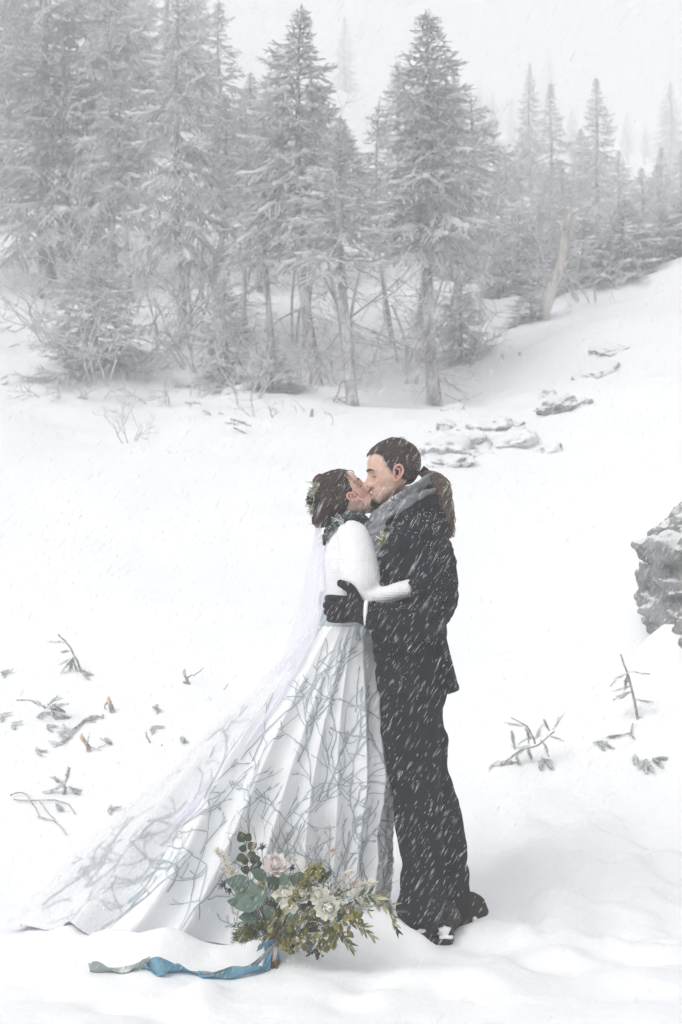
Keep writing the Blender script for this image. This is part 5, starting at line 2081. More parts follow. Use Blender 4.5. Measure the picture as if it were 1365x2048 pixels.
# knit cardigan
tor = body_loft([(1046, 676, 722, .07), (1058, 664, 736, .125), (1076, 655, 746, .16), (1110, 646, 750, .165), (1150, 645, 748, .150), (1185, 649, 746, .138), (1205, 645, 744, .136), (1222, 640, 744, .138)], 26, WY)
slv = arm([(697, 1058, 5.925, .050, .040), (708, 1078, 5.895, .062, .062), (718, 1115, 5.865, .066, .068), (722, 1150, 5.85, .064, .070), (722, 1180, 5.84, .060, .064), (735, 1196, 5.832, .054, .044), (765, 1192, 5.825, .046, .034), (795, 1183, 5.815, .042, .031), (818, 1176, 5.805, .038, .030), (828, 1173, 5.80, .037, .031)], 40)
fars = arm([(700, 1060, 6.15, .05, .045), (720, 1085, 6.19, .06, .062), (740, 1120, 6.24, .056, .06), (775, 1150, 6.28, .048, .05), (805, 1165, 6.28, .040, .042), (825, 1168, 6.25, .036, .036)], 26)


def knit_wr(V):
    d = 0.004 * fbm(V * np.array([9, 7, 10.0]), 3, 12)
    c = P(722, 1190, 5.84)
    k = np.exp(-(((V[:, 0] - c[0]) / .07) ** 2 + ((V[:, 2] - c[2]) / .05) ** 2)) * (V[:, 1] < 5.95)
    d = d + .0045 * k * np.sin((V[:, 0] - c[0]) * 150 + (V[:, 2] - c[2]) * 110 + 2 * vnoise(V * 9, 3))
    s = P(690, 1075, 5.9)
    seam = np.abs((V[:, 0] - s[0]) - 0.35 * (V[:, 2] - s[2]) + .02)
    return d - .006 * np.exp(-(seam / .006) ** 2) * (V[:, 2] > CZ - .25) * (V[:, 1] < 5.97)


cardigan = cloth('cardigan', [tor, slv, fars], .0075, M_KNIT, bride, 4, knit_wr)
# her hands, tucked behind his arm and back
wrw = P(826, 1174, 5.802)
fw = [((.034, .026, .018), (.1, .25, .3), .08), ((.037, .028, .019), (.1, .25, .3), .0), ((.034, .026, .018), (.1, .25, .3), -.06), ((.028, .02, .015), (.1, .3, .3), -.14)]
hp = hand(wrw, P(858, 1163, 5.835) - wrw, (0.2, 0, 1), (0, -1, 0), fw, [(.4, 1.0, .0), (.7, 1.25, .006), (.95, 1.35, .012)], .075, .034, .013, .0085)
cloth('glove', hp, .003, M_GLOVE, bride, 2)
wrw = P(823, 1168, 6.25)
hp = hand(wrw, P(850, 1165, 6.225) - wrw, (0, 0, 1), (0.2, 1, 0), fw, [(.4, 1.0, .0), (.7, 1.25, .006), (.95, 1.35, .012)], .075, .034, .013, .0085)
cloth('glove', hp, .003, M_GLOVE, bride, 2)
# bodice showing under the cardigan's hem
cloth('bodice', [body_loft([(1190, 648, 742, .128), (1225, 639, 744, .132), (1250, 636, 746, .130), (1272, 634, 750, .132)], 12, WY)], .006, M_BODICE, bride, 3, lambda V: .002 * fbm(V * 14, 3, 2))

# patterned scarf
A = []
lp = [P(654, 1078, 5.965), P(658, 1060, 5.94), P(676, 1042, 5.925), P(700, 1034, 5.925), P(724, 1040, 5.94), P(744, 1056, 5.975), P(748, 1064, 6.04), P(735, 1056, 6.11), P(700, 1044, 6.14), P(666, 1050, 6.12), P(653, 1070, 6.06), P(652, 1080, 6.0)]
A.append(band(lp, [np.array((.012, -.016, .022))] * 2 + [np.array((.004, -.020, .020))] * 3 + [np.array((-.012, -.006, .022))] * 2 + [np.array((-.004, .014, .02))] * 3 + [np.array((.012, .006, .022))] * 2, .012, 60, '', None, None, 11))
lp2 = [P(652, 1070, 5.98), P(660, 1050, 5.965), P(682, 1034, 5.955), P(706, 1032, 5.955), P(728, 1044, 5.97), P(738, 1052, 6.03), P(720, 1046, 6.10), P(680, 1040, 6.10), P(655, 1062, 6.04)]
A.append(band(lp2, [np.array((.008, -.012, .016))] * 5 + [np.array((.0, .01, .018))] * 4, .010, 48, '', None, None, 12))
fl = [P(728, 1050, 5.925), P(744, 1068, 5.892), P(753, 1095, 5.880), P(756, 1125, 5.885), P(757, 1150, 5.89)]
A.append(band(fl, [np.array((.018, -.006, .016)), np.array((.026, -.006, .010)), np.array((.026, -.006, .0)), np.array((.024, -.004, 0)), np.array((.016, -.004, 0))], .010, 24, '', None, None, 13))
scf = cloth('scarf', A, .0045, M_SCARF2, bride, 2, lambda V: .003 * fbm(V * np.array([40, 40, 60.0]), 3, 15) + .003 * np.sin(V[:, 2] * 170 + V[:, 0] * 120 + 3 * vnoise(V * 12, 2)))
fr = []
for i in range(9):
    c = P(672 + rs.normal(0, 4), 1040 + rs.normal(0, 4), 5.885)
    fr.append(smooth_path([c, c + rs.normal(0, .008, 3) + [0.008, -.006, 0], c + rs.normal(0, .010, 3) + [.014, -.004, -.006]], 7))
V, F = tubes3(fr, [[.0011] * 7] * 9, 4)
obj('fringe', V, F, M_RIME, scf)

# ------------------------------------------------------------------ the gown
HEM = [(0, .168, 6.14), (35, .13, 6.36), (80, -.10, 6.52), (120, -.50, 6.60), (150, -.92, 6.56), (172, -1.16, 6.36), (188, -1.165, 6.14), (204, -1.02, 5.975), (222, -.84, 5.88), (240, -.60, 5.82), (258, -.38, 5.80),
       (278, -.18, 5.815), (300, -.02, 5.845), (322, .09, 5.90), (342, .152, 6.0), (360, .168, 6.14)]
_h = np.array(HEM, float)
_hd = np.concatenate([_h[:-1, 0] - 360, _h[:, 0], _h[1:, 0] + 360])
_hx = np.concatenate([_h[:-1, 1], _h[:, 1], _h[1:, 1]])
_hy = np.concatenate([_h[:-1, 2], _h[:, 2], _h[1:, 2]])
RIDGE = [(188, 7, .050), (206, 6.0, .055), (226, 5.5, .075), (243, 5, .080), (262, 4.6, .060), (278, 4, .075), (291, 3.6, .05), (309, 5, .055), (330, 6, .045), (346, 5, .03),
         (362, 6, .04), (20, 8, .04), (45, 9, .05), (70, 9, .05), (95, 9, .05), (120, 9, .05), (145, 9, .05), (168, 7, .05)]
WC = P(691, 1248, WY)


def skirt_pt(deg, t):
    deg, t = np.broadcast_arrays(np.asarray(deg, float), np.asarray(t, float))
    a = np.radians(deg)
    d = np.mod(deg, 360)
    hx, hy = ci(d, _hd, _hx), ci(d, _hd, _hy)
    wx, wy = WC[0] + .104 * np.cos(a), WC[1] + .134 * np.sin(a)
    left = sstep(-.15, -.9, np.cos(a)) if False else np.clip((-.0 - hx) / 1.1, 0, 1)
    s = t ** np.interp(left, [0, .5, 1], [.72, .90, 1.02])
    x = wx + (hx - wx) * s
    y = wy + (hy - wy) * (t ** .8)
    near = np.clip(-np.sin(a), 0, 1)
    x = x + .028 * np.sin(math.pi * np.clip(t, 0, 1)) * np.clip(np.cos(a), 0, 1)
    hz = gz(hx, hy) + .004
    zt = WC[2] + (hz - WC[2]) * t ** np.interp(left, [0, .6, 1], [1.0, .97, .94])
    # train lying down: flatten where it meets the snow
    gr = gz(x, y) + .006
    z = zt
    # folds
    f = np.zeros_like(t)
    dw = deg + 6 * np.sin(t * 5.5) * left - 4 * left * (1 - t) + 3.0 * np.sin(t * 4.0 + deg * .09)
    for r0, sg, am in RIDGE:
        dd = np.mod(dw - r0 + 180, 360) - 180
        f = f + am * np.exp(-np.abs(dd / (sg * .9)) ** 1.35)
    amp = .10 + .9 * sstep(.02, .75, t)
    fx, fy = np.cos(a), np.sin(a)
    # outward direction of the hem
    e = 1.5
    tx = ci(np.mod(deg + e, 360), _hd, _hx) - ci(np.mod(deg - e, 360), _hd, _hx)
    ty = ci(np.mod(deg + e, 360), _hd, _hy) - ci(np.mod(deg - e, 360), _hd, _hy)
    ln = np.maximum(np.hypot(tx, ty), 1e-6)
    nx, ny = ty / ln, -tx / ln
    k = sstep(0, .25, t)
    ox, oy = fx * (1 - k) + nx * k, fy * (1 - k) + ny * k
    fo = (f * 1.15 - .03) * amp
    q = np.stack([x * 3.2, y * 3.2, z * 3.2], -1)
    fo = fo + .018 * fbm(q, 3, 41) * sstep(.1, .7, t) + .004 * fbm(q * 5, 2, 43)
    x = x + ox * fo
    y = y + oy * fo
    z = z + fo * .55 * left * k
    z = np.maximum(z, gz(x, y, False) + .004 + .004 * f)
    return np.stack([x, y, z], -1)


NS, MT = 440, 170
dg = np.linspace(0, 360, NS, endpoint=False)
tt = np.linspace(0, 1, MT)
SK = skirt_pt(dg[None, :], tt[:, None])
V = SK.reshape(-1, 3)
skirt = obj('skirt', V, [np.array(grid_faces(MT, NS, True), np.int32)], M_SKIRT, bride)

# printed branches: thin flat print strips growing over the cloth
dU = np.gradient(np.concatenate([SK[:, -2:], SK, SK[:, :2]], 1), axis=1)[:, 2:-2] / (360 / NS)
dT = np.gradient(SK, axis=0) * (MT - 1)


def samp(A, deg, t):
    j = (deg % 360) / 360 * NS
    i = min(max(t, 0), 1) * (MT - 1)
    j0, i0 = int(j) % NS, min(int(i), MT - 2)
    fj, fi = j - int(j), i - i0
    j1 = (j0 + 1) % NS
    return (A[i0, j0] * (1 - fj) + A[i0, j1] * fj) * (1 - fi) + (A[i0 + 1, j0] * (1 - fj) + A[i0 + 1, j1] * fj) * fi


rp = random.Random(31)
PV, PF = [], []


def strip(path, w0, w1, bud):
    """path of (deg, t): a tapering flat strip with a small bud at its tip"""
    m = len(path)
    if m < 3:
        return
    pts = np.array([samp(SK, a, b) for a, b in path])
    nr = np.array([norm(np.cross(samp(dU, a, b), samp(dT, a, b))) for a, b in path])
    nr *= np.where(nr[:, 1:2] > 0, -1, 1)
    tg = np.gradient(pts, axis=0)
    sd = np.cross(nr, tg)
    sd /= np.maximum(np.linalg.norm(sd, axis=1, keepdims=True), 1e-9)
    w = np.linspace(w0, w1, m)
    if bud:
        w[-2] *= 1.9
        w[-1] *= .5
    off = .0035
    k = len(PV)
    for i in range(m):
        PV.append(pts[i] + nr[i] * off - sd[i] * w[i])
        PV.append(pts[i] + nr[i] * (off + .0006))
        PV.append(pts[i] + nr[i] * off + sd[i] * w[i])
    for i in range(m - 1):
        a = k + 3 * i
        PF.append((a, a + 1, a + 4, a + 3))
        PF.append((a + 1, a + 2, a + 5, a + 4))


def sprout(deg, t, ang, L, w, lev):
    """grow in the cloth's own plane; ang 0 = straight up the skirt"""
    step = .011
    n = max(3, int(L / step))
    path = [(deg, t)]
    curl = rp.gauss(0, .035)
    forks = []
    for i in range(n):
        ang += curl + rp.gauss(0, .13)
        ang *= .97
        eu = samp(dU, deg, t)
        et = samp(dT, deg, t)
        lu, lt = max(np.linalg.norm(eu), 1e-4), max(np.linalg.norm(et), .2)
        deg += math.sin(ang) * step / max(lu, .0012)
        t -= math.cos(ang) * step / lt
        if t < .03 or t > 1:
            break
        path.append((deg, t))
        if lev > 0 and i > 2 and rp.random() < (.11 if lev > 1 else .13):
            forks.append((deg, t, i / n))
    strip(path, w, w * (.5 if lev > 0 else .75), lev == 0 or rp.random() < .6)
    for d_, t_, q in forks:
        s = rp.choice((-1, 1))
        sprout(d_, t_, ang + s * rp.uniform(.45, 1.0), L * rp.uniform(.2, .42), max(.0016, w * rp.uniform(.5, .72)), lev - 1)


for i in range(42):
    dg0 = 186 + 168 * (i + rp.random()) / 42
    t0 = rp.choice((1.0, 1.0, .97, .93, .85, .7, .55, .42))
    sprout(dg0, t0, rp.gauss(0, .28), rp.uniform(.35, .85) * (1 if t0 > .8 else .7), rp.uniform(.0022, .0042) * (1.6 if i % 9 == 0 else 1), 2)
for i in range(18):
    sprout(rp.uniform(190, 360), rp.uniform(.2, 1.0), rp.gauss(0, .5), rp.uniform(.1, .25), .0028, 1)
pr = obj('branch_print', np.array(PV), [np.array(PF, np.int32)], M_PRINT, skirt)
pr['kind'] = 'stuff'
# a few crumbs of snow lying on the train are left to the ground mounds; sheer overlay on the back and left
NO = 90
d2 = np.linspace(120, 222, NO)
t2 = np.linspace(.0, 1.0, 90)
ov = skirt_pt(d2[None, :], t2[:, None])
mid = skirt_pt(d2[None, :], np.clip(t2[:, None] - .02, 0, 1))
nrm_ = np.stack([-np.ones_like(ov[..., 0]) * .55, -np.clip(np.sin(np.radians(252 - d2))[None] * 0 + .55, 0, 1) * np.ones_like(ov[..., 0]), .5 * np.ones_like(ov[..., 0])], -1)
edge = sstep(222, 206, d2)[None, :, None]
wav = .5 + .5 * vnoise(np.stack([ov[..., 0] * 6, ov[..., 2] * 6, ov[..., 1] * 6], -1).reshape(-1, 3), 71).reshape(ov.shape[:2])
ov = ov + nrm_ * (.012 + .018 * wav[..., None]) * (.35 + .65 * edge)
ov[..., 2] = np.maximum(ov[..., 2], gz(ov[..., 0], ov[..., 1], False) + .008)
obj('overskirt', ov.reshape(-1, 3), [np.array(grid_faces(90, NO), np.int32)], M_OVERLAY, bride)

# veil: pinned under the comb, falling behind her and out over the train
ROWS = [  # left and right edge (px, py), distance of the edges and of the belly of the cloth
    ((636, 1020), (640, 1022), 5.975), ((633, 1040), (641, 1040), 5.972), ((629, 1070), (645, 1075), 5.972), ((622, 1110), (648, 1115), 5.968), ((612, 1160), (649, 1165), 5.96), ((598, 1215), (646, 1215), 5.95),
    ((580, 1275), (634, 1262), 5.94), ((545, 1345), (610, 1310), 5.93), ((480, 1430), (560, 1400), 5.93), ((400, 1515), (490, 1500), 5.93), ((310, 1605), (410, 1600), 5.94), ((220, 1690), (320, 1690), 5.95), ((130, 1775), (230, 1780), 5.96), ((60, 1838), (150, 1848), 6.02), ((40, 1868), (110, 1880), 6.03)]
rows = []
for i, (l, r_, Yv) in enumerate(ROWS):
    cur = []
    q = i / (len(ROWS) - 1)
    for j in np.linspace(0, 1, 13):
        px, py = l[0] * (1 - j) + r_[0] * j, l[1] * (1 - j) + r_[1] * j
        back = (.10 + .22 * sstep(.35, .7, q)) * (1 - j) ** 1.5 + .01 * math.sin(j * 9 + q * 5) * min(1, q * 4)
        cur.append(P(px, py, Yv + back * .9 - .03 * sstep(.4, .6, q)))
    rows.append(cur)
R0 = np.array(rows)
vt = np.linspace(0, len(ROWS) - 1, 100)
G = np.array([smooth_path(R0[:, j], 100) for j in range(13)]).transpose(1, 0, 2)
G = np.array([smooth_path(G[i], 34) for i in range(100)])
G[..., 1] += .003 * np.sin(np.linspace(0, 1, 34)[None, :] * 17 + np.linspace(0, 3, 100)[:, None])
G[..., 2] = np.maximum(G[..., 2], gz(G[..., 0], G[..., 1], False) + .012)
obj('veil', G.reshape(-1, 3), [np.array(grid_faces(100, 34), np.int32)], M_VEIL, bride)
# ------------------------------------------------------------------ the bouquet leaning on the gown
BY = 5.60
rb = np.random.default_rng(19)
gb = P(548, 1950, 5.565)
gb[2] = float(gz(gb[0], gb[1]))
bq = thing('bouquet', "winter bridal bouquet of white flowers and eucalyptus tied with blue and grey ribbon", 'bouquet', gb)
tie_p = P(543, 1885, 5.61)


def leaf_mesh(name, L, W, mat, tip=1.0, curl=.12, fold=.15, blunt=0.0):
    n = 7
    rows = []
    for i in range(n):
        s = i / (n - 1)
        w = W * (math.sin(math.pi * min(1, s * (1 - blunt * .2)) ** (0.75 / tip)) ** 0.8 if 0 < i < n - 1 else (.06 if i else .1))
        z = -curl * L * s * s
        rows.append([(s * L, -w, z + fold * w), (s * L, 0, z), (s * L, w, z + fold * w)])
    R = np.array(rows).reshape(-1, 3)
    return make_mesh(name, R, [np.array(grid_faces(n, 3), np.int32)], mat)


LEAVES = {
    'euc': [leaf_mesh('eucalyptus_leaf', .058, .021, M_EUC, 1.0, c, .12) for c in (.05, .2, -.1)],
    'round': [leaf_mesh('round_leaf', .036, .017, M_EUC2, 1.0, c, .1) for c in (.05, .2)],
    'yel': [leaf_mesh('yellow_leaf', .026, .0085, M_YEL, .9, c, .2) for c in (.1, .3, -.1)],
    'olive': [leaf_mesh('olive_leaf', .042, .0055, M_OLIVE, 1.0, c, .15) for c in (.05, .2)],
    'olive2': [leaf_mesh('olive_leaf', .042, .0050, M_OLIVE2, 1.0, c, .15) for c in (.05, .2)],
    'long': [leaf_mesh('long_leaf', .085, .014, M_EUC2, 1.0, c, .25) for c in (.1, .2)],
}


def orient(d, nrm):
    d = norm(d)
    n_ = np.asarray(nrm, float)
    n_ = n_ - d * np.dot(n_, d)
    n_ = norm(n_)
    s = np.cross(n_, d)
    return Matrix(((d[0], s[0], n_[0]), (d[1], s[1], n_[1]), (d[2], s[2], n_[2])))


def leaf(kind, p, d, nrm, sc=1.0, parent=None, name=None):
    parent = parent or bq
    me = LEAVES[kind][rb.integers(0, len(LEAVES[kind]))]
    o = put(name or me.name.split('.')[0], me, parent)
    o.location = tuple(float(c) for c in (np.asarray(p) - world_origin(parent)))
    o.rotation_mode = 'QUATERNION'
    o.rotation_quaternion = orient(d, nrm).to_quaternion()
    o.scale = (sc, sc, sc)
    return o


def toward(px, py, Y, px2, py2, Y2=None):
    return P(px2, py2, Y if Y2 is None else Y2) - P(px, py, Y)


stems, srad = [], []


def stem(tip, bow=0.0, r0=.0022, start=None):
    a = tie_p + np.array([rb.uniform(-.012, .012), rb.uniform(-.010, .010), 0]) if start is None else np.asarray(start)
    m = (a + tip) / 2 + np.array([bow, rb.uniform(-.02, .01), .01])
    p = smooth_path([a, m, tip], 9)
    stems.append(p)
    srad.append(np.linspace(r0, r0 * .55, 9))
    return p


# big grey-green eucalyptus leaves: px, py base -> tip
for bx, by, tx, ty, dy, s in [
        (535, 1790, 470, 1792, .0, 1.2), (520, 1800, 462, 1818, -.01, 1.05), (532, 1755, 498, 1738, .01, 1.05), (570, 1772, 566, 1742, -.01, 1.0), (560, 1775, 528, 1752, .01, 1.1),
        (552, 1802, 574, 1792, -.02, .75), (548, 1832, 522, 1808, -.02, 1.0), (500, 1770, 448, 1760, .01, 1.1), (520, 1832, 474, 1834, .0, 1.1), (500, 1788, 466, 1770, .02, .9),
        (590, 1850, 574, 1818, -.03, .9), (640, 1845, 660, 1822, -.02, .8), (612, 1900, 640, 1884, -.02, .8), (480, 1806, 446, 1800, .03, .9), (556, 1740, 540, 1716, .03, .8)]:
    Yl = BY - .06 + dy
    p = P(bx, by, Yl)
    d = P(tx, ty, Yl - .015) - p
    leaf('euc', p, d, (rb.normal(0, .2), -1, rb.normal(.25, .15)), s * np.linalg.norm(d) / .058 * .82)
for tx, ty in [(470, 1792), (498, 1738), (566, 1742), (448, 1760)]:
    stem(P(tx + 20, ty + 20, BY), 0)
# upright eucalyptus sprig on the left
sp_ = smooth_path([tie_p, P(520, 1830, 5.62), P(498, 1760, 5.63), P(494, 1700, 5.64), P(486, 1676, 5.645)], 14)
stems.append(sp_)
srad.append(np.linspace(.002, .0012, 14))
for px, py, a, s in [(488, 1684, 110, 1.1), (492, 1682, 60, .9), (494, 1698, 170, .8), (496, 1697, 30, 1.0), (492, 1712, 200, 1.0), (496, 1706, -20, .9), (498, 1722, 175, .8), (500, 1722, 20, 1.1), (500, 1742, 160, .9), (500, 1740, 15, 1.0)]:
    leaf('round', P(px, py, 5.635), (math.cos(rad(a)), -.25, math.sin(rad(a))), (0, -1, .35 + rb.normal(0, .2)), s)

# yellow-green sprays (lower right) with leaf pairs along arching stems
for pts in [[(548, 1880), (590, 1862), (640, 1850), (690, 1842), (718, 1836)], [(550, 1884), (595, 1880), (650, 1874), (695, 1862)], [(548, 1890), (600, 1896), (640, 1892), (668, 1880)],
            [(552, 1870), (600, 1836), (650, 1828), (700, 1822)], [(548, 1872), (562, 1846), (566, 1820), (560, 1795)], [(546, 1870), (585, 1800), (606, 1768), (622, 1738)],
            [(550, 1885), (572, 1890), (584, 1898)], [(548, 1878), (540, 1846), (546, 1830)], [(600, 1770), (620, 1752), (640, 1735)]]:
    n = 8
    pw = smooth_path([P(x, y, BY - .07 + .02 * rb.normal()) for x, y in pts], n + 4)
    stems.append(pw)
    srad.append(np.linspace(.0018, .001, n + 4))
    for i in range(2, n + 4):
        t = norm(pw[min(i + 1, n + 3)] - pw[i - 1])
        for sg in (-1, 1):
            d = t * .5 + np.array([0, -.15, 1.0]) * sg * .9 + rb.normal(0, .25, 3)
            leaf('yel', pw[i], d, (rb.normal(0, .4), -1, rb.normal(0.2, .4)), rb.uniform(.75, 1.25))
# olive branches at the right
for pts in [[(640, 1830), (690, 1812), (735, 1820), (765, 1800), (795, 1822)], [(690, 1840), (720, 1850), (742, 1870)], [(650, 1860), (680, 1868), (698, 1888)], [(700, 1800), (730, 1790), (752, 1796)], [(730, 1800), (772, 1812), (784, 1832), (792, 1856)]]:
    n = 7
    pw = smooth_path([P(x, y, BY - .05 - .03 * i / len(pts)) for i, (x, y) in enumerate(pts)], n + 2)
    stems.append(pw)
    srad.append(np.linspace(.0014, .0008, n + 2))
    for i in range(1, n + 2):
        t = norm(pw[min(i + 1, n + 1)] - pw[i - 1])
        for sg in (-1, 1):
            d = t * .7 + np.array([.1, -.1, -.75 if sg < 0 else .35]) + rb.normal(0, .22, 3)
            leaf('olive' if rb.random() < .55 else 'olive2', pw[i], d, (rb.normal(0, .5), -1, rb.normal(0, .4)), rb.uniform(.7, 1.15))
# long leaves
for bx, by, tx, ty in [(600, 1800, 645, 1745), (590, 1790, 628, 1740), (635, 1770, 665, 1740), (560, 1880, 600, 1830), (560, 1885, 612, 1850), (580, 1830, 590, 1780), (552, 1870, 575, 1822)]:
    p = P(bx, by, BY - .03)
    d = P(tx, ty, BY - .02) - p
    leaf('long', p, d, (rb.normal(0, .5), -1, .2), np.linalg.norm(d) / .085)

# evergreen sprays and fine greens
ev = {M_GREEN: [[], []], M_GREEN2: [[], []]}
for i in range(120):
    px, py = rb.uniform(495, 665), rb.uniform(1790, 1880)
    tipx, tipy = px + rb.normal(22, 26), py - rb.uniform(15, 60)
    if rb.random() < .25:
        px, py, tipx, tipy = rb.uniform(505, 530), rb.uniform(1840, 1880), rb.uniform(470, 500), rb.uniform(1850, 1885)
    m = M_GREEN if rb.random() < .6 else M_GREEN2
    a, b = P(px, py, BY - .04 + rb.normal(0, .02)), P(tipx, tipy, BY - .05 + rb.normal(0, .02))
    c = smooth_path([a, (a + b) / 2 + rb.normal(0, .006, 3), b], 6)
    ev[m][0].append(c)
    ev[m][1].append(np.linspace(.0012, .0007, 6))
    for k in range(1, 6):
        for _ in range(6):
            d = norm(c[k] - c[k - 1]) * .9 + rb.normal(0, .55, 3)
            L = rb.uniform(.010, .026)
            ev[m][0].append(np.stack([c[k], c[k] + norm(d) * L]))
            ev[m][1].append([.0009, .0005])
for m, (pa, ra) in ev.items():
    V, F = tubes3(pa, ra, 3)
    o = obj('evergreen_spray', V, F, m, bq)
    o['kind'] = 'stuff'

# flowers: petals are parts of each flower
def petal_mesh(name, L, W, cup, mat):
    n, m = 5, 5
    R = []
    for i in range(n):
        s = i / (n - 1)
        for j in range(m):
            a = 2 * j / (m - 1) - 1
            w = W * (math.sin(math.pi * (.12 + .80 * s)) ** .7)
            R.append((s * L * (1 - .12 * a * a), a * w, cup * L * (s ** 1.7 + .35 * a * a * s)))
    return make_mesh(name, np.array(R), [np.array(grid_faces(n, m), np.int32)], mat)


PET = {}
for nm, mt in (('ivory', M_PETAL), ('blush', M_PETALP)):
    PET[nm] = [petal_mesh('petal', .030, .015, c, mt) for c in (.15, .45, .8)]


def flower(px, py, Y, face, R, layers, col, centre, name='flower'):
    c = P(px, py, Y)
    fo = thing(name, None, None)
    fo.parent = bq
    fo.location = tuple(float(q) for q in (c - world_origin(bq)))
    f = norm(face)
    V, F = ICO2
    put('flower_centre', make_mesh('flower_centre', V * R * .26 * np.array([1, 1, .8]) * (1 + .15 * vnoise(V * 6, 2))[:, None] + f * R * .12, F, centre), fo)
    u = norm(np.cross(f, [0.2, 0.1, 1.0]))
    w = np.cross(f, u)
    for L in range(layers):
        k = 6 + L
        q = L / max(1, layers - 1)
        for i in range(k):
            a = 6.283 * (i + .5 * (L % 2)) / k + rb.normal(0, .1)
            d = u * math.cos(a) + w * math.sin(a)
            op = np.interp(q, [0, 1], [1.35, .30]) + rb.normal(0, .12)
            dd = norm(d * math.cos(op) + f * math.sin(op))
            nn = norm(f * math.cos(op) - d * math.sin(op))
            me = PET[col][min(2, int((1 - q) * 3))]
            o = put('petal', me, fo)
            o.location = tuple(float(x) for x in d * R * (.10 + .28 * q) - f * R * .25 * q)
            o.rotation_mode = 'QUATERNION'
            o.rotation_quaternion = orient(dd, nn).to_quaternion()
            s = R / .030 * np.interp(q, [0, 1], [.5, .78]) * rb.uniform(.9, 1.1)
            o.scale = (s, s, s)
    if name == 'flower':
        stem(c - f * R * .5, 0, .002)
    return fo


flower(656, 1815, 5.51, (.25, -.95, .1), .040, 8, 'ivory', M_FCENTRE)
flower(638, 1790, 5.54, (-.25, -.85, .5), .034, 5, 'ivory', M_FCENTRE)
flower(552, 1730, 5.57, (.05, -.75, .7), .042, 5, 'blush', M_PETALP)
flower(572, 1788, 5.54, (-.1, -.85, .5), .042, 4, 'ivory', M_FCENTRE)
flower(600, 1788, 5.545, (.2, -.8, .5), .038, 4, 'ivory', M_FCENTRE)
flower(580, 1812, 5.525, (.05, -1, .05), .030, 2, 'ivory', M_FCENTRE)
flower(628, 1756, 5.575, (.3, -.8, .5), .020, 3, 'blush', M_PETALP)
flower(612, 1748, 5.585, (.1, -.8, .6), .022, 3, 'ivory', M_FCENTRE)
flower(676, 1802, 5.545, (.4, -.9, .1), .018, 2, 'ivory', M_FCENTRE)
flower(666, 1790, 5.56, (.1, -.9, .4), .020, 3, 'blush', M_FCENTRE)
flower(486, 1762, 5.575, (-.3, -.9, .2), .016, 3, 'ivory', M_FCENTRE)
flower(516, 1776, 5.555, (-.1, -.95, .2), .012, 3, 'ivory', M_FCENTRE)


def spiky(px, py, Y, R, face):
    """sea-holly head: cone of florets on a star of spiny bracts"""
    c = P(px, py, Y)
    mb = MB()
    V, F = ICO2
    mb.add(V * R * .34 * (1 + .25 * vnoise(V * 9, 4))[:, None] + c, F)
    f = norm(face)
    for i in range(44):
        d = norm(rb.normal(0, 1, 3) + f * .5)
        ln = R * (rb.uniform(.45, .65) if i > 16 else rb.uniform(.8, 1.25))
        s = norm(np.cross(d, rb.normal(0, 1, 3))) * R * (.05 if i > 16 else .085)
        t = norm(np.cross(d, s)) * R * .03
        b = c + d * R * .22
        mb.add([b - s, b + s, b + t, c + d * ln * .6 + s * .9, c + d * ln * .6 - s * .9, c + d * ln], [(0, 4, 3, 1), (4, 5, 3), (0, 2, 4), (2, 1, 3), (2, 3, 4)])
    mb.obj('thistle', M_THISTLE, bq, smooth=False)
    stem(c, 0, .0016)


for a in [(524, 1695, 5.60, .022, (0, -.6, .8)), (520, 1728, 5.585, .024, (-.3, -.8, .5)), (548, 1748, 5.58, .020, (0, -.9, .3)), (584, 1736, 5.59, .018, (.2, -.8, .5)), (447, 1768, 5.58, .028, (-.8, -.5, .2)), (460, 1780, 5.575, .018, (-.7, -.6, 0)), (556, 1762, 5.56, .018, (0, -1, 0)), (510, 1724, 5.59, .018, (-.2, -.8, .4))]:
    spiky(*a)


def plume(pts, n, spread, sz, mat, name):
    pw = smooth_path([P(*p) for p in pts], 30)
    stems.append(pw[::4])
    srad.append(np.linspace(.0014, .0008, len(pw[::4])))
    mb = MB()
    V, F = ICO1
    V = np.array([(1, 0, 0), (-1, 0, 0), (0, 1, 0), (0, -1, 0), (0, 0, 1), (0, 0, -1)], float)
    F = [(0, 2, 4), (2, 1, 4), (1, 3, 4), (3, 0, 4), (2, 0, 5), (1, 2, 5), (3, 1, 5), (0, 3, 5)]
    for i in range(n):
        t = rb.random()
        c = pw[int(t * 29)] + rb.normal(0, 1, 3) * spread * (1.15 - .75 * t)
        d = norm(c - pw[int(t * 29)] + np.array([0, 0, .004]))
        q = np.array(orient(d, rb.normal(0, 1, 3)))
        mb.add((V * np.array([sz * rb.uniform(1.2, 2.2), sz * .6, sz * .45])) @ q.T + c, F)
    o = mb.obj(name, mat, bq, smooth=False)
    o['kind'] = 'stuff'


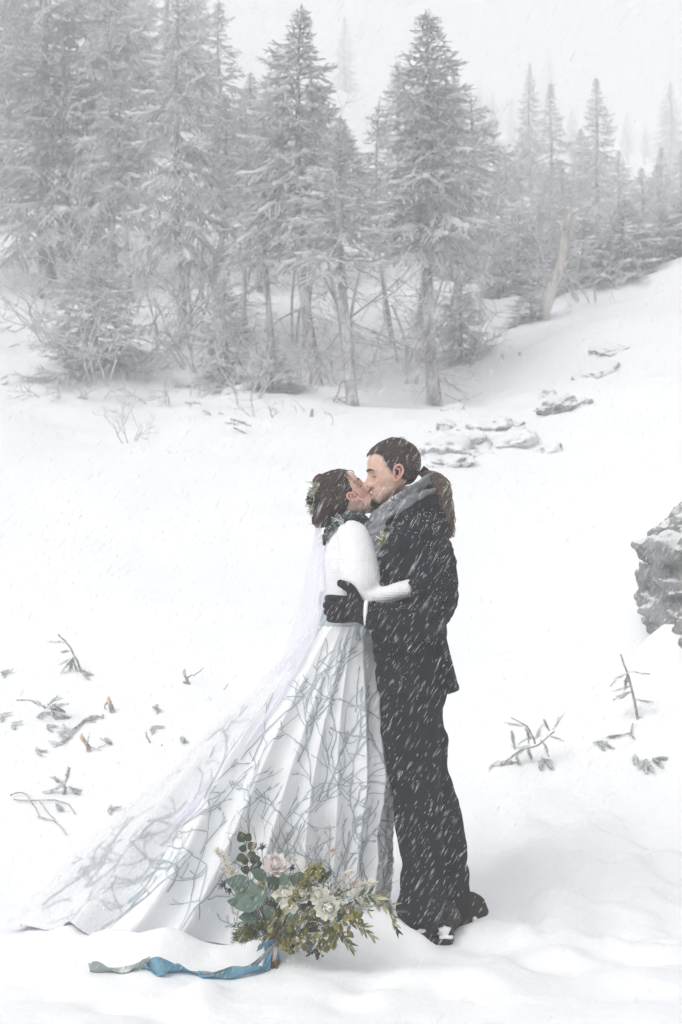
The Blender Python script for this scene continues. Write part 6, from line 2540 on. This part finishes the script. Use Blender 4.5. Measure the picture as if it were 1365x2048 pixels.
plume([(492, 1800, 5.60), (476, 1760, 5.615), (456, 1726, 5.625), (432, 1698, 5.63)], 420, .013, .0042, M_CREAMP, 'cream_plume')
plume([(480, 1800, 5.59), (462, 1752, 5.61), (440, 1738, 5.62)], 160, .010, .0036, M_CREAMP, 'cream_plume')
plume([(500, 1815, 5.58), (468, 1802, 5.585), (466, 1822, 5.58), (484, 1838, 5.575)], 130, .006, .0034, M_CREAMP, 'cream_plume')
plume([(660, 1800, 5.57), (700, 1778, 5.57), (735, 1768, 5.57), (752, 1764, 5.57)], 420, .011, .0040, M_CREAMP, 'cream_plume')
plume([(660, 1790, 5.58), (690, 1752, 5.59), (706, 1742, 5.595)], 200, .009, .0036, M_CREAMP, 'cream_plume')
plume([(600, 1742, 5.60), (590, 1722, 5.605), (585, 1708, 5.61)], 70, .008, .0026, M_CREAMP, 'cream_plume')
plume([(690, 1815, 5.565), (720, 1806, 5.56), (750, 1792, 5.56), (775, 1780, 5.555)], 160, .010, .0030, M_OLIVE, 'seed_spray')
plume([(660, 1704, 5.62), (672, 1696, 5.62)], 60, .004, .0030, M_PEACH, 'grass_head')
plume([(698, 1770, 5.575), (716, 1762, 5.575)], 60, .0045, .0032, M_PEACH, 'grass_head')
plume([(506, 1700, 5.615), (510, 1686, 5.615)], 50, .004, .0030, M_PEACH, 'grass_head')
plume([(565, 1752, 5.59), (574, 1730, 5.595)], 50, .004, .0032, M_PEACH, 'grass_head')
stem(P(660, 1704, 5.62), .03, .0009)

# wiry grasses standing over the top
for tx, ty, b in [(480, 1640, -.01), (494, 1645, .0), (508, 1652, 0), (560, 1660, 0), (602, 1650, .01), (640, 1672, .02), (690, 1662, .03), (752, 1712, .05), (585, 1655, -.01), (622, 1690, .02), (545, 1650, .0), (720, 1690, .04), (600, 1700, 0), (575, 1690, 0), (780, 1768, .05)]:
    pw = stem(P(tx, ty, 5.655), b, .0010)
    for k in range(3):
        i = rb.integers(4, 9)
        d = norm(pw[i] - pw[i - 1]) + rb.normal(0, .45, 3)
        stems.append(smooth_path([pw[i], pw[i] + norm(d) * .03, pw[i] + norm(d) * .06 + [0, 0, .004]], 5))
        srad.append(np.linspace(.0008, .0004, 5))
# stems below the tie
for i in range(16):
    a = tie_p + np.array([rb.normal(0, .012), rb.normal(0, .010), .02])
    b = P(552 + rb.normal(0, 7), 1950 + rb.normal(0, 4), 5.575 + rb.normal(0, .012))
    b[2] = max(b[2], float(gz(b[0], b[1])) - .01)
    stems.append(smooth_path([a, (a + b) / 2 + rb.normal(0, .003, 3), b], 5))
    srad.append(np.full(5, rb.uniform(.0025, .0042)))
for px, py in [(505, 1820), (512, 1800), (528, 1830), (552, 1830), (560, 1812)]:
    pw = stem(P(px, py, BY - .02), 0, .003)
V, F = tubes3(stems, srad, 5)
obj('stem', V, F, M_STEM, bq)['kind'] = 'stuff'
# berries
bb = P(632, 1906, 5.52)
mb = MB()
sb, sr2 = [], []
for i in range(22):
    c = bb + np.array([rb.normal(0, .013), rb.normal(0, .010), rb.normal(-.002, .011)])
    V, F = ICO2
    mb.add(V * rb.uniform(.0038, .0052) + c, F)
    sb.append(np.stack([bb + [0.002, .01, .03], c]))
    sr2.append([.0008, .0006])
br_ = mb.obj('berry', M_BERRY, bq)
br_['kind'] = 'stuff'
V, F = tubes3(sb + [np.stack([bb + [0.002, .01, .03], P(600, 1860, 5.57)])], sr2 + [[.0012, .0018]], 4)
obj('berry_stalk', V, F, M_YEL, bq)


# ribbons
def ribbon(rows, thick, n, mat, name, parent=bq, ripple=.003, seed=0):
    """rows of (px, py, Y, half width vector x, y, z)"""
    q = np.array([list(P(a, b, c)) + [d, e, f] for a, b, c, d, e, f in rows])
    q = smooth_path(q, n)
    m = 9
    R = []
    for i in range(n):
        w = q[i, 3:6]
        t = norm(q[min(i + 1, n - 1), :3] - q[max(0, i - 1), :3])
        nn = norm(np.cross(t, w))
        R.append([q[i, :3] + w * a + nn * ripple * math.sin(a * 4.5 + i * .35 + seed) for a in np.linspace(-1, 1, m)])
    R = np.array(R)
    aa = np.linspace(-1, 1, m)[None, :]
    ii = np.arange(n)[:, None]
    wave = .010 * (1 + np.sin(ii * .24 + seed)) * np.clip(aa, 0, 1) + .008 * (1 + np.sin(ii * .17 + 2 * seed)) * np.clip(-aa, 0, 1)
    R[..., 2] = np.maximum(R[..., 2], gz(R[..., 0], R[..., 1]) + .003 + wave * (2 if ripple > .004 else 0))
    o = obj(name, R.reshape(-1, 3), [np.array(grid_faces(n, m), np.int32)], mat, parent)
    md = o.modifiers.new('thickness', 'SOLIDIFY')
    md.thickness = thick
    return o


V, F = tube([tie_p + [0.004, 0, -.045], tie_p + [0, 0, -.02], tie_p + [-.001, 0, .004], tie_p + [-.002, 0, .012]], [.020, .024, .030, .033], [.018, .020, .026, .028], n=20, up=(0, 1, 0))
V = V + (.0025 * fbm(V * 60, 3, 4) + .002 * np.sin(V[:, 2] * 260 + V[:, 0] * 200))[:, None] * norm((1, -1, 0))
obj('ribbon_wrap', V, F, M_GREY, bq)
ribbon([(516, 1896, 5.585, .004, 0, .012), (532, 1888, 5.577, .006, 0, .014), (550, 1884, 5.577, .006, 0, .012)], .0006, 14, M_BLUE, 'blue_ribbon')
ribbon([(545, 1886, 5.578, .010, 0, .002), (552, 1900, 5.574, .010, 0, .004), (556, 1918, 5.576, .008, 0, .004)], .0006, 12, M_BLUE, 'blue_ribbon')
ribbon([(541, 1888, 5.574, .012, 0, .0), (536, 1915, 5.562, .012, 0, .0), (533, 1940, 5.556, .014, 0, .002), (534, 1958, 5.555, .010, 0, .002)], .0006, 22, M_BLUE, 'blue_ribbon', seed=2)
ribbon([(548, 1893, 5.572, .008, 0, .004), (550, 1905, 5.570, .009, 0, .006), (548, 1922, 5.571, .006, 0, .004)], .0006, 12, M_BLUSH, 'blush_ribbon')
ribbon([(550, 1890, 5.570, .016, 0, .018), (535, 1905, 5.562, .016, 0, .022), (515, 1925, 5.556, .012, 0, .022), (490, 1940, 5.552, .008, -.004, .016), (465, 1938, 5.556, .004, -.008, .010), (440, 1944, 5.556, .002, -.010, .008), (410, 1950, 5.556, .001, -.012, .006), (398, 1953, 5.556, .001, -.010, .004)], .0006, 44, M_GREY, 'grey_ribbon', seed=1)
ribbon([(536, 1925, 5.556, .012, 0, .010), (524, 1942, 5.545, .012, 0, .018), (500, 1950, 5.535, .008, -.012, .024), (470, 1956, 5.525, .004, -.016, .030), (440, 1960, 5.52, .0, -.016, .030), (410, 1962, 5.52, .0, -.014, .024), (398, 1962, 5.52, 0, -.010, .012)], .0006, 40, M_BLUE, 'blue_ribbon', seed=3, ripple=.006)
ribbon([(406, 1962, 5.53, .004, -.010, .010), (370, 1956, 5.54, .0, -.022, .020), (350, 1960, 5.535, .0, -.030, .022), (325, 1968, 5.52, .002, -.034, .018), (305, 1968, 5.53, .0, -.028, .018), (284, 1962, 5.535, 0, -.018, .020)], .0006, 36, M_BLUE, 'blue_ribbon', seed=5, ripple=.006)
ribbon([(300, 1958, 5.54, .0, -.014, .020), (282, 1966, 5.53, .0, -.018, .010), (250, 1972, 5.525, .0, -.020, .008), (215, 1974, 5.525, .0, -.026, .014), (180, 1981, 5.52, .006, -.008, .004)], .0006, 34, M_GREY, 'grey_ribbon', seed=7, ripple=.005)

# dark filler leaves deeper in the bunch, and snow crystals caught on it
for i in range(34):
    px, py = rb.uniform(500, 650), rb.uniform(1750, 1870)
    a = math.atan2(1885 - py, 543 - px) + math.pi
    d = np.array([-math.cos(a) * -1, 0, 0]) * 0 + norm(P(px, py, BY) - tie_p) + rb.normal(0, .35, 3)
    leaf('round' if i % 3 else 'long', P(px, py, BY + rb.uniform(.0, .05)), d, (rb.normal(0, .5), -1, rb.normal(.2, .4)), rb.uniform(.7, 1.2) * (1 if i % 3 else .6))
for bx, by, tx, ty, s in [(520, 1860, 494, 1846, .9), (604, 1822, 628, 1800, .9), (612, 1770, 600, 1744, .9), (664, 1836, 690, 1830, .8), (584, 1766, 600, 1744, .8), (640, 1812, 616, 1826, .8)]:
    p = P(bx, by, BY - .04)
    d = P(tx, ty, BY - .05) - p
    leaf('euc', p, d, (rb.normal(0, .3), -1, .3), s)
_lp = np.array([np.array(c.location) + world_origin(bq) for c in bq.children if 'leaf' in c.name])
_q = np.concatenate([_lp + rb.normal(0, .010, _lp.shape) + [0, -.008, .006] for _ in range(3)])
crystals(_q, 260, .0008, .0022, 'snow_crystals', bq, 9)
# ------------------------------------------------------------------ twigs, stubs and sprigs sticking out of the snow
rd = np.random.default_rng(44)


def sprigthing(name, label, cat, base, wood=(), needles=(), cut=(), group="broken twigs and sprigs in the snow", lying=False, fat=1.0):
    """wood: (pixel path, radius px); needles: pixel paths that carry needles; cut: (px, py, radius px) pale broken ends"""
    g = ground_at(*base)
    Y = g[1]
    s = Y / FPX
    root = thing(name, label, cat, g, group)

    def world(path):
        if lying:
            return np.array([ground_at(a, b) + [0, 0, .012] for a, b in path])
        w = np.cumsum(rd.normal(0, .012, len(path))) * 1.0
        q = np.array([P(a, b, Y) for a, b in path])
        # lean towards the viewer as it rises, so it has depth of its own
        q[:, 1] += (w - w[0]) - 0.12 * np.clip(q[:, 2] - g[2], 0, 1)
        return q
    wp, wr = [], []
    for path, r in wood:
        q = smooth_path(world(path), 10)
        q = q + rd.normal(0, .0018, q.shape)
        wp.append(q)
        wr.append(np.linspace(r * s, r * s * .6, 10))
    if wp:
        for q, r in zip(wp, wr):
            V, F = tubes3([q], [r], 6)
            obj('twig', V, F, M_WOOD, root)
    pos, dr, sc = [], [], []
    for path in needles:
        q = smooth_path(world(path), 12)
        L = np.linalg.norm(np.diff(q, axis=0), axis=1).sum()
        n = max(3, int(L / .030))
        for i in range(n):
            t = i / n
            k = min(10, int(t * 11))
            d = norm(q[k + 1] - q[k])
            pos.append(q[k] + (q[k + 1] - q[k]) * (t * 11 - k))
            dr.append(d + rd.normal(0, .12, 3))
            sc.append(.050)
    if pos:
        V, F, M = foliage(pos, dr, sc, TWIGS_RICH, seed=int(base[0]), fat=1.3 * fat)
        obj('needles', V, F, [M_SPRIG, M_BRANCHSNOW], root, midx=M, smooth=False)
    for px, py, r in cut:
        V, F = ICO2
        a = P(px, py, Y - .03)
        if lying:
            a = ground_at(px, py) + [0, 0, .015]
        obj('cut_end', V * np.array([r * s * .8, r * s * .8, r * s * 1.9]) * (1 + .3 * vnoise(V * 3, int(px)))[:, None] + a, F, M_CUTWOOD, root)
    return root


sprigthing('fir_seedling', "small leaning fir seedling with a few frosted arms on the right slope", 'seedling', (1275, 1440), [([(1276, 1442), (1268, 1400), (1258, 1360), (1250, 1335), (1241, 1308)], 3.0), ([(1276, 1436), (1295, 1434), (1314, 1432)], 1.0)],
           [[(1254, 1345), (1238, 1352), (1217, 1372)], [(1254, 1344), (1272, 1344), (1292, 1349)], [(1260, 1370), (1248, 1376), (1234, 1382)], [(1263, 1385), (1246, 1388), (1232, 1396)], [(1262, 1382), (1250, 1394)], [(1268, 1398), (1282, 1400), (1298, 1405)], [(1252, 1348), (1253, 1364)]])
sprigthing('fir_sprig', "broad frosted fir branch lying across the snow to the right of the couple", 'sprig', (1050, 1530), [([(1000, 1535), (1040, 1500), (1075, 1488), (1105, 1460)], 2.4), ([(1072, 1488), (1060, 1460), (1048, 1448), (1020, 1434)], 2.0)],
           [[(1105, 1460), (1120, 1440)], [(1098, 1462), (1090, 1448)], [(1085, 1470), (1062, 1474), (1042, 1482)], [(1092, 1470), (1116, 1478)], [(1048, 1450), (1022, 1448)], [(1050, 1452), (1056, 1470)], [(1060, 1490), (1046, 1498), (1030, 1496)], [(1030, 1500), (1026, 1484), (1024, 1478)], [(1030, 1506), (1036, 1518)], [(1000, 1520), (984, 1530), (980, 1536)],
            [(1002, 1522), (1020, 1528), (1036, 1534)], [(1004, 1522), (1000, 1538)], [(1006, 1540), (1010, 1550)], [(1080, 1478), (1094, 1500)], [(1070, 1480), (1080, 1462)], [(1022, 1520), (1024, 1536)], [(1055, 1492), (1060, 1508)]], lying=False)
sprigthing('fir_sprig', "short frosted fir tip just under the broad fir branch", 'sprig', (1096, 1532), [], [[(1082, 1522), (1094, 1532), (1106, 1538)], [(1092, 1528), (1100, 1544)]], lying=True)
sprigthing('fir_sprig', "dark fan of fir tips low on the right, nearest of the sprigs there", 'sprig', (1290, 1548), [], [[(1270, 1520), (1272, 1530)], [(1290, 1530), (1282, 1542)], [(1290, 1532), (1292, 1552)], [(1292, 1532), (1304, 1546)], [(1306, 1528), (1318, 1538)], [(1308, 1526), (1318, 1524)]], lying=True, fat=1.4)
sprigthing('fir_sprig', "snowed-in fir twig with a bare end between the broad branch and the seedling", 'sprig', (1215, 1500), [([(1228, 1480), (1258, 1478)], 2.2), ([(1262, 1478), (1266, 1460)], 2.0), ([(1258, 1476), (1270, 1484)], 2.2)], [[(1185, 1492), (1200, 1498)], [(1205, 1494), (1218, 1504)], [(1210, 1486), (1224, 1482)], [(1196, 1496), (1206, 1504)]], lying=True)

sprigthing('fir_seedling', "leaning fir seedling with bare upper stem on the left slope", 'seedling', (162, 1345), [([(163, 1345), (150, 1310), (138, 1288), (118, 1268)], 2.6), ([(160, 1342), (176, 1344)], 2.2)],
           [[(134, 1286), (118, 1284), (105, 1285)], [(148, 1318), (138, 1328), (128, 1338)], [(147, 1316), (142, 1330)], [(146, 1314), (152, 1336)], [(142, 1302), (130, 1304)], [(144, 1316), (130, 1326)]])
sprigthing('fir_sprig', "bushy blue-grey fir branch with a long bare stem at the left", 'sprig', (110, 1440), [([(35, 1398), (64, 1402), (90, 1416)], 1.8)],
           [[(64, 1402), (80, 1410), (96, 1416)], [(96, 1412), (106, 1404), (114, 1400)], [(100, 1414), (116, 1410), (124, 1408)], [(102, 1420), (118, 1428), (134, 1436)], [(104, 1422), (114, 1436)], [(100, 1416), (112, 1420)], [(124, 1430), (138, 1440)], [(106, 1408), (120, 1418)]], fat=1.5)
sprigthing('fir_sprig', "frosted fir branch with a pale broken end pointing right", 'sprig', (130, 1488), [([(152, 1464), (170, 1450), (190, 1444), (206, 1440)], 3.0)], [[(152, 1462), (140, 1480), (126, 1490)], [(150, 1466), (134, 1462), (128, 1456)], [(140, 1478), (122, 1494), (110, 1490)], [(136, 1482), (122, 1480)], [(170, 1450), (184, 1440)], [(146, 1470), (132, 1470)], [(164, 1446), (178, 1446), (192, 1440)]], [(206, 1440, 3.2)], lying=True)
sprigthing('wood_stub', "short broken stump standing upright with a thin hooked side twig", 'stub', (226, 1430), [([(227, 1430), (222, 1412), (218, 1402)], 6.0), ([(216, 1404), (210, 1412), (209, 1426)], 2.0)], [], [(218, 1401, 5.0)])
sprigthing('wood_stub', "broken stump with a pale torn tip, leaning left, in the middle of the twigs", 'stub', (180, 1506), [([(180, 1508), (176, 1492), (168, 1480), (163, 1474)], 5.0), ([(176, 1486), (181, 1466)], 1.2), ([(180, 1494), (206, 1500)], 1.2)], [], [(164, 1475, 4.2)])
sprigthing('wood_stub', "slim broken stub with a thin twig sprouting right, highest of the stubs", 'stub', (380, 1372), [([(381, 1374), (374, 1356), (368, 1342)], 4.0), ([(376, 1354), (394, 1347), (409, 1333)], 1.4)], [[(364, 1385), (374, 1382), (382, 1380)], [(366, 1362), (372, 1366)]], [(370, 1344, 3.6)])
sprigthing('fir_sprig', "star-shaped frosted fir top lying near the gown's train", 'sprig', (132, 1590), [], [[(132, 1570), (138, 1548)], [(132, 1570), (114, 1560)], [(132, 1572), (112, 1580), (98, 1584)], [(132, 1572), (128, 1590), (124, 1604)], [(134, 1572), (148, 1580)], [(140, 1576), (152, 1582)]], fat=1.3)
sprigthing('bare_twig', "forked bare twig lying flat, nearest to the left edge", 'twig', (80, 1615), [([(28, 1608), (60, 1614), (102, 1607), (136, 1616), (150, 1634)], 1.8), ([(20, 1599), (46, 1594), (66, 1616), (80, 1640)], 1.6), ([(78, 1612), (96, 1630), (112, 1646)], 1.4)], [], lying=True)
sprigthing('bare_twig', "bent bare twig below the forked one, closest to the camera", 'twig', (100, 1655), [([(76, 1644), (100, 1650), (116, 1656), (132, 1676)], 2.0)], [], lying=True)
sprigthing('bare_twig', "brown twig with a pale split piece standing on it", 'twig', (290, 1490), [([(250, 1492), (280, 1488), (294, 1486), (315, 1492)], 2.0), ([(303, 1492), (298, 1478), (292, 1466)], 2.4)], [], [(293, 1467, 2.2)], lying=False)
sprigthing('bare_twig', "tiny upright twig right of the one with the pale split piece", 'twig', (322, 1500), [([(322, 1503), (324, 1487)], 1.4)])
sprigthing('bare_twig', "thin pale twig crossing the snow beside the torn stump", 'twig', (210, 1495), [([(200, 1484), (220, 1496)], 1.0), ([(196, 1506), (212, 1498)], 1.0)], [], lying=True)
sprigthing('bare_twig', "thin curved twig poking out far up, right of the highest stub", 'twig', (450, 1380), [([(444, 1380), (450, 1378), (457, 1366)], 1.2)])
for k, (px, py, lab) in enumerate([
        (26, 1458, "fir tip in the snow left of the bushy blue-grey branch"), (86, 1438, "stubby fir tip just below the bushy blue-grey branch"), (96, 1462, "tiny fir tip between the bushy and the broken-ended branch"),
        (74, 1510, "dark fir tip standing alone left of the torn stump"), (214, 1486, "fir crumb right of the torn stump"), 
        (310, 1424, "snowed-over fir tip in the open between two stubs"), (308, 1462, "small fir tip above the twig with the split piece"), (366, 1486, "lone fir tip beside the gown's edge"), 
        (222, 1626, "flat dark fir tip lying alone by the train"), (116, 1620, "fir tip among the forked bare twig"), (168, 1360, "fir tip under the leaning seedling"), (4, 1440, "fir tip cut by the picture's left edge"), (8, 1352, "frosted fir tip high up against the left edge"),
        (1080, 1536, "orange-tinged crumb under the broad fir branch"),
        (1038, 712, "dark crumb far up on the saddle, right one"), (1005, 716, "dark crumb far up on the saddle, left one"), (700, 1790, None)]):
    if lab is None:
        continue
    w = 5 if py > 1100 else 4
    sprigthing('fir_sprig', lab, 'sprig', (px, py), [], [[(px - w, py - 3), (px + w, py + rd.uniform(-3, 3))], [(px, py - 4), (px + rd.uniform(-4, 5), py + 4)]], lying=True)
# sticks and sprigs at the foot of the wood
sprigthing('wood_stub', "grey stub in the snow below the trunk row", 'stub', (624, 834), [([(623, 836), (624, 826), (625, 818)], 4.0)], [])
sprigthing('bare_twig', "hooked dead stick left of the crooked-foot fir", 'twig', (668, 805), [([(668, 802), (676, 788), (684, 764), (712, 762)], 2.0), ([(676, 798), (706, 812)], 1.6)])
sprigthing('fir_sprig', "dark low fir tips left on the slope, upper pair", 'sprig', (50, 665), [], [[(0, 665), (22, 654)], [(26, 668), (52, 652)], [(14, 660), (30, 664)]], fat=2.2)
sprigthing('fir_sprig', "dark low fir tips left on the slope, lower patch", 'sprig', (75, 700), [], [[(58, 700), (84, 690)], [(70, 712), (100, 696)], [(90, 720), (108, 700)], [(18, 694), (40, 690)]], fat=2.2)
sprigthing('fir_sprig', "fir tips half buried at the left edge under the tall firs", 'sprig', (8, 770), [], [[(0, 760), (14, 752)], [(2, 772), (16, 766)]], fat=2.2)
sprigthing('fir_sprig', "frosted fir tips in the snow below the flat bush", 'sprig', (430, 830), [], [[(404, 822), (424, 830)], [(424, 834), (450, 842)], [(436, 826), (452, 832)], [(370, 806), (400, 808)]], fat=2.2)
sprigthing('fir_sprig', "fir branch with a bare stem pointing down the slope below the low skirt", 'sprig', (490, 868), [([(468, 856), (486, 864), (502, 872)], 1.8)], [[(450, 846), (474, 850)], [(460, 838), (490, 846)], [(476, 844), (500, 852)]], fat=2.2)
# ------------------------------------------------------------------ driving snow and haze
r = np.random.default_rng(77)


def flakes(n, y0, y1, power):
    """positions through the volume of air in front of the camera"""
    u = r.random(n)
    y = (y0 ** power + u * (y1 ** power - y0 ** power)) ** (1 / power)
    x = r.uniform(-1, 1, n) * (0.30 * y + 0.5)
    z = CZ + r.uniform(-1, 1, n) * (0.34 * y + 0.2)
    return np.stack([x, y, z], 1)


Pf = np.concatenate([flakes(46000, 2.4, 6.2, 2.6), flakes(52000, 6.2, 24.0, 1.6)])
gzf = gz(Pf[:, 0], Pf[:, 1])
Pf = Pf[Pf[:, 2] > gzf + 0.02]
nf = len(Pf)
Dv = np.stack([0.50 + r.normal(0, 0.09, nf), r.normal(0, 0.25, nf), np.full(nf, 0.86)], 1)
Dv /= np.linalg.norm(Dv, axis=1, keepdims=True)
Lf = r.gamma(2.6, 0.0058, nf) + 0.004
Wf = np.exp(r.normal(-7.72, .36, nf))
big = r.random(nf) < 0.06
Wf[big] *= 1.8
S1 = np.cross(Dv, [0.2, 1.0, 0.1])
S1 /= np.linalg.norm(S1, axis=1, keepdims=True)
S2 = np.cross(Dv, S1)
a, b = Pf - Dv * Lf[:, None] * 0.5, Pf + Dv * Lf[:, None] * 0.5
ring = [Pf + (S1 * math.cos(t) + S2 * math.sin(t)) * Wf[:, None] for t in (0, 2.094, 4.189)]
V = np.stack([a, ring[0], ring[1], ring[2], b], 1).reshape(-1, 3)
base = (np.arange(nf) * 5)[:, None, None]
T = np.array([[0, 2, 1], [0, 3, 2], [0, 1, 3], [4, 1, 2], [4, 2, 3], [4, 3, 1]])
o = obj("falling_snow", V, [(base + T[None]).reshape(-1, 3).astype(np.int32)], M_FLAKE, smooth=True)
tag(o, "wind-driven snow slanting through the air", None, None, 'stuff')

hz = bpy.data.materials.new("haze")
hz.use_nodes = True
t = hz.node_tree
t.nodes.clear()
mo = t.nodes.new('ShaderNodeOutputMaterial')
pv = t.nodes.new('ShaderNodeVolumePrincipled')
pv.inputs['Color'].default_value = (0.985, 0.992, 1.0, 1)
pv.inputs['Density'].default_value = HAZE_DENSITY
pv.inputs['Anisotropy'].default_value = 0.0
t.links.new(pv.outputs[0], mo.inputs['Volume'])
zt = float(GZ.max()) + 8.0
zb = float(GZ.min()) - 1.0
V = [(x, y, z) for x in (-220, 220) for y in (-20, 256) for z in (zb, zt)]
F = [(0, 1, 3, 2), (4, 6, 7, 5), (0, 4, 5, 1), (2, 3, 7, 6), (0, 2, 6, 4), (1, 5, 7, 3)]
o = obj("haze", V, F, hz, smooth=False)
o['kind'] = 'stuff'
